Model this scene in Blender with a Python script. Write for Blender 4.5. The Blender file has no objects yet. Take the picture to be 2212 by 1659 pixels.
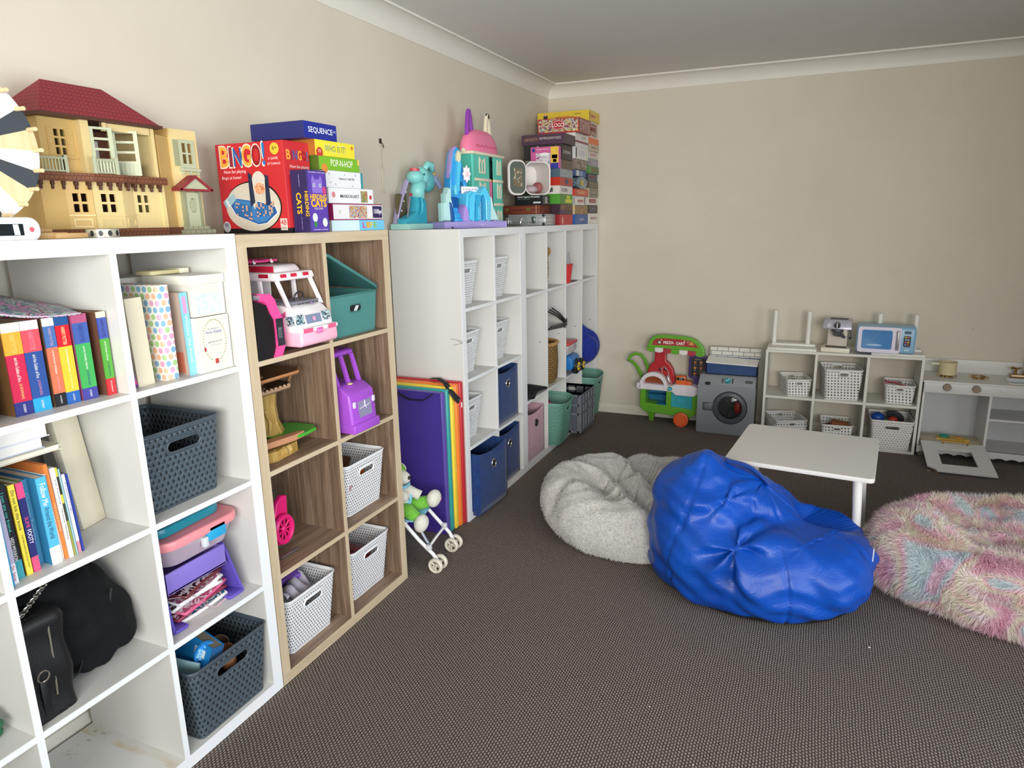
import bpy, bmesh, math, random
import numpy as np
from mathutils import Vector, Matrix, noise
PI = math.pi
SC = bpy.context.scene
COL = SC.collection

# ---------------------------------------------------------------- camera
cam = bpy.data.cameras.new('camera'); camo = bpy.data.objects.new('camera', cam); COL.objects.link(camo)
YAW, PITCH, ROLL = -0.4156, 0.2335, -0.0182
_f = Vector((math.sin(YAW)*math.cos(PITCH), math.cos(YAW)*math.cos(PITCH), -math.sin(PITCH)))
_r = Vector((math.cos(YAW), -math.sin(YAW), 0)); _u = _r.cross(_f)
_r2 = math.cos(ROLL)*_r + math.sin(ROLL)*_u; _u2 = -math.sin(ROLL)*_r + math.cos(ROLL)*_u
_m = Matrix((_r2, _u2, -_f)).transposed().to_4x4(); _m.translation = Vector((1.9313, -1.5163, 1.4969))
camo.matrix_world = _m
cam.sensor_fit = 'HORIZONTAL'; cam.sensor_width = 36.0; cam.lens = 36.0*1486.56/2212; cam.clip_start = 0.02
SC.camera = camo

# ---------------------------------------------------------------- light
SC.view_settings.view_transform = 'Standard'; SC.view_settings.look = 'None'
SC.view_settings.gamma = 1.0; SC.view_settings.use_curve_mapping = False
SC.view_settings.exposure = -0.10
wd = bpy.data.worlds.new('sky'); SC.world = wd; wd.use_nodes = True
_nt = wd.node_tree; _bg = _nt.nodes['Background']
_sky = _nt.nodes.new('ShaderNodeTexSky'); _sky.sky_type = 'NISHITA'; _sky.sun_disc = False
_sky.sun_elevation = math.radians(50); _sky.sun_rotation = math.radians(200)
_nt.links.new(_sky.outputs[0], _bg.inputs[0]); _bg.inputs[1].default_value = 0.15

def area_light(name, loc, look, sx, sy, power, color, spread=180):
    l = bpy.data.lights.new(name, 'AREA'); l.shape = 'RECTANGLE'; l.size = sx; l.size_y = sy
    l.energy = power; l.color = color; l.spread = math.radians(spread)
    o = bpy.data.objects.new(name, l); COL.objects.link(o); o.location = loc
    o.rotation_euler = (Vector(look)).to_track_quat('-Z', 'Y').to_euler()
    return o
# daylight coming in through the glazed door and the windows behind the camera
area_light('daylight_door', (4.28, -0.75, 1.08), (-1, .0, 0), 2.7, 2.0, 74, (0.86, 0.93, 1.0), 150)
area_light('daylight_window', (2.55, -3.22, 1.55), (-.50, 1, -.02), 2.6, 1.2, 62, (1.0, 0.95, 0.88), 84)

# ---------------------------------------------------------------- materials
def lin(c):
    if isinstance(c, str):
        c = [int(c[i:i+2], 16)/255 for i in (0, 2, 4)]
    return tuple((x/12.92 if x <= .04045 else ((x+.055)/1.055)**2.4) for x in c[:3]) + (1.0,)
_mc = {}
class NT:
    """small helper to write node maths"""
    def __init__(s, m):
        s.m = m; s.t = m.node_tree; s.n = s.t.nodes; s.b = s.n['Principled BSDF']
    def node(s, kind, **kw):
        x = s.n.new(kind)
        for k, v in kw.items(): setattr(x, k, v)
        return x
    def put(s, sock, v):
        if isinstance(v, bpy.types.NodeSocket): s.t.links.new(v, sock)
        elif v is not None: sock.default_value = v
    def math(s, op, a, b=None, c=None, clamp=False):
        x = s.node('ShaderNodeMath', operation=op); x.use_clamp = clamp
        s.put(x.inputs[0], a)
        if b is not None: s.put(x.inputs[1], b)
        if c is not None: s.put(x.inputs[2], c)
        return x.outputs[0]
    def coord(s, kind='Object'):
        x = s.node('ShaderNodeTexCoord'); return x.outputs[kind]
    def sep(s, v):
        x = s.node('ShaderNodeSeparateXYZ'); s.put(x.inputs[0], v); return x.outputs
    def comb(s, a, b, c):
        x = s.node('ShaderNodeCombineXYZ')
        for i, q in enumerate((a, b, c)): s.put(x.inputs[i], q)
        return x.outputs[0]
    def noise(s, v, scale, detail=3, rough=.55, dist=0, out='Fac'):
        x = s.node('ShaderNodeTexNoise'); s.put(x.inputs['Vector'], v); x.inputs['Scale'].default_value = scale
        x.inputs['Detail'].default_value = detail; x.inputs['Roughness'].default_value = rough
        x.inputs['Distortion'].default_value = dist
        return x.outputs[out]
    def mapping(s, v, scale=(1, 1, 1), rot=(0, 0, 0), loc=(0, 0, 0)):
        x = s.node('ShaderNodeMapping'); s.put(x.inputs[0], v)
        x.inputs['Scale'].default_value = scale; x.inputs['Rotation'].default_value = rot; x.inputs['Location'].default_value = loc
        return x.outputs[0]
    def ramp(s, f, stops, mode='LINEAR'):
        x = s.node('ShaderNodeValToRGB'); s.put(x.inputs[0], f); r = x.color_ramp; r.interpolation = mode
        while len(r.elements) < len(stops): r.elements.new(.5)
        for e, (p, c) in zip(r.elements, stops):
            e.position = p; e.color = lin(c) if not isinstance(c, (int, float)) else (c, c, c, 1)
        return x.outputs[0]
    def mix(s, f, a, b, mode='MIX'):
        x = s.node('ShaderNodeMix', data_type='RGBA', blend_type=mode)
        s.put(x.inputs[0], f); s.put(x.inputs[6], lin(a) if isinstance(a, str) else a); s.put(x.inputs[7], lin(b) if isinstance(b, str) else b)
        return x.outputs[2]
    def bump(s, h, strength=.5, dist=.002):
        x = s.node('ShaderNodeBump'); x.inputs['Strength'].default_value = strength
        x.inputs['Distance'].default_value = dist; s.put(x.inputs['Height'], h)
        s.t.links.new(x.outputs[0], s.b.inputs['Normal'])
    def color(s, c): s.put(s.b.inputs['Base Color'], c)
def newmat(name, rough=.5, metal=0.0, spec=.5):
    m = bpy.data.materials.new(name); m.use_nodes = True; k = NT(m)
    k.b.inputs['Roughness'].default_value = rough; k.b.inputs['Metallic'].default_value = metal
    k.b.inputs['Specular IOR Level'].default_value = spec
    return m, k
def P(c, rough=.45, metal=0.0, spec=.5, var=.03, grain=0.0, gs=300, trans=0.0, alpha=1.0, sheen=0.0, emit=0.0):
    """plain paint/plastic/cloth with faint procedural variation"""
    key = (c, rough, metal, spec, var, grain, gs, trans, alpha, sheen, emit)
    if key in _mc: return _mc[key]
    m, k = newmat('mat_'+str(c), rough, metal, spec)
    v = k.coord()
    n = k.noise(v, 9, 2)
    h = k.node('ShaderNodeHueSaturation'); h.inputs['Color'].default_value = lin(c)
    mr = k.node('ShaderNodeMapRange'); k.put(mr.inputs[0], n); mr.inputs[1].default_value = .3; mr.inputs[2].default_value = .7
    mr.inputs[3].default_value = 1-var; mr.inputs[4].default_value = 1+var
    k.put(h.inputs['Value'], mr.outputs[0]); k.color(h.outputs[0])
    if grain: k.bump(k.noise(v, gs, 2), grain, .002)
    if trans: k.b.inputs['Transmission Weight'].default_value = trans
    if alpha < 1: k.b.inputs['Alpha'].default_value = alpha
    if sheen: k.b.inputs['Sheen Weight'].default_value = sheen
    if emit:
        k.b.inputs['Emission Color'].default_value = lin(c); k.b.inputs['Emission Strength'].default_value = emit
    _mc[key] = m; return m
def cloth(c, c2=None, scale=60, rough=.85):
    key = ('cl', c, c2, scale)
    if key in _mc: return _mc[key]
    m, k = newmat('cloth_'+c, rough, 0, .25); v = k.coord()
    n = k.noise(v, scale, 5, .7)
    k.color(k.ramp(n, [(.3, c2 or c), (.7, c)])); k.b.inputs['Sheen Weight'].default_value = .15 if sum(lin(c)[:3]) > .1 else 0
    w = k.noise(v, scale*12, 2); k.bump(w, .35, .001)
    _mc[key] = m; return m

# ---------------------------------------------------------------- mesh builder
_txt = {}
class G:
    def __init__(s):
        s.V = []; s.F = []; s.I = []; s.mats = []; s.M = Matrix.Identity(4)
    def mi(s, m):
        if m not in s.mats: s.mats.append(m)
        return s.mats.index(m)
    def add(s, vs, fs, m):
        o = len(s.V); k = s.mi(m); M = s.M
        s.V += [tuple(M @ Vector(v)) for v in vs]
        for f in fs: s.F.append([i+o for i in f]); s.I.append(k)
    def addbm(s, bm, m, T=None):
        bm.verts.ensure_lookup_table()
        for i, v in enumerate(bm.verts): v.index = i
        vs = [(T @ v.co) if T else v.co.copy() for v in bm.verts]
        s.add(vs, [[v.index for v in f.verts] for f in bm.faces], m); bm.free()
    def box(s, x0, x1, y0, y1, z0, z1, m, r=0, seg=2):
        if not r:
            s.add([(x, y, z) for x in (x0, x1) for y in (y0, y1) for z in (z0, z1)],
                  [(0, 1, 3, 2), (4, 6, 7, 5), (0, 4, 5, 1), (2, 3, 7, 6), (0, 2, 6, 4), (1, 5, 7, 3)], m); return
        bm = bmesh.new(); bmesh.ops.create_cube(bm, size=1)
        for v in bm.verts: v.co = Vector(((x0+x1)/2+v.co.x*(x1-x0), (y0+y1)/2+v.co.y*(y1-y0), (z0+z1)/2+v.co.z*(z1-z0)))
        r = min(r, .49*min(abs(x1-x0), abs(y1-y0), abs(z1-z0)))
        bmesh.ops.bevel(bm, geom=bm.edges[:], offset=r, segments=seg, profile=.5, affect='EDGES')
        s.addbm(bm, m)
    def hexa(s, p, m, r=0):
        """8 corner points: bottom 4 (ccw) then top 4"""
        fs = [(3, 2, 1, 0), (4, 5, 6, 7), (0, 1, 5, 4), (1, 2, 6, 5), (2, 3, 7, 6), (3, 0, 4, 7)]
        if not r: s.add(p, fs, m); return
        bm = bmesh.new(); vs = [bm.verts.new(q) for q in p]
        for f in fs: bm.faces.new([vs[i] for i in f])
        bmesh.ops.bevel(bm, geom=bm.edges[:], offset=r, segments=2, profile=.5, affect='EDGES'); s.addbm(bm, m)
    def tube(s, pts, r, m, n=8, closed=False, flat=None):
        pts = [Vector(p) for p in pts]; N = len(pts); rr = r if isinstance(r, (list, tuple)) else [r]*N
        vs = []; fs = []; up = Vector((0, 0, 1)); prev = None
        for i, p in enumerate(pts):
            if closed: t = pts[(i+1) % N]-pts[i-1]
            else: t = pts[min(i+1, N-1)]-pts[max(i-1, 0)]
            if t.length < 1e-9: t = Vector((0, 0, 1))
            t.normalize()
            if prev is None:
                a = t.cross(up if abs(t.z) < .95 else Vector((1, 0, 0))).normalized()
            else:
                a = (prev-t*prev.dot(t)); a = a.normalized() if a.length > 1e-6 else t.orthogonal().normalized()
            prev = a; b = t.cross(a)
            for j in range(n):
                w = 2*PI*j/n; ka, kb = (1, 1) if flat is None else flat
                vs.append(p+(a*math.cos(w)*ka+b*math.sin(w)*kb)*rr[i])
        for i in range(N if closed else N-1):
            for j in range(n):
                fs.append((i*n+j, i*n+(j+1) % n, ((i+1) % N)*n+(j+1) % n, ((i+1) % N)*n+j))
        if not closed: fs += [tuple(range(n))[::-1], tuple(range((N-1)*n, N*n))]
        s.add(vs, fs, m)
    def cyl(s, p0, p1, r0, m, r1=None, n=20):
        s.tube([p0, p1], [r0, r0 if r1 is None else r1], m, n)
    def lathe(s, prof, m, n=28, T=None, cap=True):
        vs = []; fs = []; K = len(prof)
        for i in range(n):
            w = 2*PI*i/n
            for r, z in prof: vs.append(Vector((r*math.cos(w), r*math.sin(w), z)))
        for i in range(n):
            for j in range(K-1):
                a = i*K+j; b = ((i+1) % n)*K+j; fs.append((a, b, b+1, a+1))
        if cap:
            fs.append([i*K for i in range(n)][::-1]); fs.append([i*K+K-1 for i in range(n)])
        if T: vs = [T @ v for v in vs]
        s.add(vs, fs, m)
    def ell(s, c, r, m, n=20, T=None):
        prof = []; vs = []; fs = []; h = n//2
        for i in range(h+1):
            a = PI*i/h
            for j in range(n):
                w = 2*PI*j/n; vs.append(Vector((math.sin(a)*math.cos(w)*r[0], math.sin(a)*math.sin(w)*r[1], math.cos(a)*r[2])))
        for i in range(h):
            for j in range(n):
                fs.append((i*n+j, (i+1)*n+j, (i+1)*n+(j+1) % n, i*n+(j+1) % n))
        vs = [(T @ v if T else v)+Vector(c) for v in vs]
        s.add(vs, fs, m)
    def grid(s, fn, nu, nv, m, cu=False, cv=False):
        vs = [fn(i/(nu if cu else nu-1), j/(nv if cv else nv-1)) for i in range(nu) for j in range(nv)]
        fs = [(i*nv+j, ((i+1) % nu)*nv+j, ((i+1) % nu)*nv+(j+1) % nv, i*nv+(j+1) % nv)
              for i in range(nu if cu else nu-1) for j in range(nv if cv else nv-1)]
        s.add(vs, fs, m)
    def curvefill(s, polys, t, m, T=None, bev=0.0):
        """flat shape with holes, thickness t along local z (0..t)"""
        c = bpy.data.curves.new('c', 'CURVE'); c.dimensions = '2D'; c.fill_mode = 'BOTH'
        c.extrude = t/2-bev; c.bevel_depth = bev; c.bevel_resolution = 1
        for po in polys:
            sp = c.splines.new('POLY'); sp.points.add(len(po)-1); sp.use_cyclic_u = True
            for i, q in enumerate(po): sp.points[i].co = (q[0], q[1], 0, 1)
        o = bpy.data.objects.new('c', c); me = o.to_mesh()
        X = Matrix.Translation((0, 0, t/2)); X = (T @ X) if T else X
        s.add([X @ v.co for v in me.vertices], [list(p.vertices) for p in me.polygons], m)
        o.to_mesh_clear(); bpy.data.objects.remove(o); bpy.data.curves.remove(c)
    def prism(s, poly, t, m, T=None):
        n = len(poly); vs = [(a, b, 0) for a, b in poly]+[(a, b, t) for a, b in poly]
        fs = [list(range(n))[::-1], list(range(n, 2*n))]+[(i, (i+1) % n, n+(i+1) % n, n+i) for i in range(n)]
        s.add([(T @ Vector(v)) if T else v for v in vs], fs, m)
    def text(s, body, o, xd, yd, w, m, h=None, t=.0009, shear=0, bold=0.0):
        """lettering lying in the plane spanned by xd, yd; o = lower left corner; w = width; h = height"""
        key = (body, shear, bold)
        if key not in _txt:
            c = bpy.data.curves.new('t', 'FONT'); c.body = body; c.resolution_u = 4 if len(body) < 7 else 2; c.offset = bold; c.shear = shear
            ob = bpy.data.objects.new('t', c); me = ob.to_mesh()
            vs = np.array([v.co[:] for v in me.vertices]).reshape(-1, 3); fs = [list(p.vertices) for p in me.polygons]
            ob.to_mesh_clear(); bpy.data.objects.remove(ob); bpy.data.curves.remove(c)
            if len(vs):
                vs[:, :2] -= vs[:, :2].min(0)
            _txt[key] = (vs, fs)
        vs, fs = _txt[key]
        if not len(vs): return
        W_, H_ = vs[:, 0].max(), vs[:, 1].max(); sx = w/W_; sy = h/H_ if h else sx
        o = Vector(o); xd = Vector(xd).normalized(); yd = Vector(yd).normalized(); nd = xd.cross(yd)*t
        s.add([o+xd*(v[0]*sx)+yd*(v[1]*sy)+nd for v in vs], fs, m)
    def quad(s, o, a, b, m, off=.0004):
        o = Vector(o); a = Vector(a); b = Vector(b); n = a.cross(b).normalized()*off
        s.add([o+n, o+a+n, o+a+b+n, o+b+n], [(0, 1, 2, 3)], m)
    def disc(s, o, a, b, m, off=.0005, n=24):
        o = Vector(o); a = Vector(a); b = Vector(b); nn = a.cross(b).normalized()*off
        s.add([o+nn+a*math.cos(2*PI*i/n)+b*math.sin(2*PI*i/n) for i in range(n)], [list(range(n))], m)
    def build(s, name, parent=None, smooth=32, loc=None, rot=None):
        me = bpy.data.meshes.new(name); me.from_pydata(s.V, [], s.F)
        for m in s.mats: me.materials.append(m)
        me.polygons.foreach_set('material_index', s.I)
        me.update()
        bm = bmesh.new(); bm.from_mesh(me); bmesh.ops.recalc_face_normals(bm, faces=bm.faces[:]) if smooth != 'keep' else None
        bm.to_mesh(me); bm.free()
        if smooth == 'keep': smooth = 60
        if smooth: me.shade_smooth(); me.set_sharp_from_angle(angle=math.radians(smooth))
        o = bpy.data.objects.new(name, me); COL.objects.link(o)
        if parent: o.parent = parent
        if loc: o.location = loc
        if rot: o.rotation_euler = rot
        return o
def tag(o, label, cat, group=None, kind=None):
    if label: o['label'] = label
    if cat: o['category'] = cat
    if group: o['group'] = group
    if kind: o['kind'] = kind
    return o
def thing(name, label, cat, loc=(0, 0, 0), rotz=0, group=None, rot=None):
    o = bpy.data.objects.new(name, None); o.empty_display_size = .05; COL.objects.link(o)
    o.location = loc; o.rotation_euler = rot or (0, 0, rotz)
    return tag(o, label, cat, group)
def struct(o): o['kind'] = 'structure'; return o
def dup(root, loc, rotz=None, label=None, group=None, scale=None, rot=None):
    r = root.copy(); COL.objects.link(r); r.location = loc
    if rotz is not None: r.rotation_euler = (0, 0, rotz)
    if rot is not None: r.rotation_euler = rot
    if scale: r.scale = scale
    if label: r['label'] = label
    if group: r['group'] = group
    for ch in list(root.children):
        c = ch.copy(); COL.objects.link(c); c.parent = r
        for g in ch.children:
            d = g.copy(); COL.objects.link(d); d.parent = c
    return r
def stadium(w, h, n=8, c=(0, 0)):
    r = h/2; a = []
    for i in range(n+1): t = -PI/2+PI*i/n; a.append((c[0]+w/2-r+r*math.cos(t), c[1]+r*math.sin(t)))
    for i in range(n+1): t = PI/2+PI*i/n; a.append((c[0]-w/2+r+r*math.cos(t), c[1]+r*math.sin(t)))
    return a
def rrect(w, h, r, n=5, c=(0, 0)):
    a = []
    for k, (sx, sy) in enumerate(((1, -1), (1, 1), (-1, 1), (-1, -1))):
        for i in range(n+1):
            t = -PI/2+k*PI/2+PI/2*i/n
            a.append((c[0]+sx*(w/2-r)+r*math.cos(t), c[1]+sy*(h/2-r)+r*math.sin(t)))
    return a
def frame(o, xd, yd):
    """matrix whose local x,y run along xd,yd"""
    xd = Vector(xd).normalized(); yd = Vector(yd).normalized(); zd = xd.cross(yd)
    M = Matrix((xd, yd, zd)).transposed().to_4x4(); M.translation = Vector(o); return M
# smooth implicit shapes (numpy) seen from an inner point
def s_ell(p, c, r):
    q = (p-np.array(c))/np.array(r); k = np.linalg.norm(q, axis=-1); return (k-1)*min(r)
def smin(a, b, k):
    h = np.clip(.5+.5*(b-a)/k, 0, 1); return b+(a-b)*h-k*h*(1-h)
def smax(a, b, k): return -smin(-a, -b, k)
def star(c, fn, nu=140, nv=100, rmax=1.0, steps=90, zmin=0.004, disp=None):
    """closed surface found by marching from outside towards c"""
    c = np.array(c); th = 2*PI*np.arange(nu)/nu; ph = PI*(np.arange(nv)+.5)/nv
    T_, P_ = np.meshgrid(th, ph, indexing='ij')
    D = np.stack([np.sin(P_)*np.cos(T_), np.sin(P_)*np.sin(T_), np.cos(P_)], -1)
    lo = np.zeros(T_.shape); hi = np.full(T_.shape, rmax); found = np.zeros(T_.shape, bool)
    rs = np.linspace(rmax, 0, steps)
    for k in range(1, steps):
        f = fn(c+D*rs[k]); ins = (f < 0) & ~found
        lo[ins] = rs[k]; hi[ins] = rs[k-1]; found |= ins
    for _ in range(12):
        mid = (lo+hi)/2; f = fn(c+D*mid[..., None]); i = f < 0
        lo = np.where(i, mid, lo); hi = np.where(i, hi, mid)
    pts = c+D*((lo+hi)/2)[..., None]
    pts[..., 2] = np.maximum(pts[..., 2], zmin)
    return pts
def star_mesh(g, pts, m):
    nu, nv, _ = pts.shape
    vs = [tuple(q) for q in pts.reshape(-1, 3)]
    fs = [(i*nv+j, i*nv+j+1, ((i+1) % nu)*nv+j+1, ((i+1) % nu)*nv+j) for i in range(nu) for j in range(nv-1)]
    fs.append([i*nv for i in range(nu)]); fs.append([i*nv+nv-1 for i in range(nu)][::-1])
    g.add(vs, fs, m)
# ---------------------------------------------------------------- room
YB = 3.6236; ZC = 2.459; XR = 4.30; YF = -3.25
def wall_mat():
    m, k = newmat('wall_paint', .62, 0, .3); v = k.coord()
    n = k.noise(v, 1.3, 4, .6); c = k.ramp(n, [(.3, 'cfc7b8'), (.7, 'd6cfc1')])
    sc = k.noise(k.mapping(v, (1, 1, 3)), 14, 5, .75)
    c = k.mix(k.ramp(sc, [(.66, 0.0), (.8, .35)]), c, 'c3b8a6')
    sp = k.noise(v, 42, 1, .4); c = k.mix(k.ramp(sp, [(.80, 0.0), (.82, .3)]), c, '8b8070')
    k.color(c); k.bump(k.noise(v, 220, 2), .12, .001); return m
def carpet_mat():
    m, k = newmat('carpet', .95, 0, .12); v = k.coord(); s_ = k.sep(v)
    wob = k.noise(v, 9, 2); x = k.math('ADD', s_[0], k.math('MULTIPLY', wob, .012)); y = s_[1]
    px, py = .0086, .0130
    u = k.math('DIVIDE', x, px); row = k.math('FLOOR', u)
    w = k.math('ADD', k.math('DIVIDE', y, py), k.math('MULTIPLY', k.math('MODULO', k.math('ABSOLUTE', row), 2.0), .5))
    fu = k.math('SUBTRACT', k.math('FRACT', u), .5); fv = k.math('SUBTRACT', k.math('FRACT', w), .5)
    fu2 = k.math('ADD', fu, k.math('MULTIPLY', fv, .22))
    d = k.math('ADD', k.math('POWER', k.math('MULTIPLY', fu2, 2.0), 2.0), k.math('POWER', k.math('MULTIPLY', fv, 1.85), 2.0))
    hgt = k.math('SUBTRACT', 1.0, d, clamp=True)
    fib = k.noise(v, 900, 3, .7); big = k.noise(v, 1.6, 3); sp = k.noise(v, 130, 2, .6)
    c = k.ramp(hgt, [(0.0, '1e1916'), (.30, '5c514b'), (.85, 'a99d95')])
    c = k.mix(k.math('MULTIPLY', fib, .35), c, '5b524d', 'MIX')
    c = k.mix(k.ramp(sp, [(.4, .0), (.75, .35)]), c, '9d948c')
    c = k.mix(k.ramp(big, [(.35, .0), (.7, .2)]), c, '6f6257')
    k.color(c); k.bump(k.math('ADD', hgt, k.math('MULTIPLY', fib, .3)), .8, .004); return m
WALL = wall_mat(); CARP = carpet_mat(); CEIL = P('dcdad6', .8, var=.01); TRIM = P('e0ddd5', .5, var=.015); BASE = P('d9d3c5', .45)
g = G(); g.box(-.15, XR+.15, YF-.15, YB+.15, -.12, 0, CARP); struct(g.build('floor'))
g = G(); g.box(-.15, XR+.15, YF-.15, YB+.15, ZC, ZC+.12, CEIL); struct(g.build('ceiling'))
g = G(); g.box(-.12, 0, YF-.12, YB+.12, -.01, ZC+.02, WALL); struct(g.build('wall_left'))
g = G(); g.box(0, XR+.1, YB, YB+.12, -.01, ZC+.02, WALL); struct(g.build('wall_back'))
def holed_wall(name, T, w, h, hole):
    g = G(); x0, x1, z0, z1 = hole
    for a in ((0, x0, 0, h), (x1, w, 0, h), (x0, x1, z1, h)) + (((x0, x1, 0, z0),) if z0 > 0.01 else ()):
        g.prism([(a[0], a[2]), (a[1], a[2]), (a[1], a[3]), (a[0], a[3])], .12, WALL, T)
    return struct(g.build(name))
# right wall with the glazed sliding door, front wall with a window; both are behind or beside the camera
holed_wall('wall_right', frame((XR, YF, 0), (0, 1, 0), (0, 0, 1)), YB-YF, ZC, (1.1, 3.9, 0, 2.12))
holed_wall('wall_front', frame((XR, YF, 0), (-1, 0, 0), (0, 0, 1)), XR, ZC, (.40, 3.1, .9, 2.2))
GLASS = bpy.data.materials.new('pane'); GLASS.use_nodes = True
_k = NT(GLASS); _t = _k.node('ShaderNodeBsdfTransparent'); _t.inputs[0].default_value = (.96, .98, .98, 1)
_gl = _k.node('ShaderNodeBsdfGlossy'); _gl.inputs['Roughness'].default_value = .02
_mx = _k.node('ShaderNodeMixShader'); _mx.inputs[0].default_value = .07
_k.t.links.new(_t.outputs[0], _mx.inputs[1]); _k.t.links.new(_gl.outputs[0], _mx.inputs[2])
_k.t.links.new(_mx.outputs[0], _k.n['Material Output'].inputs[0])
ALU = P('c9ccce', .35, .3)
def glazing(name, T, w, h, cols):
    g = G(); t = .05
    g.prism([(0, 0), (w, 0), (w, t), (0, t)], .05, ALU, T); g.prism([(0, h-t), (w, h-t), (w, h), (0, h)], .05, ALU, T)
    for i in range(cols+1):
        x = (w-t)*i/cols; g.prism([(x, t), (x+t, t), (x+t, h-t), (x, h-t)], .05, ALU, T)
    o = struct(g.build(name)); p = G(); p.prism([(t, t), (w-t, t), (w-t, h-t), (t, h-t)], .006, GLASS, T @ Matrix.Translation((0, 0, .02)))
    p.build('pane', o)
glazing('door_1', frame((XR+.05, YF+1.1, 0), (0, 1, 0), (0, 0, 1)), 2.8, 2.12, 2)
glazing('window_1', frame((XR-.40, YF-.03, .9), (-1, 0, 0), (0, 0, 1)), 2.7, 1.3, 3)
# cove cornices and skirting
def cove(name, a, b, inward, ax):
    z0 = 2.3697; r = .0885; g = G()
    prof = [(0, z0), (.004, z0)] + [(.004+(r-.008)*(1-math.cos(t)), z0+.004+(r-.012)*math.sin(t)) for t in [PI/2*i/8 for i in range(9)]]
    prof += [(r, z0+r-.010), (r+.006, z0+r-.010), (r+.006, ZC), (0, ZC)]
    vs = []; K = len(prof)
    for e, sgn in ((a, 1), (b, -1)):
        for p in prof:
            mit = p[0]*sgn
            if ax == 'y': vs.append((p[0], e+(mit if e != YB else -p[0]), p[1]))
            else: vs.append((e+(p[0] if e == 0 else 0), YB-p[0], p[1]))
    fs = [(i, (i+1) % K, K+(i+1) % K, K+i) for i in range(K)] + [list(range(K))[::-1], list(range(K, 2*K))]
    g.add(vs, fs, TRIM); struct(g.build(name, smooth=28))
cove('trim_1', YF, YB, 1, 'y'); cove('trim_2', 0, XR, 1, 'x')
def skirt(name, x0, x1, y0, y1, back):
    g = G(); h = .068; pr = [(0, 0), (.014, 0), (.014, h*.62), (.010, h*.7), (.010, h*.82), (.004, h), (0, h)]
    if back: g.prism(pr, x1-x0, BASE, frame((x0, YB, 0), (0, -1, 0), (0, 0, 1)) @ Matrix.Scale(-1, 4, (0, 0, 1)))
    else: g.prism(pr, y1-y0, BASE, frame((0, y1, 0), (1, 0, 0), (0, 0, 1)))
    struct(g.build(name))
skirt('baseboard_back', 0.02, XR, 0, 0, True); skirt('baseboard_left', 0, 0, YF, YB-.02, False)

# ---------------------------------------------------------------- cube shelves
def white_mat(name, c='d3d3d0'):
    m, k = newmat(name, .42, 0, .45); v = k.coord()
    sc = k.noise(k.mapping(v, (1, 1, 5), (.3, 0, 0)), 10, 6, .8)
    cc = k.mix(k.ramp(sc, [(.68, 0.0), (.8, .25)]), lin(c), 'b9b2a8')
    k.color(cc); k.bump(k.noise(v, 400, 1), .05, .001); return m
WHITE = white_mat('white_laminate'); WHITE2 = white_mat('white_laminate_edge', 'e8ebee')  # board white greyed below the edge white, interior shade put into the colour
def wood_mat(name, a, b, c, axis, sc=1.0, fine=1.0):
    m, k = newmat(name, .55, 0, .3); v = k.coord()
    s3 = [26*sc, 26*sc, 26*sc]; s3[axis] = 1.1*sc
    n = k.noise(k.mapping(v, s3), 1.0, 7, .72, .5); s4 = [130*fine, 130*fine, 130*fine]; s4[axis] = 4
    n2 = k.noise(k.mapping(v, s4), 1.0, 3, .6)
    f = k.math('ADD', k.math('MULTIPLY', n, .72), k.math('MULTIPLY', n2, .28))
    k.color(k.ramp(f, [(.34, a), (.5, b), (.64, c)])); k.bump(f, .15, .001); return m
OAKF = wood_mat('light_oak_edge_v', 'b5a285', 'c6b498', 'd0c0a6', 2, .7)
OAKH = wood_mat('light_oak_edge_h', 'b5a285', 'c6b498', 'd0c0a6', 1, .7)
OAKV = wood_mat('rustic_oak_upright', '4c3b30', '77614f', '9c8774', 2)
OAKS = wood_mat('rustic_oak_board', '6a5343', '8d7562', 'ab9580', 1)
def cube_shelf(name, label, loc, w, h, d, cols, rows_z, mats, bord=.038, th=.016, skip=()):
    """open backed cube shelf; y runs along its front, x=d is its front, every board has a thin edge band"""
    mv, ms, me, meh = mats; t = thing(name, label, 'shelf unit', loc)
    def board(nm, y0, y1, z0, z1, m, mE):
        b = G(); b.box(.0, d-.003, y0, y1, z0, z1, m); b.box(d-.003, d, y0, y1, z0, z1, mE); b.build(nm, t, smooth=0)
    board('top_board', 0, w, h-bord, h, ms, meh); board('bottom_board', 0, w, 0, bord, ms, meh)
    board('side_panel', 0, bord, bord, h-bord, mv, me); board('side_panel', w-bord, w, bord, h-bord, mv, me)
    cw = (w-2*bord-(cols-1)*th)/cols; ys = []
    zb = [bord]+[z+th for z in rows_z]; zt = list(rows_z)+[h-bord]
    for c in range(cols):
        y0 = bord+c*(cw+th); ys.append((y0, y0+cw))
        if c < cols-1: board('upright_divider', y0+cw, y0+cw+th, bord, h-bord, mv, me)
        for r, z in enumerate(rows_z):
            if (c, r) not in skip: board('shelf_board', y0, y0+cw, z, z+th, ms, meh)
    return t, ys, list(zip(zb, zt))
XF = .412
D_ = XF-.025; X0 = .025
AH = 1.474; pa = (AH-.076-.048)/4
A, Ay, Az = cube_shelf('cube_shelf', 'white four by four cube shelf full of books, nearest the camera', (X0, -1.472, 0), 1.47, AH, D_, 4,
    [.038+pa*(i+1)+.016*i for i in range(3)], (WHITE, WHITE, WHITE2, WHITE2))
Ay = [(a-1.472, b-1.472) for a, b in Ay][::-1]      # column 0 is the one beside the oak shelf
BY = .002
Bh = 1.47; pb = (Bh-.076-.048)/4
B, By, Bz = cube_shelf('cube_shelf', 'light oak two by four cube shelf with dark wood interior', (X0, BY, 0), .77, Bh, D_, 2,
    [.038+pb*(i+1)+.016*i for i in range(3)], (OAKV, OAKS, OAKF, OAKH), bord=.036)
By = [(a+BY, b+BY) for a, b in By]
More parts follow.
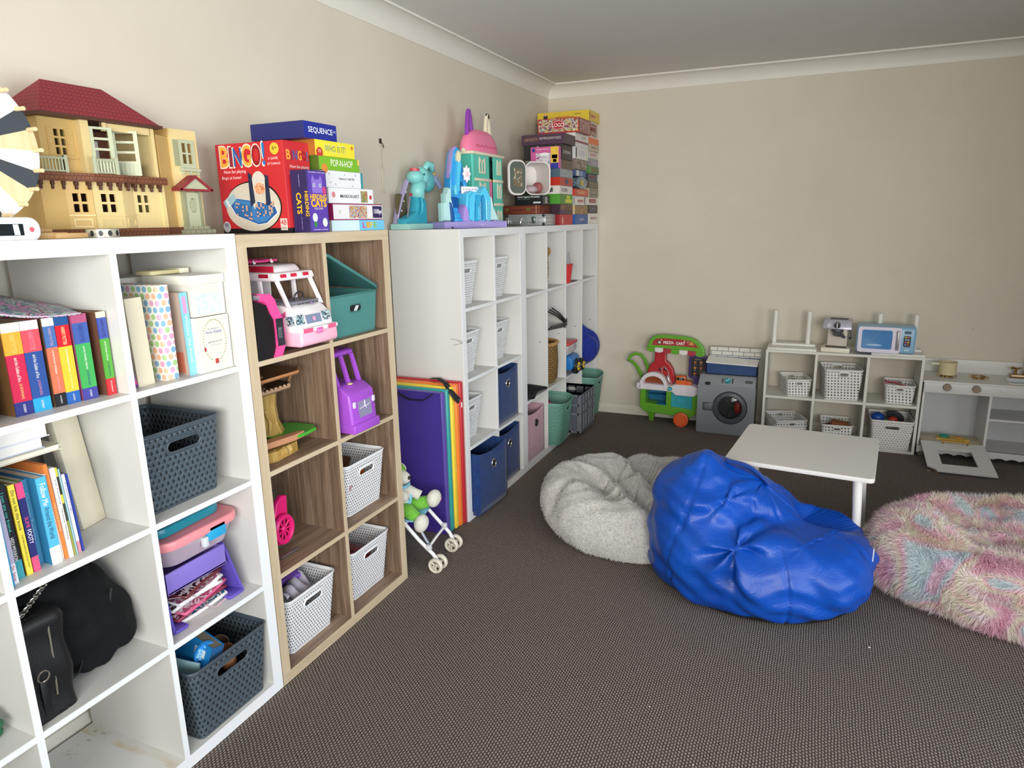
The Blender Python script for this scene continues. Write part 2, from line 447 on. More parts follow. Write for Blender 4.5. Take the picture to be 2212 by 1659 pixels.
XC = .404; DC = XC-.02; YC0 = 1.373; YC1 = 2.133; Ch = 1.461; pc = (Ch-.076-.048)/4
Cs, Cy, Cz = cube_shelf('cube_shelf', 'white two by four cube shelf holding white baskets and navy cubes', (.02, YC0, 0), YC1-YC0-.002, Ch, DC, 2,
    [.038+pc*(i+1)+.016*i for i in range(3)], (WHITE, WHITE, WHITE2, WHITE2))
Cy = [(a+YC0, b+YC0) for a, b in Cy]
DH = 1.461
Ds, Dy, Dz = cube_shelf('locker_shelf', 'white four column shelf with tall middle bays in the far corner', (.02, YC1, 0), YB-.02-YC1, DH, DC, 4,
    [.42, 1.06], (WHITE, WHITE, WHITE2, WHITE2))
Dy = [(a+YC1, b+YC1) for a, b in Dy]
g = G(); g.M = Matrix.Translation((-.02, -YC0, 0)); SCR = P('6e6c70', .6)
for pts in ([(.335, .945), (.365, .942), (.392, .930), (.400, .921)], [(.348, .915), (.372, .919), (.403, .930)], [(.372, .944), (.388, .936), (.402, .934)]): g.tube([(a, YC0-.0002, b) for a, b in pts], .0009, SCR, 4)
g.build('pen_scribble', Cs)
for c_ in range(4):
    g = G(); g.M = Matrix.Translation((-.02, -YC1, 0)); yy = Dy[c_][1]
    g.lathe([(0, 0), (.0035, 0), (.0035, .0008), (0, .0008)], P('2a2826', .7), 10, frame((.355, yy, .74-.0), (1, 0, 0), (0, 0, 1)), cap=False); g.build('pin_hole', Ds)
# ---------------------------------------------------------------- reusable builders
def hole_mat(name, c, kind='y', p=.0115, q=.0115, rough=.45, see=True, r=.30, bumpy=.6):
    """moulded plastic basket skin: staggered small openings (y = woven look, o = rows of round holes)"""
    m, k = newmat(name, rough, 0, .45); v = k.coord(); s_ = k.sep(v)
    u = k.math('DIVIDE', k.math('ADD', s_[0], s_[1]), p); w = k.math('DIVIDE', s_[2], q)
    row = k.math('FLOOR', w)
    if kind == 'y': u = k.math('ADD', u, k.math('MULTIPLY', k.math('MODULO', k.math('ABSOLUTE', row), 2.0), .5))
    fu = k.math('ABSOLUTE', k.math('SUBTRACT', k.math('FRACT', u), .5)); fv = k.math('SUBTRACT', k.math('FRACT', w), .5)
    if kind == 'y':
        d = k.math('ADD', k.math('MULTIPLY', fu, 1.15), k.math('ABSOLUTE', k.math('ADD', k.math('MULTIPLY', fv, .75), k.math('MULTIPLY', fu, .55))))
        hole = k.math('LESS_THAN', d, r)
        weave = k.math('PINGPONG', k.math('ADD', u, k.math('MULTIPLY', w, .5)), .5)
    else:
        d = k.math('SQRT', k.math('ADD', k.math('POWER', fu, 2.0), k.math('POWER', fv, 2.0)))
        hole = k.math('LESS_THAN', d, r); weave = k.math('MULTIPLY', hole, 0.0)
    k.color(lin(c)); 
    hh = k.math('ADD', k.math('MULTIPLY', d, 1.5, clamp=True), k.math('MULTIPLY', weave, .7))
    k.bump(hh, bumpy, .003)
    if see: k.put(k.b.inputs['Alpha'], k.math('SUBTRACT', 1.0, hole))
    else: k.color(k.mix(k.ramp(d, [(.0, 1.0), (r, .85), (r+.12, 0.0)]), lin(c), lin('10161b')))
    return m
def basket(name, label, w, d, h, tap, skin, rimm, handle=(.09, .026, .045), rimr=.003, cr=.03, group=None, skinbase=None, hfront=True, curve=0.0, zflat=None):
    """tapered basket, y = width, x = depth, open top. Solid band near the rim, handle slots front and back"""
    t = thing(name, label, 'basket', group=group)
    nb = 7; L = []
    def ring(f):
        ww = w-2*tap*(1-f); dd = d-2*tap*(1-f); r = cr*(1-.3*(1-f)); pts = []
        cs = ((1, -1), (1, 1), (-1, 1), (-1, -1))
        ex = max(6, int((ww-2*r)/.009)); ey = max(6, int((dd-2*r)/.012))
        for kk, (sx, sy) in enumerate(cs):
            cx, cy = sx*(dd/2-r), sy*(ww/2-r)
            for i in range(nb): a = -PI/2+kk*PI/2+PI/2*i/(nb-1); pts.append((cx+r*math.cos(a), cy+r*math.sin(a)))
            nx = cs[(kk+1) % 4]; qx, qy = nx[0]*(dd/2-r), nx[1]*(ww/2-r)
            a = kk*PI/2; ex0 = (cx+r*math.cos(a), cy+r*math.sin(a)); ex1 = (qx+r*math.cos(a), qy+r*math.sin(a))
            n = NE[kk % 2]
            for i in range(1, n): f2 = i/n; pts.append((ex0[0]+(ex1[0]-ex0[0])*f2, ex0[1]+(ex1[1]-ex0[1])*f2))
        return pts
    NE = (max(8, int(w/.0065)), max(8, int(d/.014)))
    K = max(8, int(h/.0065)); R = [ring(k/K) for k in range(K+1)]; N = len(R[0])
    zt = lambda x, y, f: h*f+curve*f*f*((abs(y)/(w/2))**2-.5)*1.0
    vs = [(x, y, zt(x, y, k/K)) for k in range(K+1) for x, y in R[k]]
    g = G(); fs = []; band = []
    for k in range(K):
        for i in range(N):
            j = (i+1) % N; f = (k*N+i, k*N+j, (k+1)*N+j, (k+1)*N+i)
            c = [sum(vs[a][q] for a in f)/4 for q in range(3)]
            if handle and abs(c[0]) > d/2-tap-.004 and abs(c[1]) < handle[0]/2+.001:
                hw, hh, hz = handle; dz = c[2]-(h-hz); lim = hw/2-hh/2
                e = max(0, abs(c[1])-lim)
                if e*e+dz*dz < (hh/2)**2: continue
                if e*e+dz*dz < (hh/2+.008)**2: band.append(f); continue
            (band if (k >= K-2 or k < 1) else fs).append(f)
    g.add(vs, fs, skin); g.add(vs, band, rimm); g.add(vs, [tuple(range(N))], rimm)
    o = g.build('body', t, smooth='keep'); md = o.modifiers.new('thickness', 'SOLIDIFY'); md.thickness = .0022; md.offset = -1
    g = G(); g.tube([(x, y, zt(x, y, 1)) for x, y in R[K]], rimr, rimm, 6, closed=True); g.build('rim', t)
    if handle:
        hw, hh, hz = handle
        for sg in (1, -1):
            g = G(); f = (h-hz)/h; xx = sg*(d/2-tap*(1-f)+.0005)
            g.tube([(xx+sg*tap*(b/h), a, h-hz+b) for a, b in stadium(hw, hh)], .0028, rimm, 6, closed=True); g.build('handle_rim', t)
    return t
def place(o, loc, rotz=0): o.location = loc; o.rotation_euler[2] = rotz; return o
def fabric_cube(label, w, d, h, col, col2, ring, group=None, sag=.02):
    t = thing('fabric_storage_cube', label, 'storage box', group=group); m = cloth(col, col2, 40)
    g = G()
    def wall(a, b, sg):
        n = 14
        def fn(i, j):
            p = Vector(a).lerp(Vector(b), i); z = h*j; dn = 4*i*(1-i)
            if sg: z -= sag*dn*j; 
            off = (.006 if sg else .003)*dn*math.sin(PI*j)
            nn = (Vector(b)-Vector(a)).cross(Vector((0, 0, 1))).normalized()
            return p+Vector((0, 0, z))+nn*off
        g.grid(fn, n, 10, m)
    c = [(d/2, -w/2, 0), (d/2, w/2, 0), (-d/2, w/2, 0), (-d/2, -w/2, 0)]
    for i in range(4): wall(c[i], c[(i+1) % 4], i == 0)
    g.add(c, [(0, 1, 2, 3)], m)
    o = g.build('body', t, smooth='keep'); md = o.modifiers.new('thickness', 'SOLIDIFY'); md.thickness = .006; md.offset = -1
    g = G(); g.tube([(d/2+.007, .021*math.cos(a), h*.72+.021*math.sin(a)) for a in [2*PI*i/24 for i in range(24)]], .0045, ring, 8, closed=True); g.build('grommet', t)
    g = G(); g.lathe([(0, 0), (.018, 0), (.018, .002), (0, .002)], P('07090c', .9), 20, frame((d/2+.006, 0, h*.72), (0, 1, 0), (0, 0, 1)), cap=False); g.build('finger_hole', t)
    return t
PAGE = P('e6e1d3', .8, grain=.3, gs=500); PAGEW = P('eceae6', .8)
def book(label, yl, yr, xf, z0, h, depth, bands, cover, texts=(), lean=0.0, group=None, pages=None, name='book', cat='book', back=None):
    """upright book, spine facing +x. bands = [(fraction from top, colour), ...]; texts = [(string, z from, z to, colour, width share)]"""
    t = thing(name, label, cat, (xf, (yl+yr)/2, z0), group=group, rot=(lean, 0, 0)); w = yr-yl; g = G(); c = P(cover, .4)
    g.box(-depth, -.003, -w/2, -w/2+.0012, 0, h, c); g.box(-depth, -.003, w/2-.0012, w/2, 0, h, P(back or cover, .4))
    z = h
    for f, col in bands:
        m = P(col, .32); g.box(-.003, 0, -w/2, w/2, max(0, z-f*h), z, m, 0); z -= f*h
    for s_, za, zb, col, sh in texts:
        L = abs(za-zb)*h; g.text(s_, (0, -w*sh/2, h-za*h), (0, 0, -1), (0, 1, 0), L, P(col, .5), h=w*sh)
    g.build('cover', t, smooth=0)
    g = G(); g.box(-depth+.004, -.003, -w/2+.0013, w/2-.0013, .003, h-.003, pages or PAGE); g.build('pages', t, smooth=0)
    return t
def carton(label, x0, x1, y0, y1, z0, z1, col, art=None, name='game_box', cat='board game', rotz=0, group=None, side=None, lid=None):
    """cardboard box; art(g, w, d, h) draws on it in local coordinates: front face x=d/2, left face y=-w/2"""
    w, d, h = y1-y0, x1-x0, z1-z0
    t = thing(name, label, cat, ((x0+x1)/2, (y0+y1)/2, z0), rotz, group)
    g = G(); g.box(-d/2, d/2, -w/2, w/2, 0, h, P(col, .38), .0012)
    if side: g.quad((-d/2, -w/2, 0), (d, 0, 0), (0, 0, h), P(side, .4), .0001)
    if art: art(g, w, d, h)
    g.build('printed_box' if not lid else 'box_base', t, smooth=0)
    if lid:
        g = G(); g.box(-d/2-.0015, d/2+.0015, -w/2-.0015, w/2+.0015, h*lid[0], h+.001, P(lid[1], .38), .001); g.build('lid', t, smooth=0)
    return t
def FT(g, w, d, s, ya, yb, z, zh, col, **k):       # text on the front (+x) face, ya..yb as share of the width
    g.text(s, (d/2, -w/2+ya*w, z), (0, 1, 0), (0, 0, 1), (yb-ya)*w, P(col, .5), h=zh, **k)
def FQ(g, w, d, ya, yb, z0, z1, col, rough=.4):
    g.quad((d/2, -w/2+ya*w, z0), (0, (yb-ya)*w, 0), (0, 0, z1-z0), P(col, rough), .0002)
def ST(g, w, d, s, xa, xb, z, zh, col, **k):       # text on the left (-y) face
    g.text(s, (-d/2+xa*d, -w/2, z), (1, 0, 0), (0, 0, 1), (xb-xa)*d, P(col, .5), h=zh, **k)
def SQ(g, w, d, xa, xb, z0, z1, col, rough=.4):
    g.quad((-d/2+xa*d, -w/2, z0), ((xb-xa)*d, 0, 0), (0, 0, z1-z0), P(col, rough), .0002)
def mottled(name, cols, scale=60, rough=.4, detail=2):
    key = (name, cols, scale)
    if key in _mc: return _mc[key]
    m, k = newmat(name, rough); v = k.coord()
    n = k.noise(v, scale, detail, .6, .6); n = k.math('MULTIPLY_ADD', n, 2.2, -.6, clamp=True)
    k.color(k.ramp(n, [(i/len(cols), c) for i, c in enumerate(cols)], 'CONSTANT')); _mc[key] = m; return m
W_SKIN = hole_mat('white_woven_plastic', 'eceef2', 'y', .0120, .0115); W_RIM = P('eef0f3', .4)
G_SKIN = hole_mat('charcoal_woven_plastic', '4b5862', 'y', .0175, .0165, see=False, r=.24, bumpy=1.0); G_RIM = P('46525c', .42)
T_SKIN = hole_mat('teal_woven_plastic', '6fa595', 'y', .0125, .0125); T_RIM = P('74aa9a', .42)
O_SKIN = hole_mat('white_punched_plastic', 'e6e6e2', 'o', .0195, .0195, r=.29, bumpy=.1)
# ---------------------------------------------------------------- contents of the white shelf nearest the camera
z1, z2, z3, z4 = Az[0][0], Az[1][0], Az[2][0], Az[3][0]      # shelf heights from the bottom
GB = 'row of banded novels on the top shelf'
HP = [
 (-.700, -.667, .362, [(.07, 'd9cfc2'), (.25, '3f66b0'), (.52, 'e0583c'), (.16, '26282c')], '5c4534', ('HARRY POTTER', 'and the Prisoner of Azkaban', 'J.K.ROWLING'), 'f3e2c8', 'novel with orange spine and black foot, first of the banded row on the left'),
 (-.629, -.591, .360, [(.10, 'e6dfd2'), (.24, 'f0a93a'), (.51, 'c8274e'), (.15, '2f357d')], '7b5a36', ('HARRY POTTER', 'and the Goblet of Fire', 'J.K.ROWLING'), 'f0d27a', 'thick novel with gold and crimson spine and navy foot'),
 (-.590, -.551, .360, [(.10, 'd7d3d8'), (.24, 'd9505e'), (.51, '2d4f95'), (.15, '2b9fd2')], '9a4a46', ('HARRY POTTER', 'and the Goblet of Fire', 'J.K.ROWLING'), 'd98a9e', 'thick novel with coral and dark blue spine and sky blue foot'),
 (-.541, -.516, .360, [(.09, 'dfe2da'), (.24, '4a6fae'), (.52, 'e27455'), (.15, '232428')], '6a5240', ('HARRY POTTER', 'and the Prisoner of Azkaban', 'J.K.ROWLING'), 'c8a7b8', 'novel with pale blue and orange spine and black foot'),
 (-.515, -.484, .362, [(.10, '24538f'), (.24, 'd0212f'), (.52, 'f2c23c'), (.14, '2c62ae')], '17191c', ('HARRY POTTER', 'and the Philosopher\'s Stone', 'J.K.ROWLING'), 'f7e7a6', 'glossy novel with red and yellow spine and blue foot'),
 (-.477, -.441, .364, [(.10, 'b0567c'), (.24, '4560a8'), (.52, '45a95a'), (.14, '46489a')], 'b0567c', ('HARRY POTTER', 'and the Deathly Hallows', 'J.K.ROWLING'), '2a3f8e', 'thick novel with blue and green spine and mauve top'),
 (-.421, -.398, .372, [(.07, 'd9cdb8'), (.25, '3c4fa0'), (.48, '4f9e38'), (.20, 'c52a33')], '6b4a3a', ('HARRY POTTER', 'and the Chamber of Secrets', 'J.K.ROWLING'), '2f2f6e', 'novel with blue and green spine and red foot, last of the banded row'),
]
for yl, yr, xf, bands, cov, tx, tc, lab in HP:
    b0 = bands[0][0]; b1 = b0+bands[1][0]; b2 = b1+bands[2][0]
    o = book(lab, yl, yr, xf, z4, .204, .135, bands, cov, [(tx[0], b0+.02, b1-.02, tc, .28), (tx[1], b1+.03, b2-.22, 'f0f0ea', .2), (tx[2], b2-.2, b2-.03, tc, .2), ('BLOOMSBURY', b2+.03, .97, 'e9e9ee', .14)], group=None)
    o['group'] = 'banded paperback novels on the top shelf'
# worn opened picture folder lying on the novels
t = thing('picture_folder', 'marbled pink and green picture folder lying slanted over the banded novels', 'folder', (0, 0, 0))
m_ = mottled('marbled_paper', ('6d2f5e', 'b05a8e', 'd59ac0', '5f7f8a', 'b8c8c0', '8f3f72', 'e3d9e6'), 22, .35, 5)
g = G(); pz = [(.372, -.458, 1.3045), (.2, -.397, 1.314), (.2, -.72, 1.43), (.372, -.72, 1.355)]
mid = lambda a, b, f: Vector(a).lerp(Vector(b), f)
def fn(i, j):
    p = mid(mid(pz[0], pz[3], i), mid(pz[1], pz[2], i), j); p.z -= .016*math.sin(PI*i)*(1-.3*j); return p
g.grid(fn, 14, 6, m_); o = g.build('cover_sheet', t, smooth='keep'); md = o.modifiers.new('thickness', 'SOLIDIFY'); md.thickness = .0025; md.offset = 1
g = G(); g.tube([fn(i/13, 0)+Vector((.001, 0, .001)) for i in range(14)], .0016, P('c9bccb', .5), 5); g.build('page_edge', t)

# top right compartment: albums and slip cases
book('cream hardback album with rounded spine beside the shelf divider', -.334, -.286, .368, z4, .226, .20, [(1, 'e2dac2')], 'd9cfb6', name='photo_album', cat='album', lean=.03)
t = thing('photo_album', 'album covered in pastel polka dots', 'album', (.378, -.236, z4))
def dots_mat():
    m, k = newmat('pastel_dots', .35); v = k.coord(); s_ = k.sep(v); p = .0205
    u = k.math('DIVIDE', k.math('ADD', s_[0], s_[1]), p); w = k.math('DIVIDE', s_[2], p*.87); row = k.math('FLOOR', w)
    u2 = k.math('ADD', u, k.math('MULTIPLY', k.math('MODULO', k.math('ABSOLUTE', row), 2.0), .5))
    fu = k.math('SUBTRACT', k.math('FRACT', u2), .5); fv = k.math('MULTIPLY', k.math('SUBTRACT', k.math('FRACT', w), .5), .87)
    d = k.math('SQRT', k.math('ADD', k.math('POWER', fu, 2.0), k.math('POWER', fv, 2.0)))
    wn = k.node('ShaderNodeTexWhiteNoise', noise_dimensions='2D'); k.put(wn.inputs[0], k.comb(k.math('FLOOR', u2), row, 0.0))
    c = k.ramp(wn.outputs[0], [(0, 'e6a9c8'), (.25, 'f0bc9c'), (.5, 'a9cf90'), (.75, '86b5d6')], 'CONSTANT')
    k.color(k.mix(k.math('LESS_THAN', d, .38), lin('f0efe9'), c)); return m
DOTS = dots_mat()
g = G(); g.box(-.27, -.006, -.0195, -.017, 0, .252, DOTS); g.box(-.27, -.006, .017, .0195, 0, .252, DOTS); g.box(-.008, 0, -.0195, .0195, 0, .252, DOTS, .003); g.box(-.27, -.006, -.0175, .0175, .249, .252, DOTS); g.build('cover', t)
g = G(); g.box(-.262, -.008, -.017, .017, .004, .248, PAGE); g.build('pages', t)
t = thing('gift_book', 'thin keepsake book with sky blue spine and pinkish cover with orange label', 'book', (.380, -.171, z4), rot=(.02, 0, 0))
g = G(); cv = P('b9a598', .6)
g.box(-.19, -.002, -.012, -.0095, 0, .226, cv); g.box(-.19, -.002, .0095, .012, 0, .226, cv); g.box(-.003, 0, -.012, .012, 0, .226, P('86c9e8', .35))
g.quad((-.15, -.012, .006), (.135, 0, 0), (0, 0, .058), P('c9735c', .5)); g.quad((-.13, -.0121, .016), (.05, 0, 0), (0, 0, .032), P('d8cfc0', .5)); g.quad((-.12, -.0122, .02), (.03, 0, 0), (0, 0, .02), P('5a5a58', .5))
g.quad((0, -.006, .17), (0, .012, 0), (0, 0, .045), P('e59ac6', .4)); g.text('Winnie the Pooh', (0, -.005, .165), (0, 0, -1), (0, 1, 0), .13, P('e7f3fa', .5), h=.009)
g.disc((-.05, -.012, .145), (.006, 0, 0), (0, 0, .006), P('9c2f2c', .5)); g.build('cover', t, smooth=0)
g = G(); g.box(-.186, -.003, -.0095, .0095, .003, .223, PAGE); g.build('pages', t, smooth=0)
def art_low(g, w, d, h):
    g.text('The World of', (d/2, -.022, h*.76), (0, 1, 0), (0, 0, 1), .038, P('9aa2bf', .6)); g.text('Peter Rabbit', (d/2, -.030, h*.69), (0, 1, 0), (0, 0, 1), .058, P('7c88b8', .6), shear=.3)
    g.text('BEATRIX POTTER', (d/2, -.024, h*.52), (0, 1, 0), (0, 0, 1), .050, P('9a93a6', .6))
    for i in range(44):
        a = 2*PI*i/44
        if -1.9 < a-2*PI < -1.3 or 4.45 < a < 4.95: continue
        cy, cz = .040*math.cos(a), h*.56+.058*math.sin(a)*1.0
        g.disc((d/2, cy, cz), (0, .0032*math.cos(a+1), .0032*math.sin(a+1)), (0, -.0012*math.sin(a+1), .0012*math.cos(a+1)), P('b6a96f' if i % 3 else '8f9a5e', .6), n=8)
    g.disc((d/2, -.036, h*.42), (0, .004, 0), (0, 0, .006), P('c04a44', .6), n=10)
    g.text('A TREASURED COLLECTION', (d/2, -.020, h*.47), (0, 1, 0), (0, 0, 1), .040, P('b5aeb5', .6)); g.quad((d/2, -.006, h*.13), (0, .012, 0), (0, 0, .014), P('b8433f', .6), .0006)
    g.text('. . . . .', (d/2, -.012, h*.15), (0, 1, 0), (0, 0, 1), .03, P('4d4550', .6))
carton('white boxed book set with a leafy wreath print, standing on the shelf', .205, .398, -.160, -.046, z4, z4+.154, 'dedcd2', art_low, 'boxed_book_set', 'boxed set')
def art_up(g, w, d, h):
    g.text('The Original Peter Rabbit Books', (d/2, -w/2+.01, h*.80), (0, 1, 0), (0, 0, 1), w*.8, P('5f6470', .6))
    g.quad((d/2, -w/2+.008, .006), (0, w-.016, 0), (0, 0, h*.5), mottled('pale_landscape', ('d6dde4', 'e2e4e2', 'c8d4e2', 'dfe2e0', 'd4d8dc'), 40, .5, 4), .0003)
t = carton('white card slip case with pale landscape print on top of the wreath box', .215, .392, -.156, -.046, z4+.1555, z4+.268, 'dbdad2', art_up, 'boxed_book_set', 'boxed set')
g = G(); g.box(-.092, .093, -.059, .0575, .088, .113, P('e0dfd6', .6), .002); g.build('lid', t)
t = thing('envelope_box', 'white archive box with dark oval seal behind the albums', 'box', (.16, -.13, z4))
g = G(); g.box(-.10, .02, -.10, .075, 0, .262, P('d2cfc6', .55), .002); g.disc((.02, -.02, .195), (0, .013, 0), (0, 0, .021), P('3e2f26', .5)); g.build('box_base', t)
carton('grey and navy box standing at the back left of the album shelf', .06, .10, -.365, -.255, z4, z4+.28, 'b8bcc6', lambda g, w, d, h: FQ(g, w, d, 0, .8, h*.62, h*.76, '34506e'), 'picture_box', 'box')
t = thing('ribbon_roll', 'flat cream ribbon bundle lying on the white boxes', 'ribbon', (.25, -.125, z4+.2695))
g = G(); g.box(-.03, .03, -.06, .062, 0, .012, P('cfc79a', .6), .004); g.build('ribbon', t); g = G(); g.box(-.031, .033, .035, .066, -.0003, .014, P('e6e2cc', .6), .002); g.build('paper_band', t)
t = thing('paper_craft', 'pink and purple crumpled paper craft leaning in the shelf corner', 'craft', (.34, -.352, z4))
g = G(); g.grid(lambda i, j: Vector((-.03+.06*i, -.016+.030*i*(1-j*.6), .105*j*(1-.25*i)+.002)), 8, 8, mottled('craft_paper', ('d83a8c', '7a55b8', 'a53a74', 'e86aa8'), 30)); o = g.build('paper', t, smooth='keep'); o.modifiers.new('thickness', 'SOLIDIFY').thickness = .003


# second compartment down: picture books
GP = 'picture books standing on the second shelf'
def pb(*a, **k): o = book(*a, **k); o['group'] = GP; return o
pb('tall thin sky blue picture book at the far left of the row', -.727, -.716, .395, z3, .245, .21, [(1, '3f9fd0')], '2f88c0', lean=.02)
pb('thin lilac picture book with white spine foot', -.714, -.702, .385, z3, .235, .2, [(.8, 'b8b4cf'), (.2, 'ecebf0')], '8fb7dc', [('Dr. Seuss', .82, .97, 'c2455c', .5)], lean=.02)
pb('black spined picture book titled I just ate my friend', -.701, -.681, .372, z3, .222, .2, [(.80, '1d2128'), (.20, '3f9aa8')], '23262b', [('I just ate my friend...', .08, .52, '56d0c8', .42), ('HEIDI M\'KINNON', .55, .80, 'f0f0f0', .42)], lean=.025)
pb('yellow picture book titled Do not lick this book', -.676, -.663, .372, z3, .215, .2, [(1, 'ead84e')], '8f6a2e', [('Do not lick this book', .06, .50, '3a3526', .5), ('IDAN BEN-BARAK AND JULIAN FROST', .55, .92, '7a6c2c', .35)], lean=.025)
pb('navy and pink rounded spine picture book titled Footy', -.660, -.645, .370, z3, .213, .2, [(.17, 'e84f86'), (.66, '2c2f6e'), (.17, 'e0557f')], '5a8a3a', [('SLIME', .38, .50, 'f05a8a', .5), ('FOOTY', .52, .68, 'ffffff', .6)], lean=.022)
pb('teal blue picture book titled Christmas Treasury, set back in the row', -.640, -.622, .345, z3, .208, .18, [(1, '4a8fb8')], '3c7fae', [('Christmas Treasury', .15, .7, 'a8c6d6', .5)], lean=.02)
t = pb('light blue picture book titled Follow Me Around the World', -.622, -.600, .378, z3, .212, .2, [(.80, '55b4e0'), (.20, 'e9efee')], '2f7cab', [('Follow Me', .07, .32, 'ffffff', .6), ('Around the World', .34, .70, '2a4a5c', .5)], lean=.02)
g = G(); g.ell((-.06, -.0112, .11), (.024, .0006, .028), P('2f5a38', .6)); g.tube([(-.055, -.0114, .02), (-.05, -.0114, .06), (-.06, -.0114, .1)], .003, P('8a6a3a', .6), 6); g.quad((-.075, -.011, .022), (.035, 0, 0), (0, 0, .026), P('d9dde0', .5)); g.build('cover_picture', t)
pb('plain white book beside the light blue one', -.600, -.592, .372, z3, .214, .19, [(1, 'e4e2da')], 'dcd9cf', lean=.02)
pb('thin orange spined picture book standing tallest', -.591, -.583, .374, z3, .236, .2, [(1, 'de7f3f')], 'c8743a', [('THE LITTLE ENGINE', .4, .7, 'f2c8a0', .5)], lean=.05)
pb('thin white picture book with lettered spine', -.582, -.573, .378, z3, .224, .2, [(1, 'eeecea')], 'd5d6d8', [('Joy Cowley', .12, .40, '4b5a6c', .5), ('Nickety Nackety', .45, .8, '3c3c42', .5)], lean=.04)
pb('thin yellow and black patterned picture book', -.571, -.566, .376, z3, .222, .2, [(.1, 'd9d24a'), (.2, '3a3a30'), (.1, 'e6d84e'), (.2, '44443a'), (.4, '9ea04a')], '55553a', lean=.045)
pb('thin pale aqua picture book', -.564, -.560, .374, z3, .216, .2, [(1, '9fcbd2')], '8fbcc6', lean=.045)
pb('thin lilac white picture book with fine blue lettering', -.558, -.551, .374, z3, .200, .19, [(.85, 'e2dff0'), (.15, 'd08a98')], 'd6d2e8', [('Possum Magic', .1, .5, '5a6ab0', .5)], lean=.045)
pb('thin navy picture book at the right end of the row', -.549, -.544, .374, z3, .198, .19, [(1, '2f429c')], '28388a', lean=.045)
t = thing('hardcover_book', 'large cream hardback standing against the right side at the back', 'book', (.257, -.430, z3), rot=(0, -.13, .25))
g = G(); g.box(-.026, 0, -.042, .040, 0, .322, P('d6ceb6', .6), .006); g.build('cover', t)
def flatbook(label, x0, x1, y0, y1, z, th, c, pg=PAGEW, name='book', rz=0):
    t = thing(name, label, 'book', ((x0+x1)/2, (y0+y1)/2, z), rz); w = y1-y0; d = x1-x0
    g = G(); g.box(-d/2, d/2, -w/2, w/2, 0, .002, P(c, .5)); g.box(-d/2, d/2, -w/2, w/2, th-.002, th, P(c, .5)); g.build('cover', t)
    g = G(); g.box(-d/2+.003, d/2-.003, -w/2+.003, w/2-.004, .002, th-.002, pg); g.build('pages', t); return t
flatbook('cream paged book lying flat on the row of picture books', .10, .335, -.72, -.532, .993, .013, 'd9d2bd', PAGE)
flatbook('white paged thick book lying second in the flat stack', .09, .33, -.722, -.566, 1.0065, .026, 'b9c3d6', rz=.01)
flatbook('white paper block lying on top of the flat stack', .10, .335, -.722, -.552, 1.033, .036, 'dfe0ea', rz=-.02)

# two compartments of the right column and baskets
b = basket('plastic_basket', 'charcoal woven plastic basket on the second shelf of the white unit', .262, .30, .222, .018, G_SKIN, G_RIM, (.11, .032, .050), cr=.022)
place(b, (.225, -.226, z3))
b2 = dup(b, (.265, -.192, z1), 0, 'charcoal woven plastic basket at floor level holding a blue brush and cups', scale=(1, 1.13, 1.04))
t = thing("plastic_tub", 'pink tub lying inside the upper charcoal basket', 'tub', (.24, -.26, z3+.08))
g = G(); g.ell((0, 0, .055), (.07, .06, .02), P('c98a8e', .5)); g.build('lid', t)
# things in the lower charcoal basket
t = thing('storybook', 'blue hardback with barcode standing in the lower charcoal basket', 'book', (.265, -.262, z1+.07), rot=(-.25, .22, -.1))
g = G(); g.box(-.085, .085, -.022, -.019, 0, .21, P('1f7fc4', .35)); g.box(-.085, .085, .019, .022, 0, .21, P('1c74b6', .35)); g.quad((.085, -.022, 0), (0, .044, 0), (0, 0, .21), P('2a5f92', .4)); g.quad((.02, -.022, .165), (.045, 0, 0), (0, 0, .025), P('e4e6ea', .5), .001); g.build('cover', t)
g = G(); g.box(-.082, .083, -.019, .019, .003, .207, P('7f7562', .8)); g.build('pages', t)
t = thing('toy_hand_mirror', 'blue paddle shaped toy with bubble studded face standing in the lower charcoal basket', 'toy', (.325, -.225, z1+.125), rot=(0, .25, -.35))
g = G(); T = frame((0, 0, 0), (0, 1, 0), (0, 0, 1))
out = [(-.018, 0), (.018, 0), (.016, .055)]+[(.034*math.sin(a), .105-.04*math.cos(a)) for a in [.55+i*(2*PI-1.1)/20 for i in range(21)]]+[(-.016, .055)]
g.prism(out, .010, P('2f8fe0', .3), T); g.build('paddle', t)
g = G()
for i in range(26):
    rr = random.Random(i); a = rr.random()*6.28; q = rr.random()**.5
    g.ell((.011, .028*q*math.cos(a), .112+.026*q*math.sin(a)), (.003+.003*rr.random(),)*3, P('8fd0f0', .1, spec=.8), 8)
g.ell((.011, 0, .112), (.006, .012, .012), P('7cc6f0', .1, spec=.8), 14); g.build('bubble_face', t)
for i, (yy, xx, lab) in enumerate(((-.150, .350, 'brown cup in front inside the lower charcoal basket'), (-.118, .27, 'brown cup lying behind inside the lower charcoal basket'))):
    t = thing('wooden_cup', lab, 'cup', (xx, yy, z1+.125), rot=(.25, .1+.4*i, 0)); g = G()
    g.lathe([(.022, 0), (.027, .07), (.0245, .07), (.019, .004)], P('a8714f' if i == 0 else '8a7360', .5), 20, cap=False); g.lathe([(0, 0), (.022, 0), (.022, .003), (0, .003)], P('a8714f', .5), 20); g.build('cup_body', t)
t = thing('aqua_card', 'pale aqua card leaning at the left inside the lower charcoal basket', 'card', (.30, -.308, z1+.05), rot=(-.12, .1, .2)); g = G(); g.box(-.06, .06, -.004, .004, 0, .175, P('a6d4da', .5), .002); g.build('card', t)
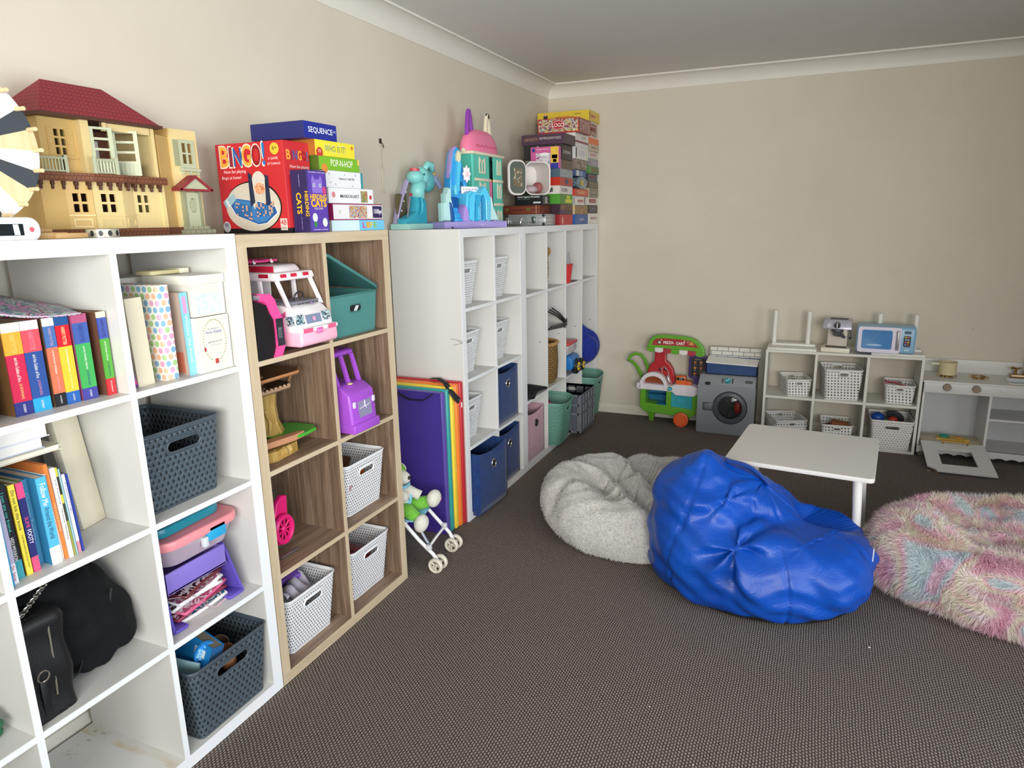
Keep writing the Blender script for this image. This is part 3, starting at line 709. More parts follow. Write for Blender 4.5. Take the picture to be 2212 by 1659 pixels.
# craft compartment
t = thing('letter_tray', 'purple plastic tray stand full of magazines', 'tray', (0, 0, 0)); PU = P('8a76cf', .35); PUD = P('5f4fb2', .35)
g = G(); g.box(.10, .362, -.334, -.126, z2+.112, z2+.118, PU); g.box(.355, .362, -.334, -.126, z2+.112, z2+.175, PU, .002); g.box(.10, .36, -.334, -.328, z2+.112, z2+.17, PU); g.box(.10, .36, -.132, -.126, z2+.112, z2+.17, PU); g.build('tray', t)
for nm, y0, y1 in (('side_stand', -.343, -.335), ('side_stand', -.120, -.112)):
    g = G(); s = -1 if y0 < -.3 else 1
    g.hexa([(.12, y0, z2), (.375, y0-(0 if s < 0 else -.030), z2), (.375, y1+(.030 if s > 0 else 0), z2), (.12, y1, z2), (.12, y0, z2+.17), (.345, y0, z2+.17), (.345, y1, z2+.17), (.12, y1, z2+.17)], PUD); g.build(nm, t)
g = G(); g.box(.325, .38, -.34, -.296, z2+.0005, z2+.012, PUD, .004); g.build('foot', t); g = G(); g.box(.325, .38, -.145, -.088, z2+.0005, z2+.012, PUD, .004); g.build('foot', t)
mg = [('e9e6e6', '2f6f96'), ('8b2f4c', '5c2438'), ('d9668f', 'b0446e'), ('efeef0', '3c2a2c'), ('e8e8ec', 'b05a84'), ('6a2a32', '40202a')]
for i, (a, c) in enumerate(mg):
    t = thing('magazine', ['white edged magazine with teal cover', 'dark red magazine', 'glossy pink magazine', 'white magazine with brown print', 'pale pink edged magazine', 'maroon magazine'][i]+' in the purple tray stand', 'magazine', (.24, -.222, z2+.014+i*.0145), rot=(.10, 0, .12*(i % 3-1)), group='magazines in the purple tray')
    g = G(); w = .19-.008*i; g.grid(lambda u, v: Vector((-.12+.24*u, -w/2+w*v, .006*math.sin(PI*v)*((i % 2)*2-1)+.004)), 4, 8, P(a, .3)); o = g.build('pages', t, smooth='keep'); o.modifiers.new('thickness', 'SOLIDIFY').thickness = .007
    g = G(); g.grid(lambda u, v: Vector((-.12+.236*u, -w/2+w*v, .006*math.sin(PI*v)*((i % 2)*2-1)+.0053)), 4, 8, mottled('mag%d' % i, (c, a, c, 'e8d8dc', c), 28, .25)); g.build('cover', t, smooth='keep')
t = thing('craft_box', 'clear plastic craft box with pink lid and blue clasp', 'storage box', (.235, -.195, z2+.1765)); CL = P('e2cfe0', .15, alpha=.55, spec=.6)
g = G(); pr = [(.10, .0), (.118, .055)]
def ring(r, z, w=1.0): return [(x, y*w, z) for x, y in rrect(.25*r, .262*r, .04)]
a_ = ring(.86, 0); b_ = ring(1.0, .060); n_ = len(a_)
g.add(a_+b_, [(i, (i+1) % n_, n_+(i+1) % n_, n_+i) for i in range(n_)]+[tuple(range(n_))[::-1]], CL); o = g.build('box_body', t, smooth=40)
g = G(); T = frame((0, 0, .058), (1, 0, 0), (0, 1, 0)); g.curvefill([rrect(.262, .276, .045)], .028, P('f0949c', .35), T, .006); g.build('lid', t)
g = G(); g.box(.117, .137, .012, .078, .032, .078, P('2ba3d6', .35), .006); g.box(.119, .134, -.006, .012, .02, .05, P('cfd6da', .3), .003); g.build('clasp', t)
g = G(); g.ell((0, 0, .03), (.09, .09, .022), mottled('craft_bits', ('d8a0c8', 'e8e8f0', 'a08ab0', 'b0d0e0', 'e0b0a0'), 40)); g.build('craft_contents', t)
t = thing('pencil_case', 'teal flat plastic case lying on the pink lidded box', 'case', (.215, -.21, z2+.2635), .04); g = G(); g.curvefill([rrect(.22, .235, .035)], .030, P('1f8396', .3), None, .008); g.build('case_body', t)
t = thing('pencil_case', 'small pink patterned tin on top of the teal case', 'case', (.255, -.185, z2+.2945), .12); g = G(); g.box(-.08, .07, -.075, .05, 0, .032, P('d878b8', .3), .005); g.build('tin_body', t)
g = G(); g.box(-.081, .071, -.076, .051, .024, .037, mottled('tin_lid', ('7a3a6a', '3a3a78', 'c85a98', '5a2a5a', 'a04a80'), 50, .3), .004); g.build('lid', t)
t = thing('pink_ribbon', 'pale pink ribbon trailing over the shelf edge', 'ribbon', (0, 0, 0)); g = G()
pts = [(.33, -.31, z2+.085), (.36, -.25, z2+.07), (.365, -.22, z2+.02), (.372, -.19, z2+.003), (.36, -.14, z2+.003), (.375, -.09, z2+.003), (.30, -.05, z2+.003)]
pts = [Vector(pts[min(int(s), 5)]).lerp(Vector(pts[min(int(s), 5)+1]), s-min(int(s), 5)) for s in [i*6/40 for i in range(41)]]
g.tube(pts, .0035, P('e6c3cf', .5), 6, flat=(1, .25)); g.build('ribbon', t)

# black bags
BK = cloth('0f1114', '08090b', 30); BKL = P('0d0e11', .5, grain=.25, gs=260)
t = thing('backpack', 'large slumped black cloth bag', 'bag', (0, 0, 0))
c0 = np.array((.21, -.555, z2+.10))
def f_bag(p):
    a = s_ell(p, (.20, -.53, z2+.125), (.155, .125, .155)); b = s_ell(p, (.215, -.47, z2+.085), (.13, .085, .09)); c = s_ell(p, (.22, -.62, z2+.18), (.12, .10, .13))
    f = smin(smin(a, b, .05), c, .05)
    x, y, z = p[..., 0], p[..., 1], p[..., 2]
    return f+.006*np.sin(34*y+26*z+3*np.sin(20*x))+.003*np.sin(70*z-44*y+2*np.sin(31*y))
p_ = star(c0, f_bag, 120, 90, .45, 80, z2+.001); p_[..., 2] = np.minimum(p_[..., 2], Az[1][1]-.002); p_[..., 1] = np.clip(p_[..., 1], Ay[1][0]+.001, Ay[1][1]-.001); p_[..., 0] = np.minimum(p_[..., 0], .355)
g = G(); star_mesh(g, p_, BK); g.build('bag_body', t, smooth=180)
g = G(); g.tube([(.335+.012*math.sin(i*.7), -.63+.011*i, z2+.035+.0012*i*i*.6+.004*math.sin(i)) for i in range(16)], .004, P('0c0d0f', .6), 6); g.build('piping', t)
g = G(); g.quad((.348, -.475, z2+.048), (0, .012, .012), (.001, -.002, .003), P('e8e8e8', .5)); g.build('care_tag', t)
t = thing('handbag', 'black leather handbag with zip and silver chain in front of the cloth bag', 'bag', (0, 0, 0))
def f_hb(p):
    x, y, z = p[..., 0], p[..., 1], p[..., 2]
    q = np.stack([np.abs(x-.315)-.05, np.abs(y+.69-.12*(z-z2-.13)*0)-.048+.05*np.maximum(z-z2-.2, 0), np.abs(z-z2-.115)-.115], -1)
    d = np.linalg.norm(np.maximum(q, 0), axis=-1)+np.minimum(q.max(-1), 0)-.022
    return d+.004*np.sin(45*z+18*y)
p_ = star((.315, -.69, z2+.12), f_hb, 90, 80, .35, 70, z2+.001); p_[..., 1] = np.maximum(p_[..., 1], Ay[1][0]+.001)
g = G(); star_mesh(g, p_, BKL); g.build('bag_body', t, smooth=180)
g = G(); g.tube([(.385, -.662, z2+.225), (.387, -.665, z2+.14), (.386, -.67, z2+.05)], .0022, P('b9b6a8', .3, .8), 6); g.box(.386, .389, -.671, -.663, z2+.095, z2+.125, P('d0cdc0', .3, .7), .001); g.build('zip', t)
g = G()
for i in range(10):
    c = Vector((.36-.004*i, -.70+.0105*i, z2+.262+.0035*i)); a = .5+(i % 2)*1.4
    g.tube([c+Vector((math.sin(a)*.004*math.cos(w), .0085*math.sin(w), math.cos(a)*.004*math.cos(w)+.001*i)) for w in [2*PI*j/10 for j in range(10)]], .0014, P('d5d2cc', .25, .9), 5, closed=True)
g.build('chain', t)
g = G(); g.tube([(.392, -.695+.013*math.cos(w), z2+.115+.013*math.sin(w)) for w in [2*PI*j/18 for j in range(18)]], .0022, P('cfccc4', .2, .95), 6, closed=True); g.box(.385, .391, -.705, -.688, z2+.0, z2+.105, BKL, .002); g.build('strap_ring', t)
t = thing('plastic_toy', 'dark green plastic toy at the left picture edge in the lower cell', 'toy', (.36, -.78, z1+.353)); t.location = (.33, -.79, Az[1][0])
g = G()
for i in range(7): g.ell((.0+.012*math.sin(i*2), .012*math.cos(i*3), .012+.008*i*.8), (.014, .014, .012), P('1f5a3c', .4), 10)
g.build('toy_body', t)
# damp stains on the empty bottom compartment
m, k = newmat('white_laminate_stained', .42, 0, .45); v = k.coord(); s_ = k.sep(v)
def win(a, lo, hi): return k.math('MULTIPLY', k.math('GREATER_THAN', a, lo), k.math('LESS_THAN', a, hi))
n1 = k.math('MULTIPLY', k.ramp(k.noise(v, 34, 6, .75), [(.57, 0.0), (.64, .8)]), k.ramp(s_[0], [(.03, 1.0), (.14, 0.0)]))
n2 = k.math('MULTIPLY', k.ramp(k.noise(k.mapping(v, (1, 3, 1)), 9, 3), [(.42, 0.0), (.62, .6)]), win(s_[1], 1.04, 1.078))
c = k.mix(n1, lin('dcdcd8'), '7a6a48'); k.color(k.mix(n2, c, 'c9b183'))
bb = [o for o in A.children if o.name.startswith('bottom_board')][0]; bb.data.materials[0] = m
# ---------------------------------------------------------------- oak shelf: toys
def gw(t):
    g = G(); L, R_ = t.location, t.rotation_euler
    g.M = (Matrix.Translation(L) @ R_.to_matrix().to_4x4()).inverted(); return g
w1, w2, w3, w4 = Bz[0][0], Bz[1][0], Bz[2][0], Bz[3][0]
def wheel(t, c, r, w, tyre, hub, spokes=8, ax='y', sg=-1, name='wheel'):
    T = frame(c, (1, 0, 0), (0, 0, 1)) if ax == 'y' else frame(c, (0, 1, 0), (0, 0, 1))
    g = gw(t); g.lathe([(r*.62, -w/2), (r*.93, -w/2), (r, -w*.3), (r, w*.3), (r*.93, w/2), (r*.62, w/2), (r*.62, -w/2)], tyre, 32, T, cap=False)
    o = g.build(name, t)
    g = gw(t); g.lathe([(0, w*.30), (r*.2, w*.40), (r*.2, -w*.40), (0, -w*.30)], hub, 16, T, cap=False); g.lathe([(r*.56, -w*.42), (r*.66, -w*.46), (r*.66, w*.46), (r*.56, w*.42), (r*.56, -w*.42)], hub, 32, T, cap=False)
    for i in range(spokes):
        a = 2*PI*i/spokes; p0 = T @ Vector((r*.15*math.cos(a), r*.15*math.sin(a), sg*-w*.34)); p1 = T @ Vector((r*.6*math.cos(a), r*.6*math.sin(a), sg*-w*.36)); g.tube([p0, p1], r*.07, hub, 5)
    g.lathe([(0, -w*.1), (r*.6, -w*.1), (r*.6, w*.1), (0, w*.1)], P('2a2528', .6), 24, T, cap=False)
    wo = g.build('hub', t); wo.parent = o; return o
PK = P('f5b9cf', .3); PW = P('f3eef2', .28); HOT = P('f0509a', .3); RED = P('c4173a', .3); TY = P('131316', .55)
# pink and white toy ambulance
t = thing('toy_ambulance', 'white and pink toy ambulance van in the top left cell of the oak shelf', 'toy vehicle', (.30, .27, w4))
ya, yb_ = .192, .366
def shell(g, prof, y0, y1, m, r=.008):
    bm = bmesh.new(); vs = [bm.verts.new((x, y0, z)) for x, z in prof]; f = bm.faces.new(vs); ex = bmesh.ops.extrude_face_region(bm, geom=[f])
    for v in [e for e in ex['geom'] if isinstance(e, bmesh.types.BMVert)]: v.co.y = y1
    bmesh.ops.bevel(bm, geom=bm.edges[:], offset=r, segments=3, profile=.5, affect='EDGES'); g.addbm(bm, m)
b = w4
g = gw(t); shell(g, [(.06, b+.055), (.43, b+.055), (.444, b+.075), (.438, b+.112), (.405, b+.142), (.375, b+.150), (.06, b+.150)], ya, yb_, PW, .010); g.build('body', t)
g = gw(t); shell(g, [(.06, b+.018), (.448, b+.018), (.456, b+.03), (.454, b+.066), (.06, b+.066)], ya-.004, yb_+.004, PK, .007); g.build('lower_skirt', t)
g = gw(t); shell(g, [(.34, b+.062), (.460, b+.062), (.462, b+.078), (.34, b+.082)], ya-.003, yb_+.003, PW, .006); g.build('bumper', t)
g = gw(t); shell(g, [(.06, b+.225), (.372, b+.225), (.380, b+.232), (.372, b+.252), (.06, b+.255)], ya-.001, yb_+.001, PW, .006)
shell(g, [(.06, b+.250), (.348, b+.250), (.325, b+.274), (.06, b+.276)], ya+.022, yb_-.022, PW, .010); g.build('roof', t)
for yy in (ya+.004, yb_-.012):
    g = gw(t); g.hexa([(.395, yy, b+.145), (.412, yy, b+.142), (.412, yy+.008, b+.142), (.395, yy+.008, b+.145), (.355, yy, b+.228), (.372, yy, b+.228), (.372, yy+.008, b+.228), (.355, yy+.008, b+.228)], PW, .002); g.build('windscreen_pillar', t)
    g = gw(t); g.hexa([(.285, yy, b+.145), (.305, yy, b+.145), (.305, yy+.008, b+.145), (.285, yy+.008, b+.145), (.285, yy, b+.228), (.300, yy, b+.228), (.300, yy+.008, b+.228), (.285, yy+.008, b+.228)], PW, .002); g.build('door_pillar', t)
    g = gw(t); g.box(.06, .19, yy, yy+.008, b+.145, b+.228, PW, .003); g.build('side_wall', t)
g = gw(t); g.box(.30, .40, ya+.01, yb_-.01, b+.150, b+.158, P('7c7c88', .5), .004); g.tube([(.372+.006*math.sin(a), .285+.022*math.cos(a), b+.166+.02*math.sin(a)) for a in [2*PI*i/16 for i in range(16)]], .0028, P('26262a', .4), 6, closed=True); g.build('dashboard', t)
g = gw(t)
for y0 in (.200, .248, .306): g.quad((.3795, y0, b+.236), (0, .028, 0), (-.002, 0, .011), P('c62a45', .3), .0025)
g.box(.225, .345, ya+.017, ya+.020, b+.252, b+.272, P('b8213c', .25), .001); g.quad((.30, ya, b+.236), (.04, 0, 0), (0, 0, .012), P('b8213c', .3), .002); g.build('warning_lights', t)
g = gw(t); sil = mottled('chrome_sticker', ('b8d4dc', '6a90a4', '2e3d4c', 'dbe8ec', '88b0b8'), 90, .2)
g.quad((.442, .232, b+.088), (0, .074, 0), (-.006, 0, .028), P('8f9fc0', .3, .3), .0022); g.quad((.441, .184, b+.090), (0, .040, 0), (-.006, 0, .030), sil, .0022); g.quad((.441, .314, b+.090), (0, .040, 0), (-.006, 0, .030), sil, .0022)
g.quad((.40, ya, b+.084), (.030, 0, .004), (-.006, 0, .030), sil, .0015); g.quad((.462, .190, b+.064), (0, .046, 0), (0, 0, .014), P('e0608c', .3), .0015); g.quad((.462, .312, b+.064), (0, .040, 0), (0, 0, .014), P('e0608c', .3), .0015)
g.disc((.441, .268, b+.102), (0, .008, 0), (-.0017, 0, .008), P('e0a0c0', .3), .003); g.build('headlight_stickers', t)
g = gw(t); g.box(.462, .4645, .254, .284, b+.056, b+.074, P('ee6ab6', .3), .001); g.text('Barbie', (.4646, .2565, b+.061), (0, 1, 0), (0, 0, 1), .025, P('f8d0e6', .4)); g.build('number_plate', t)
g = gw(t)
for i in range(5): g.tube([(.395+.004*i, .255+.014*i, b+.1475+.002*math.sin(i*2)), (.400, .262+.014*i, b+.1478)], .0012, P('2c2c34', .5), 4)
g.disc((.402, .312, b+.1445), (.004, .002, -.003), (0, .009, 0), P('b89ad0', .4), .003); g.build('bonnet_sticker', t)
g = gw(t); g.hexa([(.345, ya, b+.085), (.395, ya, b+.115), (.395, ya-.001, b+.115), (.345, ya-.001, b+.085), (.36, ya, b+.112), (.396, ya, b+.132), (.396, ya-.001, b+.132), (.36, ya-.001, b+.112)], P('dd6b9c', .4)); g.build('side_stripe', t)
g = gw(t); g.tube([(.10, .22, b+.287), (.27, .22, b+.287)], .004, HOT, 6); g.tube([(.10, .30, b+.287), (.28, .30, b+.287)], .004, HOT, 6); g.box(.16, .25, .215, .305, b+.280, b+.288, HOT, .003)
for x in (.12, .26):
    for y in (.22, .30): g.ell((x, y, b+.284), (.006, .006, .008), PW, 8)
g.build('roof_stretcher', t)
for x in (.352, .13): wheel(t, (x, ya+.004, b+.0365), .036, .026, TY, P('b9a3b4', .3, .4), 9)
for x in (.352, .13): wheel(t, (x, yb_-.004, b+.0365), .036, .026, TY, P('b9a3b4', .3, .4), 9)
# pink toy car standing on its side
t = thing('toy_car', 'hot pink and black toy car tipped on its side beside the toy ambulance', 'toy vehicle', (.33, .11, w4))
T = frame((.20, 0, 0), (0, 1, 0), (0, 0, 1)); g = gw(t)
outer = [(.041, b+.005), (.132, b+.003), (.148, b+.028), (.153, b+.075), (.149, b+.118), (.130, b+.150), (.122, b+.178), (.104, b+.197), (.076, b+.200), (.041, b+.185)]
g.prism([(.041, b+.001), (.103, b+.001), (.114, b+.035), (.114, b+.12), (.090, b+.165), (.041, b+.180)], .215, P('0d0d10', .5), T); g.build('underbody', t)
g = gw(t); inn = [(.116, b+.03), (.120, b+.075), (.116, b+.115), (.100, b+.14), (.090, b+.165), (.076, b+.178)]
ring_ = [(.100, b+.002)]+outer[1:9]+inn[::-1]
g.prism(ring_, .222, HOT, T); g.build('side_body', t)
g = gw(t); g.quad((.4225, .116, b+.035), (0, .032, 0), (0, -.002, .085), P('23252b', .5), .001)
for i in range(6): g.quad((.4232, .118+.0045*i, b+.04), (0, .0015, 0), (0, 0, .07), P('3c4048', .5), .001)
g.quad((.4242, .120, b+.06), (0, .016, 0), (0, 0, .032), P('6a6f78', .4), .001); g.text('E52', (.4252, .134, b+.064), (0, 0, 1), (0, -1, 0), .022, P('23252b', .5)); g.build('grille', t)
g = gw(t); g.tube([(.395, .055, b+.19), (.40, .085, b+.187), (.40, .095, b+.177)], .009, P('a9aab2', .25, .6), 8); g.build('windscreen_trim', t)
# teal lidded box
TEAL = P('4f8b88', .45); TEALD = P('477f7c', .45)
t = thing('lidded_storage_box', 'teal ribbed storage box with propped open lid on the oak shelf', 'storage box', (.235, .572, w4))
def rib_box(g, w, d, h, tp, m, hx):
    R = []
    for k in range(13):
        f = k/12; pts = rrect(d-2*tp*(1-f), w-2*tp*(1-f), .022, 5); out = []
        for i, (x, y) in enumerate(pts):
            x2, y2 = pts[(i+1) % len(pts)]; n = max(1, int(math.hypot(x2-x, y2-y)/.0035))
            out += [(x+(x2-x)*j/n, y+(y2-y)*j/n) for j in range(n)]
        R.append(out)
    N = min(len(r) for r in R); N = len(R[12]); base = R[12]; vs = []
    for k in range(13):
        f = k/12; sc = (1-2*tp*(1-f)/w)
        for i, (x, y) in enumerate(base):
            rb = 1+(.0035 if (i % 2 and 0 < k < 11) else 0)*1.0; vs.append((x*sc*rb, y*sc*rb, h*f))
    fs = []
    for k in range(12):
        for i in range(N):
            j = (i+1) % N; q = (k*N+i, k*N+j, (k+1)*N+j, (k+1)*N+i); c = [sum(vs[a][u] for a in q)/4 for u in range(3)]
            fs.append(q)
    g.add(vs, fs+[tuple(range(N))], m)
g = G(); rib_box(g, .305, .30, .150, .010, TEAL, 0); o = g.build('box_body', t, smooth='keep'); md = o.modifiers.new('thickness', 'SOLIDIFY'); md.thickness = .003; md.offset = -1
g = G(); g.tube([(x, y, .150) for x, y in rrect(.302, .307, .022, 6)], .0035, TEALD, 6, closed=True); g.build('rim', t)
g = G(); g.tube([(.1485, a, .098+b_) for a, b_ in stadium(.075, .028)], .003, TEALD, 6, closed=True); T = frame((.1475, 0, .098), (0, 1, 0), (0, 0, 1)); g.prism(stadium(.072, .025), .0015, P('10171a', .8), T); g.quad((.1492, -.012, .088), (0, .020, 0), (0, .014, .018), P('d8dae4', .5), .001); g.build('handle_slot', t)
g = G(); T = Matrix.Translation((.0, .152, .158)) @ Matrix.Rotation(-math.radians(25), 4, 'X') @ Matrix.Rotation(math.radians(2), 4, 'Y'); g.curvefill([rrect(.305, .345, .03, c=(0, -.170))], .012, TEALD, T, .004); g.build('lid', t)
# tree house
t = thing('toy_tree_house', 'toy tree house with tan trunk, brown decks and green base', 'toy', (.27, .20, w3)); z = w3; TR = wood_mat('tree_plastic', '8a6a32', 'b08f4c', 'd2b474', 2, 1.2); DK = P('8a6440', .45); DKE = P('b98a64', .4)
g = gw(t); g.prism([(.125, .075), (.345, .055), (.365, .13), (.35, .24), (.30, .29), (.20, .27), (.14, .19)], .035, TR, frame((0, 0, z), (1, 0, 0), (0, 1, 0))); 
for i in range(16):
    a = i*.42; g.ell((.26+.095*math.cos(a), .165+.085*math.sin(a), z+.018), (.018, .018, .020), TR, 8)
g.build('rock_base', t)
g = gw(t); T = frame((0, 0, z+.048), (1, 0, 0), (0, 1, 0))
g.curvefill([[(.15, .20), (.30, .17), (.355, .20), (.368, .26), (.36, .325), (.33, .35), (.25, .345), (.17, .30)]], .012, P('46a338', .35), T, .003); g.build('lawn', t)
g = gw(t); g.prism([(.27, .045), (.335, .05), (.352, .13), (.365, .21), (.362, .265), (.345, .262), (.335, .21), (.315, .14), (.27, .08)], .020, P('c08a68', .45), frame((0, 0, z+.045), (1, 0, 0), (0, 1, 0))); g.build('path', t)
g = gw(t); pr = []
for k, (zz, r) in enumerate(((.06, .066), (.10, .05), (.15, .046), (.20, .05), (.215, .066), (.222, .066))): pr.append((r, zz))
g.lathe(pr, TR, 9, frame((.235, .215, z), (1, .2, 0), (-.2, 1, 0)))
g.tube([(.30, .12, z+.065), (.32, .13, z+.11), (.315, .125, z+.15), (.30, .14, z+.165), (.28, .165, z+.15)], .008, TR, 7); g.tube([(.30, .17, z+.07), (.305, .17, z+.11), (.285, .175, z+.15)], .007, TR, 7); g.build('trunk', t)
def deck(z0, x0, x1, y0, y1, sk, edge, nm, knobs):
    g = gw(t); T = frame((0, 0, z0), (1, 0, 0), (0, 1, 0)); g.prism([(x0, y0), (x1-.02, y0), (x1, y0+.03), (x1, y1-.06), (x1-.05, y1), (x0, y1)], .008, sk, T)
    g.tube([(x1-.02, y0, z0+.008), (x1, y0+.03, z0+.008), (x1, y1-.06, z0+.008), (x1-.05, y1, z0+.008)], .005, edge, 6)
    g.tube([(x1-.06+.022*math.cos(a), y0+.085+.03*math.sin(a), z0+.010) for a in [2*PI*i/14 for i in range(14)]], .003, edge, 5, closed=True)
    for i in range(knobs): g.ell((x1-.002, y0+.03+i*(y1-y0-.09)/max(1, knobs-1), z0+.012), (.006, .007, .007), edge, 8)
    g.build(nm, t)
deck(z+.222, .16, .352, .055, .285, P('5b4330', .5), P('a5876c', .5), 'lower_deck', 8)
deck(z+.262, .16, .350, .050, .335, P('7a5434', .35), P('b98258', .4), 'upper_deck', 1)
g = gw(t); g.tube([(.31, .27, z+.232), (.315, .275, z+.25), (.312, .282, z+.262)], .004, DK, 6); g.cyl((.24, .20, z+.22), (.24, .20, z+.264), .02, DK); g.build('deck_posts', t)
# purple toy food truck
t = thing('toy_truck', 'purple toy truck with grey radiator and flower ornament on its roof', 'toy vehicle', (.30, .51, w3)); V = P('a452cc', .3); z = w3
g = gw(t); shell(g, [(.10, z+.02), (.43, z+.02), (.438, z+.035), (.428, z+.150), (.385, z+.178), (.10, z+.178)], .437, .590, V, .009); shell(g, [(.30, z+.006), (.447, z+.006), (.447, z+.040), (.30, z+.040)], .435, .594, V, .005); g.build('body', t)
g = gw(t); shell(g, [(.10, z+.275), (.345, z+.275), (.355, z+.285), (.345, z+.298), (.10, z+.298)], .440, .585, V, .009)
for y0 in (.442, .506, .570):
    g.hexa([(.365, y0, z+.176), (.382, y0, z+.176), (.382, y0+.013, z+.176), (.365, y0+.013, z+.176), (.338, y0, z+.28), (.352, y0, z+.28), (.352, y0+.013, z+.28), (.338, y0+.013, z+.28)], V, .002)
g.box(.24, .26, .442, .450, z+.17, z+.28, V, .002); g.box(.12, .13, .442, .584, z+.17, z+.28, P('1d1a22', .5)); g.build('cab', t)
g = gw(t); g.quad((.4355, .482, z+.058), (0, .080, 0), (-.0075, 0, .072), P('9a96b8', .35, .2), .0015)
g.tube([(.436, .488, z+.092), (.435, .512, z+.094), (.434, .52, z+.098), (.4335, .530, z+.094), (.4325, .555, z+.097)], .0016, P('e9e6f2', .3), 5); g.tube([(.4345, .520, z+.118), (.436, .52, z+.094), (.437, .527, z+.088)], .002, P('e9e6f2', .3), 5); g.build('radiator_grille', t)
g = gw(t)
for y0 in (.452, .570):
    g.box(.431, .436, y0, y0+.014, z+.10, z+.122, P('dcdcf0', .25), .001); g.ell((.437, y0+.007, z+.083), (.003, .004, .004), V, 8)
g.build('headlights', t)
g = gw(t); g.ell((.39, .500, z+.1795), (.010, .013, .004), P('e6d7a0', .3), 12); g.build('bonnet_badge', t)
for x, y in ((.30, .437), (.30, .588), (.15, .437)): wheel(t, (x, y+.004, z+.036), .036, .022, TY, P('8a8a90', .35, .5), 6)
g = gw(t); g.tube([(.30, .448, z+.298), (.30, .452, z+.325), (.305, .47, z+.333), (.31, .49, z+.322), (.312, .494, z+.306)], .009, P('b35cd2', .3), 8)
for a in range(5): g.ell((.30+.012*math.cos(a*1.26), .458+.014*math.sin(a*1.26), z+.318), (.011, .011, .009), P('c070da', .3), 8)
g.cyl((.312, .494, z+.306), (.312, .494, z+.292), .0035, P('9fcf9f', .3)); g.box(.22, .33, .455, .52, z+.2985, z+.305, P('7a2f3c', .4), .002); g.build('roof_ornament', t)
# pink toy helicopter
t = thing('toy_helicopter', 'hot pink toy helicopter tail with propeller beside the left side of the oak shelf', 'toy vehicle', (.27, .13, w2)); z = w2; HP_ = P('e21f74', .28)
g = gw(t); g.ell((.25, .095, z+.13), (.10, .045, .075), P('39b6d6', .3), 22); g.build('cabin', t)
g = gw(t); T = frame((.30, 0, 0), (0, 1, 0), (0, 0, 1))
fin = [(.075, z+.105), (.10, z+.09), (.13, z+.125), (.15, z+.185), (.175, z+.202), (.193, z+.197), (.190, z+.135), (.183, z+.115), (.168, z+.06), (.165, z+.035), (.135, z+.045), (.10, z+.045), (.075, z+.06)]
g.curvefill([fin], .02, HP_, T, .005); g.build('tail_fin', t)
g = gw(t); c = (.333, .155, z+.095); g.tube([(c[0], c[1]+.038*math.cos(a), c[2]+.045*math.sin(a)) for a in [2*PI*i/24 for i in range(24)]], .010, HP_, 8, closed=True); g.ell(c, (.006, .012, .014), HP_, 12)
for i in range(9):
    a = 2*PI*i/9; g.tube([c, (c[0]+.001, c[1]+.034*math.cos(a), c[2]+.040*math.sin(a))], .0035, HP_, 5)
g.disc((.326, c[1], c[2]), (0, .036, 0), (0, 0, .043), P('6b1033', .5), 0); g.build('tail_rotor', t)
g = gw(t); g.tube([(.20, .09, z+.008), (.345, .12, z+.006), (.35, .19, z+.010)], .005, P('b0b0b8', .2, .9), 8); g.tube([(.20, .06, z+.008), (.32, .07, z+.006), (.335, .10, z+.03)], .004, P('b0b0b8', .2, .9), 8); g.cyl((.30, .115, z+.008), (.29, .11, z+.06), .005, HP_); g.build('skids', t)
g = gw(t); g.cyl((.24, .095, z+.20), (.24, .095, z+.222), .006, P('8a8a90', .3)); g.tube([(.20, .02+.03, z+.222), (.24, .095, z+.226), (.30, .17, z+.224)], .006, P('70757a', .25, .3), 6, flat=(1, .3)); g.build('main_rotor', t)
g = gw(t); T = frame((.315, .062, z+.02), (0, 1, 0), (0, 0, 1)); g.curvefill([[(0, 0), (.03, .01), (.035, .06), (.015, .09), (-.01, .07)]], .012, P('f25a9c', .3), T, .003); g.build('door_panel', t)
# white baskets in the oak shelf
wb = basket('plastic_basket', 'white woven plastic basket in the third row of the oak shelf, at the right', .262, .30, .212, .022, W_SKIN, W_RIM, (.095, .027, .048), cr=.024)
place(wb, (.222, .593, w2))
dup(wb, (.222, .586, w1), 0, 'white woven plastic basket at the bottom right of the oak shelf')
dup(wb, (.232, .216, w1), 0, 'white woven plastic basket at the bottom left of the oak shelf with purple toys')
def blob(name, label, cat, c, r, m, part='body', seed=0, n=18):
    t = thing(name, label, cat, (c[0], c[1], c[2]-r[2])); g = G(); rr = random.Random(seed)
    g.ell((0, 0, r[2]), r, m, n); g.build(part, t); return t
def slab(name, label, cat, loc, size, m, rot=(0, 0, 0), part='body', r=.004, group=None):
    t = thing(name, label, cat, loc, rot=rot, group=group); g = G(); g.box(-size[0]/2, size[0]/2, -size[1]/2, size[1]/2, 0, size[2], m, r); g.build(part, t); return t
slab('wooden_toy', 'dark brown wooden toy part sticking up in the upper white basket of the oak shelf', 'toy', (.22, .58, w2+.12), (.10, .10, .07), P('5a3c26', .5), (.3, .2, .5))
slab('cardboard_piece', 'mauve cardboard piece in the upper white basket of the oak shelf', 'card', (.30, .53, w2+.125), (.10, .12, .025), P('a88a90', .6), (.1, .3, .3))
slab('orange_block', 'orange toy block behind the handle slot of the upper white basket', 'toy', (.31, .60, w2+.10), (.05, .05, .05), P('b8592c', .5), (.1, .1, .3))
slab('picture_box', 'red and black checked box inside the bottom right white basket', 'box', (.25, .565, w1+.08), (.14, .15, .075), mottled('check_red', ('b01c34', '3a1420', 'd23a50', '1a1014'), 90, .4, 0), (0, .1, .1))
slab('plastic_toy', 'lilac plastic toy bar lying across the bottom left white basket', 'toy', (.22, .225, w1+.185), (.05, .15, .022), P('8a5fc8', .3), (.15, .1, -.6))
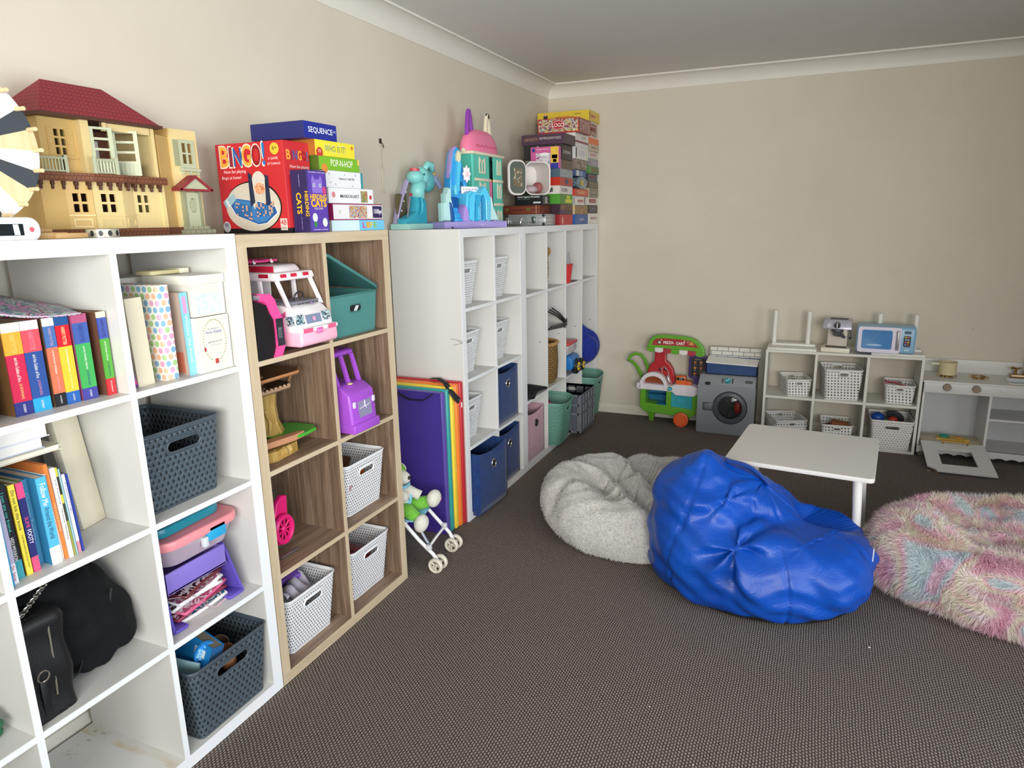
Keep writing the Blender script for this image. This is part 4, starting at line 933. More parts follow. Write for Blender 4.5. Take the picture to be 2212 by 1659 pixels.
slab('plastic_toy', 'dark purple plastic toy lying in the bottom left white basket', 'toy', (.18, .21, w1+.14), (.12, .15, .035), P('3f2a78', .35), (.1, -.1, .3))
t = thing('plastic_bag', 'crumpled clear grey plastic bag in the bottom left white basket', 'bag', (.28, .20, w1+.14)); g = G()
g.grid(lambda i, j: Vector((-.09+.17*i, -.09+.17*j, .03+.022*math.sin(9*i+4*j)+.016*math.sin(17*j-6*i)+.03*i)), 14, 14, P('c2bccb', .25, alpha=.85)); g.build('bag_sheet', t, smooth='keep')

# ---------------------------------------------------------------- boxes on top of the oak shelf
zt = Bh+.0005
def art_bingo(g, w, d, h):
    R_ = [('f0a83c', 'B'), ('8a2a3a', 'I'), ('2a63a8', 'N'), ('f0a83c', 'G'), ('8e1a24', 'O'), ('2a72b8', '!')]
    L = [(.07, .12, .62), (.205, .045, .60), (.27, .12, .56), (.40, .13, .63), (.545, .13, .62), (.70, .04, .68)]
    for (c, s), (a, ww, hh) in zip(R_, L):
        for k, (col, o1, gw_) in enumerate((('f3e9d8', .009, 1.22), (c, 0, 1.0))):
            zh = .062*hh/.6*(1.12 if k == 0 else 1)
            g.text(s, (-d/2+a*d-(.004 if k == 0 else 0), -w/2-.0003*k, h*.745-(.004 if k == 0 else 0)), (1, 0, 0), (0, 0, 1), (ww*d)*(1.18 if k == 0 else 1), P(col, .4), h=zh, bold=.02)
    ST(g, w, d, 'Have fun playing', .10, .44, h*.665, None, 'f4e6e2', shear=.2); ST(g, w, d, 'Bingo at home!', .06, .36, h*.60, None, 'f4e6e2', shear=.2)
    ST(g, w, d, 'A GAME', .78, .92, h*.80, None, 'f4e6e2'); ST(g, w, d, 'OF CHANCE', .76, .95, h*.745, None, 'f4e6e2')
    g.disc((-d/2+.88*d, -w/2, h*.915), (.018, 0, 0), (0, 0, .018), P('d9bd3c', .4)); ST(g, w, d, '6+', .85, .91, h*.90, .013, '2a2620')
    g.disc((-d/2+.50*d, -w/2-.0002, h*.30), (.118, 0, 0), (0, 0, .080), P('241a18', .4), n=40); g.disc((-d/2+.49*d, -w/2-.0004, h*.295), (.115, 0, 0), (0, 0, .077), P('cfc8b8', .4), n=40)
    Tt = frame((-d/2+.16*d, -w/2-.0008, h*.10), (1, 0, 0), (0, 0, 1))
    for col, k in (('dfe4ee', 1.05), ('2c5c96', 1.0), ('3f7cb8', .9)):
        pl = [(.0, .06), (.015, .085), (.09, .075), (.10, .045), (.115, .072), (.185, .055), (.192, .035), (.145, .004), (.11, .0), (.02, .03)]
        cx, cy = .095, .045; g.prism([(cx+(a-cx)*k, cy+(b2_-cy)*k) for a, b2_ in pl], .0003, P(col, .35), Tt @ Matrix.Translation((0, 0, .0003 if k == 1.05 else (.0006 if k == 1 else .0009))))
    rr = random.Random(4)
    for i in range(9):
        for j in range(7):
            for sx in (0, 1):
                a = (.025+.0085*i if not sx else .112+.0085*i); b2_ = .068-.006*j-.002*i*(1 if not sx else -.4)+(.0 if not sx else -.006)
                if b2_ > .012 and (a < .092 or sx):
                    on = rr.random() < .26; g.disc((-d/2+.16*d+a, -w/2-.0022, h*.10+b2_), (.0036 if on else .0022, 0, 0), (0, 0, .0036 if on else .0022), P('e0a37c' if on else '1c3c74', .4), n=8)
    g.prism([(.085, .055), (.105, .07), (.10, .155), (.085, .165)], .0005, P('26304c', .4), Tt @ Matrix.Translation((0, 0, .001))); g.prism([(.15, .06), (.17, .06), (.168, .15), (.155, .155)], .0005, P('26304c', .4), Tt @ Matrix.Translation((0, 0, .001)))
    g.disc((-d/2+.16*d+.128, -w/2-.0018, h*.10+.128), (.030, 0, 0), (0, 0, .038), P('d8cfc8', .2), n=28); g.disc((-d/2+.16*d+.130, -w/2-.0021, h*.10+.112), (.022, 0, 0), (0, 0, .018), mottled('bingo_balls', ('d98a5c', 'e8b08c', 'c0704a'), 120), n=20)
    for i in range(3): g.prism([(0, 0), (.028, .018), (.040, .0), (.012, -.022)], .0004, P('dfe6ee' if i % 2 else '9cbcc8', .4), frame((-d/2+.04*d+.010*i, -w/2-.0008-.0003*i, h*.36+.004*i), (1, 0, 0), (0, 0, 1)))
    SQ(g, w, d, 0, 1, 0, h*.055, '16181c'); g.disc((-d/2+.06*d, -w/2-.0006, h*.075), (.016, 0, 0), (0, 0, .018), P('cfd2dc', .4)); g.text('90', (-d/2+.03*d, -w/2-.0012, h*.07), (1, 0, 0), (0, 0, 1), .018, P('23335c', .5))
    g.quad((-d/2+.875*d, -w/2-.0004, h*.03), (.028, 0, 0), (0, 0, h*.13), P('dccfc6', .4)); g.text('48', (-d/2+.885*d, -w/2-.0009, h*.085), (1, 0, 0), (0, 0, 1), .022, P('c2282c', .5), h=.018); g.text('CARDS', (-d/2+.885*d, -w/2-.0009, h*.045), (1, 0, 0), (0, 0, 1), .022, P('1a1a1c', .5))
    # right hand side panel facing the room
    for s, c, a, ww in (('B', 'f0a83c', .10, .16), ('i', '8a2a3a', .28, .05), ('N', '2a63a8', .36, .16), ('G', 'f0a83c', .54, .15), ('O', '8e1a24', .71, .15), ('!', '2a72b8', .88, .05)): FT(g, w, d, s, a, a+ww, h*.80, .030, c, bold=.02)
    FT(g, w, d, 'Have fun playing', .2, .95, h*.70, None, 'f6e6e6', shear=.2); FT(g, w, d, 'Bingo at home!', .15, .8, h*.63, None, 'f6e6e6', shear=.2)
    FQ(g, w, d, 0, 1, 0, h*.055, '16181c')
carton('large red bingo game box standing upright on the oak shelf', .090, .371, .275, .398, zt, zt+.284, 'c52b33', art_bingo)
YL = 'f2b92c'
def art_cats(g, w, d, h):
    g.quad((-d/2, -w/2, 0), (d, 0, 0), (0, 0, h), P('2e2358', .4), .0002)
    g.text('HERDING', (d/2-.012, -w/2-.0004, h*.66), (0, 0, -1), (1, 0, 0), h*.40, P(YL, .4), h=.014, bold=.02); g.text('CATS', (-.014, -w/2-.0004, h*.64), (0, 0, -1), (1, 0, 0), h*.34, P(YL, .4), h=.020, bold=.03)
    g.text('THE PURRFECT', (0, -w/2-.0004, h*.93), (0, 0, -1), (1, 0, 0), h*.2, P('b9aee0', .4)); g.text('GET YOUR CLAWS', (0, -w/2-.0004, h*.25), (0, 0, -1), (1, 0, 0), h*.2, P('b9aee0', .4))
    FQ(g, w, d, .04, .96, h*.02, h*.98, '5a3fa6'); FT(g, w, d, 'THE PURRFECT PARTY GAME', .08, .92, h*.955, None, 'e8e0f8')
    for x in (.34, .66): g.disc((d/2, -w/2+x*w, h*.76), (0, .006, 0), (0, 0, .006), P('cfd8e8', .4), .0006); g.disc((d/2, -w/2+x*w, h*.76), (0, .0025, 0), (0, 0, .0025), P('1c1838', .4), .0009)
    g.prism([(-.024, -.02), (.024, -.02), (.026, .02), (.020, .036), (.010, .022), (-.010, .022), (-.020, .036), (-.026, .02)], .0003, P('8a70cc', .4), frame((d/2+.0002, -w/2+.5*w, h*.74), (0, 1, 0), (0, 0, 1)))
    FT(g, w, d, 'HERDING', .10, .95, h*.53, .017, YL, bold=.03); FT(g, w, d, 'CATS', .12, .92, h*.41, .024, YL, bold=.04); FT(g, w, d, 'DICE GAME', .28, .72, h*.37, None, 'f0e8d8')
    for x, z_ in ((.28, .24), (.78, .16)): g.disc((d/2, -w/2+x*w, h*z_), (0, .012, 0), (0, 0, .014), P('dfe6e4', .4), .0005)
    g.disc((d/2, -w/2+.28*w, h*.13), (0, .008, 0), (0, 0, .009), P('2f8a4a', .4), .0007); FT(g, w, d, 'YOU PROTECT YOUR PRIDE', .15, .9, h*.03, None, 'e8e0f8')
    g.disc((d/2, -w/2+.85*w, h*.68), (0, .010, 0), (0, 0, .013), P('c8447c', .4), .0006)
carton('small purple game box with cartoon cat face beside the red bingo box', .376, .440, .292, .388, zt, zt+.193, '3c2c78', art_cats)
def stack(x1, dep, y0, y1, za, zb, col, lab, art=None, side=None, ttl=None, **k):
    return carton(lab, x1-dep, x1, y0, y1, za, zb, col, art, side=side, **k)
SG = 'stacked games on the oak shelf'
def lab_art(title, a, b, zf, zh, col, extra=()):
    def f(g, w, d, h):
        FT(g, w, d, title, a, b, h*zf, h*zh if zh else None, col, bold=.01)
        for e in extra:
            if e[0] == 'q': FQ(g, w, d, e[1], e[2], h*e[3], h*e[4], e[5])
            elif e[0] == 't': g.text(e[1], (d/2+.0003, -w/2+e[2]*w, h*e[4]), (0, 1, 0), (0, 0, 1), (e[3]-e[2])*w, P(e[5], .5), h=h*e[6] if e[6] else None)
            elif e[0] == 'd': g.disc((d/2, -w/2+e[1]*w, h*e[2]), (0, e[3], 0), (0, 0, e[3]), P(e[4], .4), .0003)
            elif e[0] == 'm': g.quad((d/2, -w/2+e[1]*w, h*e[3]), (0, (e[2]-e[1])*w, 0), (0, 0, (e[4]-e[3])*h), mottled(*e[5]), .0003)
    return f
def life_art(g, w, d, h):
    g.quad((d/2, -w/2, 0), (0, w*.5, 0), (0, 0, h), P('cfe8f2', .4), .0002); FQ(g, w, d, .5, 1, 0, h, '74c4ea')
    for i, (c, s) in enumerate((('d63c8c', 'L'), ('e8a83c', 'I'), ('e6c83c', 'F'), ('8cc04c', 'E'))): FT(g, w, d, s, .56+.075*i, .62+.075*i, h*.25, h*.55, c, bold=.02)
s_ = [
 (.400, .24, .452, .768, zt, zt+.037, 'dfe8ec', 'life board game box with pale to sky blue side, bottom of the stack', life_art, 'a9adb0'),
 (.398, .24, .468, .765, zt+.0375, zt+.094, 'e8e6ea', 'jigsaw box with magenta edges and a thousand pieces label', lab_art('1000pc', .80, .98, .30, .4, 'e8e2f2', (('q', 0, 1, 0, .06, '8e1f58'), ('q', 0, 1, .94, 1, '8e1f58'), ('q', .78, .985, .12, .88, '2e2452'), ('t', '1000pc', .80, .97, .34, 'e9e2f4', .34), ('m', .30, .66, .12, .88, ('jigsaw_art', ('b8884a', 'd8c060', '8aa0c8', 'c86a4a', 'e8d8b0', '6a5a8a'), 70)), ('d', .12, .5, .007, 'c8d4c4'))), '8e1f58'),
 (.398, .23, .450, .710, zt+.0945, zt+.146, 'e9ecef', 'white racing puzzle box with small picture and red splash', lab_art('MARIOKART', .24, .66, .36, .22, '4a4a52', (('m', .70, .86, .08, .86, ('kart_art', ('4a7ab0', 'c8a060', '6aa05a', 'b04a3a', 'dfe4ea'), 90)), ('d', .10, .55, .010, 'd98a94'), ('d', .93, .45, .008, 'c8323c'))), 'c8ccd0'),
 (.398, .23, .440, .650, zt+.1465, zt+.202, 'e6e9ee', 'white speckled craft kit box with teal end', lab_art('Sensory Craft Kit', .34, .76, .44, .18, '4a4e58', (('q', .94, 1, 0, 1, '2f8f9a'), ('d', .1, .8, .004, 'a8b4c8'), ('d', .25, .2, .003, 'c8a0b8'), ('d', .5, .8, .003, 'b0c0a8'), ('d', .8, .8, .004, 'b0b8c8'), ('d', .7, .15, .003, 'a0b0c0'), ('d', .12, .3, .003, 'b4a8c0'))), 'cdd0d6'),
 (.399, .23, .411, .634, zt+.2025, zt+.246, '7ab52f', 'green pop n hop game box', lab_art('POP-N-HOP', .27, .82, .30, .52, 'eef6da', (('d', .12, .10, .016, 'd98a3c'), ('q', .95, 1, .55, 1, 'e6c06a'))), '4f6a20'),
 (.398, .23, .398, .612, zt+.2465, zt+.2965, 'e8dc3a', 'yellow who is it game box', lab_art('WHO IS IT?', .22, .76, .26, .50, 'f6f6e2', (('t', 'WHO IS IT?', .225, .755, .30, '5c8a2c', .42), ('d', .10, .18, .017, 'c23a34'), ('t', '32', .06, .13, .2, 'f4e8c0', .18), ('d', .93, .72, .007, 'd0842c'))), 'b06a28'),
 (.396, .22, .352, .520, zt+.297, zt+.349, '1f2d90', 'dark blue sequence game box on top of the stack', lab_art('SEQUENCE', .12, .86, .30, .40, 'e9ecf6', (('t', 'GAME', .87, .96, .52, 'cfd4ea', .12),)), '232a6c'),
]
for x1, dep, y0, y1, za, zb, col, lab, art, side in s_: carton(lab, x1-dep, x1, y0, y1, za, zb, col, art, side=side)['group'] = SG
# hook and fallen wooden hanger on the wall above the oak shelf
t = thing('wall_hook', 'small dark metal hook on the wall with string and a broken white frame piece hanging', 'hook', (0, 1.372, 1.87)); g = G(); DM = P('4a4238', .4, .6)
g.box(0, .004, -.010, .008, -.010, .012, DM, .001); g.tube([(.003, 0, 0), (.012, .002, -.012), (.014, .004, -.024), (.010, .010, -.028), (.008, .014, -.018)], .0022, DM, 6); g.build('hook', t)
g = G(); g.tube([(.010, .002, -.02), (.006, 0, -.06), (.005, .002, -.115)], .0009, P('a8a294', .7), 5); g.build('string', t)
g = G(); WH = P('cfcabb', .5)
g.tube([(.005, -.018, -.115), (.005, .018, -.119)], .0035, WH, 6); g.tube([(.005, -.020, -.225), (.005, .014, -.229)], .0035, WH, 6); g.box(.002, .008, -.008, -.003, -.222, -.118, WH, .001); g.box(.002, .008, .004, .009, -.224, -.118, WH, .001)
for yy, zz in ((-.018, -.115), (.018, -.119), (-.020, -.225), (.014, -.229)): g.ell((.005, yy, zz), (.005, .005, .005), WH, 8)
g.build('frame_piece', t)
# ---------------------------------------------------------------- far shelves
q1, q2, q3, q4 = [a for a, b in Cz]
W2S = W_SKIN
fb = basket('plastic_basket', 'white woven basket in the top left cell of the far white shelf', .245, .30, .215, .028, W2S, W_RIM, (.075, .024, .045), cr=.02)
place(fb, (.206, 1.541, q4))
for loc, lab in (((.206, 1.921, q4), 'white woven basket in the top right cell of the far white shelf'), ((.206, 1.541, q3), 'white woven basket in the second row left cell of the far white shelf'),
                 ((.206, 1.913, q3), 'white woven basket in the second row right cell of the far white shelf'), ((.206, 1.548, q2), 'white woven basket above the left navy cube, third row of the far white shelf')):
    dup(fb, loc, 0, lab)
RING = P('c9ccd2', .2, .9)
NV, NV2 = '1f3f7a', '182f5e'
c = fabric_cube('navy fabric storage cube above the other two navy cubes', .315, .33, .300, NV, NV2, RING); place(c, (.215, 1.925, q2+.001))
dup(c, (.225, 1.915, q1+.001), 0, 'navy fabric storage cube at the bottom right of the far white shelf')
dup(c, (.285, 1.583, q1-.012), -.06, 'navy fabric storage cube pulled slightly out at the bottom left of the far white shelf', scale=(1, 1.0, 1.08))
cp = fabric_cube('pale pink fabric storage cube at the bottom of the tall locker shelf', .300, .33, .305, 'c9a3ae', 'b68f9c', P('4a3f44', .4, .3)); place(cp, (.222, 2.339, .039))
# rainbow folding mat leaning between the shelves
t = thing('folding_play_mat', 'folded rainbow play mat standing upright against the side of the far white shelf', 'mat', (.25, 1.28, 0))
cols = ['b8222f', 'ee7c2e', 'f0cf3a', '2f9a95', '5a4aa0']; RM = [.032, .032, .034, .030, .036]; y = 1.370
for i, (c_, th) in enumerate(zip(cols, RM)):
    th *= 1.05; y0 = y-th; zt_ = .742-.006*i; xe = .398-.006*i; g = gw(t)
    g.box(.03, xe, y0+.001, y, .003, zt_, P(c_, .38, grain=.15, gs=120, sheen=.1), .009, 3)
    for k in range(3): g.tube([(.03+.002, y0+.002, .1), (.04, y0+.002, .12)], .001, P(c_, .4), 4)
    g.build('mat_panel', t); y = y0
g = gw(t); g.quad((.03, y-.0005, .004), (.338, 0, 0), (0, 0, .712), P('43308a', .4, grain=.2, gs=90), .0006); g.tube([(.375-.0, y+.0015, .01), (.376, y+.0015, .36), (.374, y+.0015, .708)], .0025, P('6a58b8', .4), 5); g.build('cover_seam', t)
g = gw(t); BKS = P('15161a', .7)
def strap(pts, w, m, g):
    n = 20; P_ = [Vector(p) for p in pts]; out = []
    for i in range(n+1):
        f = i/n*(len(P_)-1); k = min(int(f), len(P_)-2); out.append(P_[k].lerp(P_[k+1], f-k))
    g.tube(out, w, m, 6, flat=(1, .18))
strap([(.13, y-.004, .705), (.20, y-.006, .675), (.28, y-.006, .678), (.33, y-.004, .712)], .014, BKS, g); g.build('carry_handle', t)
g = gw(t); g.tube([(.24, 1.34, .748), (.29, 1.32, .757), (.345, 1.29, .745), (.385, 1.262, .715), (.402, 1.275, .685), (.405, 1.31, .655)], .015, BKS, 6, flat=(1, .2)); g.ell((.409, 1.305, .663), (.003, .004, .004), P('8a8a8c', .3, .7), 8); g.build('strap', t)
g = gw(t); g.box(.396, .400, 1.343, 1.350, .615, .64, P('e6e6e6', .5)); g.build('care_tag', t)
# doll pram with plush dog
t = thing('doll_pram', 'white framed doll stroller with pale wheels beside the oak shelf', 'toy pram', (.30, .96, 0)); WP = P('eceef0', .3); CW = P('dcd6c6', .4)
fwl, fwr = (.505, .875), (.475, 1.075)
def hub(c):
    g = gw(t)
    for dy in (-.022, .022):
        T = frame((c[0], c[1]+dy, .034), (1, 0, 0), (0, 0, 1)); g.lathe([(.022, -.008), (.030, -.010), (.034, -.005), (.034, .005), (.030, .010), (.022, .008), (.022, -.008)], CW, 28, T, cap=False)
        g.lathe([(0, -.007), (.009, -.009), (.009, .009), (0, .007)], CW, 14, T, cap=False)
        for k in range(3):
            a = k*2.094+.5; p0 = T @ Vector((0, 0, 0)); p1 = T @ Vector((.024*math.cos(a), .024*math.sin(a), 0)); g.tube([p0, p1], .0042, CW, 6)
    g.cyl((c[0], c[1]-.03, .034), (c[0], c[1]+.03, .034), .005, P('a8a49a', .4)); g.build('front_wheel', t)
for c_ in (fwl, fwr): hub(c_)
for c_ in ((.13, .83), (.10, 1.06)): hub(c_)
g = gw(t); g.tube([(.505, .875, .045), (.485, .873, .075), (.42, .865, .135), (.30, .855, .26), (.20, .85, .36)], .0085, WP, 8); g.build('front_leg_tube', t)
g = gw(t); g.tube([(.475, 1.075, .045), (.458, 1.072, .085), (.385, 1.06, .165), (.28, 1.045, .28), (.16, 1.03, .42), (.10, 1.02, .52)], .0085, WP, 8); g.build('front_leg_tube', t)
g = gw(t); g.tube([(.13, .83, .045), (.20, .845, .15), (.30, .855, .255)], .007, WP, 8); g.tube([(.10, 1.06, .045), (.20, 1.05, .18), (.29, 1.045, .27)], .007, WP, 8); g.build('rear_leg_tubes', t)
g = gw(t); g.tube([(.46, .87, .10), (.455, .96, .118), (.437, 1.068, .118)], .006, WP, 8); g.tube([(.25, .853, .12), (.25, .95, .11), (.25, 1.045, .12)], .006, WP, 8); g.build('cross_bar', t)
for c_ in ((.433, 1.067, .12), (.463, .872, .105), (.29, .856, .262), (.275, 1.045, .285)): g = gw(t); g.box(c_[0]-.012, c_[0]+.012, c_[1]-.010, c_[1]+.010, c_[2]-.012, c_[2]+.012, P('d5d8dc', .35), .004); g.build('joint', t)
g = gw(t); g.tube([(.46, .90, .085), (.43, .90, .13), (.40, .905, .17)], .006, P('8f99ac', .3), 6); g.build('brake_lever', t)
g = gw(t); g.grid(lambda i, j: Vector((.14+.24*i, .868+.165*j, .215+.05*(1-i)**2*2-.02*math.sin(PI*j))), 8, 6, P('7fb8d0', .7)); g.grid(lambda i, j: Vector((.14-.05*i, .868+.16*j, .31+.20*i)), 6, 6, P('7fb8d0', .7)); o = g.build('seat_fabric', t, smooth='keep'); o.modifiers.new('thickness', 'SOLIDIFY').thickness = .003
t = thing('plush_dog', 'green and white plush dog with pale blue harness sitting in the doll stroller', 'soft toy', (.25, .95, .21)); PGN = cloth('7cc24a', '5fa535', 90); PWH = cloth('e4e2d6', 'cfccc0', 90); PBL = cloth('8cc8e2', '74b4d2', 90)
def plush(g, parts, m, n=60):
    cs = np.mean([p[0] for p in parts], axis=0)
    def f(p):
        d = None
        for c, r in parts:
            e = s_ell(p, c, r); d = e if d is None else smin(d, e, .02)
        return d
    pts = star(cs, f, n, int(n*.7), .25, 60, -1); star_mesh(g, pts, m)
g = gw(t); plush(g, [((.27, .945, .285), (.058, .056, .066)), ((.255, .945, .33), (.045, .045, .045))], PWH); g.build('torso', t, smooth=180)
g = gw(t); plush(g, [((.265, .935, .40), (.052, .056, .054)), ((.235, .93, .42), (.05, .05, .05))], PGN); plush(g, [((.305, .925, .395), (.034, .03, .03)), ((.325, .928, .388), (.022, .022, .020))], PWH); g.ell((.345, .926, .394), (.010, .011, .009), P('141416', .3), 12); g.tube([(.335, .915, .375), (.337, .926, .371), (.332, .94, .376)], .0018, P('3a3a3a', .6), 5)
for yy in (.90, .958): g.ell((.298, yy, .418), (.006, .006, .008), P('17171a', .3), 10)
g.build('head', t, smooth=180)
g = gw(t); g.ell((.245, .885, .415), (.020, .016, .036), cloth('3f8f4a', None, 90), 14); g.ell((.265, .985, .405), (.030, .018, .030), PWH, 14); g.build('ears', t, smooth=180)
g = gw(t); g.tube([(.29, .97, .325), (.33, .985, .30), (.355, .995, .285)], [.024, .022, .024], PWH, 12); g.ell((.325, .895, .315), (.03, .026, .028), PWH, 14); g.build('arms', t, smooth=180)
for y0, x1, y1, z1_ in ((.915, .40, .915, .185), (.985, .405, 1.025, .262)):
    g = gw(t); g.tube([(.29, y0, .245), (.34, (y0+y1)/2, .240), ((x1+.36)/2, y1, (z1_+.24)/2)], [.032, .032, .027], PGN, 12); g.build('leg', t, smooth=180)
    g = gw(t); plush(g, [((x1, y1, z1_), (.026, .034, .036)), ((x1+.008, y1+.004, z1_+.012), (.024, .033, .030))], PWH, 40); g.build('foot', t, smooth=180)
g = gw(t); g.disc((.434, 1.030, .268), (.004, .012, .0), (-.002, 0, .012), P('d88a9c', .6), .001, 16); g.disc((.435, 1.030, .268), (.003, .006, .0), (-.001, 0, .006), P('e6e0d4', .6), .002, 16); g.build('paw_print', t)
g = gw(t); g.tube([(.30, .905, .34), (.328, .935, .30), (.327, .955, .265), (.30, .975, .235)], .010, PBL, 6, flat=(1, .3)); g.tube([(.29, .99, .33), (.325, .965, .30), (.332, .94, .27), (.30, .91, .24)], .010, PBL, 6, flat=(1, .3)); g.tube([(.285, .945+.06*math.cos(a), .335+.012*math.sin(a)) if False else (.262+.058*math.cos(a), .945+.058*math.sin(a), .345) for a in [2*PI*i/20 for i in range(20)]], .008, PBL, 6, closed=True); g.build('harness', t)
# ---- locker shelf contents
tb = basket('plastic_basket', 'teal woven laundry basket in the second bottom bay of the locker shelf', .325, .32, .285, .035, T_SKIN, T_RIM, (.085, .028, .05), cr=.085, curve=.02)
place(tb, (.325, 2.690, .0385)); 
dup(tb, (.335, 3.385, .0385), 0, 'teal woven laundry basket in the last bottom bay by the back wall', scale=(1, 1, 1.08))
def item(name, lab, cat, loc, size, m, rot, cone=False, part='body'):
    t = thing(name, lab, cat, loc, rot=rot); g = G()
    if cone: g.lathe([(size[0]*.2, 0), (size[0], size[2])], m, 16); 
    else: g.box(-size[0]/2, size[0]/2, -size[1]/2, size[1]/2, 0, size[2], m, .006)
    g.build(part, t); return t
item('toy_block', 'bright pink toy block in the front teal basket', 'toy', (.31, 2.63, .22), (.09, .08, .10), P('d85a92', .4), (.4, .3, .2))
item('toy_block', 'dark pink toy box in the front teal basket', 'toy', (.33, 2.72, .21), (.08, .10, .08), P('a83268', .4), (.2, -.3, .5))
item('toy_bat', 'purple toy bat leaning in the front teal basket', 'toy', (.29, 2.60, .24), (.02, .03, .12), P('8a4fc0', .4), (-.5, .3, .2))
t = thing('toy_ring', 'yellow green toy ring at the left of the front teal basket', 'toy', (.33, 2.565, .33)); g = G(); g.tube([(0, .022*math.cos(a), .022*math.sin(a)) for a in [2*PI*i/20 for i in range(20)]], .008, P('c8d84a', .4), 8, closed=True); g.disc((.0, 0, 0), (0, .016, 0), (0, 0, .016), P('5ab0c8', .4), .002); g.build('ring', t)
item('toy_box_red', 'red toy box inside the rear teal basket', 'toy', (.35, 3.34, .24), (.13, .14, .06), P('a8402c', .5), (0, .1, .2)).name = 'toy_box'
item('toy_box', 'grey green toy lying in the rear teal basket', 'toy', (.40, 3.42, .235), (.10, .10, .05), P('5a6a58', .5), (.2, .1, .8))
# grey folding crate
t = thing('folding_crate', 'grey plastic folding crate in the third bottom bay of the locker shelf', 'crate', (.33, 3.045, .0385)); GC = P('6f737d', .45); GCD = P('565a64', .5)
def crate_wall(x0, y0, x1, y1, nm):
    g = G(); L = math.hypot(x1-x0, y1-y0); T = frame((x0, y0, 0), (x1-x0, y1-y0, 0), (0, 0, 1)); g.curvefill([[(0, 0), (L, 0), (L, .275), (0, .275)], stadium(.08, .025, c=(L/2, .235))], .008, GCD, T)
    for k in range(6): g.prism([(L*k/5-.006+(.006 if k == 0 else 0)-(.006 if k == 5 else 0), 0), (L*k/5+.006+(.006 if k == 0 else 0)-(.006 if k == 5 else 0), 0), (L*k/5+.006, .275), (L*k/5-.006, .275)], .014, GC, T)
    for z in (0, .13, .195, .26): g.prism([(0, z), (L, z), (L, z+.015), (0, z+.015)], .014, GC, T)
    for k in (0.28, .72): g.prism([(L*k-.018, .02), (L*k+.018, .02), (L*k+.018, .20), (L*k-.018, .20)], .012, GC, T)
    g.build(nm, t)
crate_wall(.165, -.155, .165, .155, 'front_wall'); crate_wall(-.16, -.155, .165, -.155, 'side_wall'); crate_wall(.165, .155, -.16, .155, 'side_wall'); crate_wall(-.16, .155, -.16, -.155, 'back_wall')
g = G(); g.box(-.16, .165, -.155, .155, 0, .006, GC); g.build('crate_floor', t)
item('toy_comb', 'bright pink toys lying in the grey folding crate', 'toy', (.33, 3.03, .235), (.05, .10, .03), P('e04a8c', .4), (.2, .2, .4)); item('clothes_bundle', 'dark grey cloth bundle in the grey folding crate', 'cloth', (.30, 3.07, .12), (.2, .2, .12), cloth('4c4c58'), (0, 0, 0), part='cloth')
# black cloth in the first tall bay
t = thing('folded_cloth', 'black towel folded flat on the floor of the first tall locker bay', 'cloth', (.24, 2.34, .437)); g = G()
g.grid(lambda i, j: Vector((-.17+.335*i+.012*math.sin(9*j), -.155+.31*j, .016+.010*math.sin(7*j+3*i)+.008*i)), 16, 20, cloth('23262a', '15171b', 90)); g.build('cloth', t, smooth='keep').modifiers.new('thickness', 'SOLIDIFY').thickness = .014
# wicker
def wicker():
    m, k = newmat('wicker', .7, 0, .25); v = k.coord('UV' if False else 'Object'); s_ = k.sep(v)
    a = k.math('ARCTAN2', s_[1], s_[0]); w = k.math('MULTIPLY', s_[2], 62); row = k.math('FLOOR', w)
    u = k.math('ADD', k.math('MULTIPLY', a, 6.4), k.math('MULTIPLY', k.math('MODULO', row, 2.0), .5))
    fu = k.math('SUBTRACT', k.math('FRACT', u), .5); fv = k.math('SUBTRACT', k.math('FRACT', k.math('ADD', w, k.math('MULTIPLY', fu, .5))), .5)
    h = k.math('SUBTRACT', 1.0, k.math('ADD', k.math('POWER', k.math('MULTIPLY', fu, 1.7), 2.0), k.math('POWER', k.math('MULTIPLY', fv, 2.0), 2.0)), clamp=True)
    n = k.noise(v, 60, 3); k.color(k.mix(n, k.ramp(h, [(0, '3a2817'), (.4, '8c6a42'), (.9, 'b8925e')]), 'a88552')); k.bump(h, 1.0, .012); return m
WK = wicker()
t = thing('wicker_basket', 'tall round wicker basket in the second tall locker bay', 'basket', (.250, 2.705, .4365))
g = G(); g.lathe([(0, 0), (.125, .001), (.142, .03), (.148, .14), (.143, .255), (.140, .262), (.132, .255), (.137, .14), (.128, .03), (0, .012)], WK, 56, cap=False); g.build('basket_body', t)
g = G()
for k in range(60):
    a = 2*PI*k/60; b2_ = a+.16; g.tube([(.136*math.cos(a), .136*math.sin(a), .256), (.147*math.cos((a+b2_)/2), .147*math.sin((a+b2_)/2), .268), (.138*math.cos(b2_), .138*math.sin(b2_), .270)], .0075, P('b08a58', .7), 5)
g.build('braided_rim', t)
t = thing('wicker_tray', 'woven wicker tray standing on edge in the second top locker bay', 'tray', (.25, 2.59, 1.0765)); g = G()
pts = [(.12, -.02, .008), (.125, -.015, .07), (.125, -.01, .14), (.12, -.005, .195), (.135, .004, .225), (.125, .010, .245), (.09, .0, .25), (.0, -.03, .25), (-.1, -.04, .2), (-.12, -.04, .1), (-.1, -.04, .02), (0, -.03, .008)]
for k in range(3): g.tube([Vector(p)+Vector((.006*math.sin(k*2.1), .008*math.cos(k*2.1), 0)) for p in pts], .009, WK, 7, closed=True)
for i in range(40):
    f = i/40*len(pts); k = int(f); p = Vector(pts[k]).lerp(Vector(pts[(k+1) % len(pts)]), f-k); g.ell(p+Vector((.004, .004*(-1)**i, 0)), (.014, .013, .008), P('9c7647' if i % 2 else 'b99362', .7), 8)
g.build('woven_rim', t)
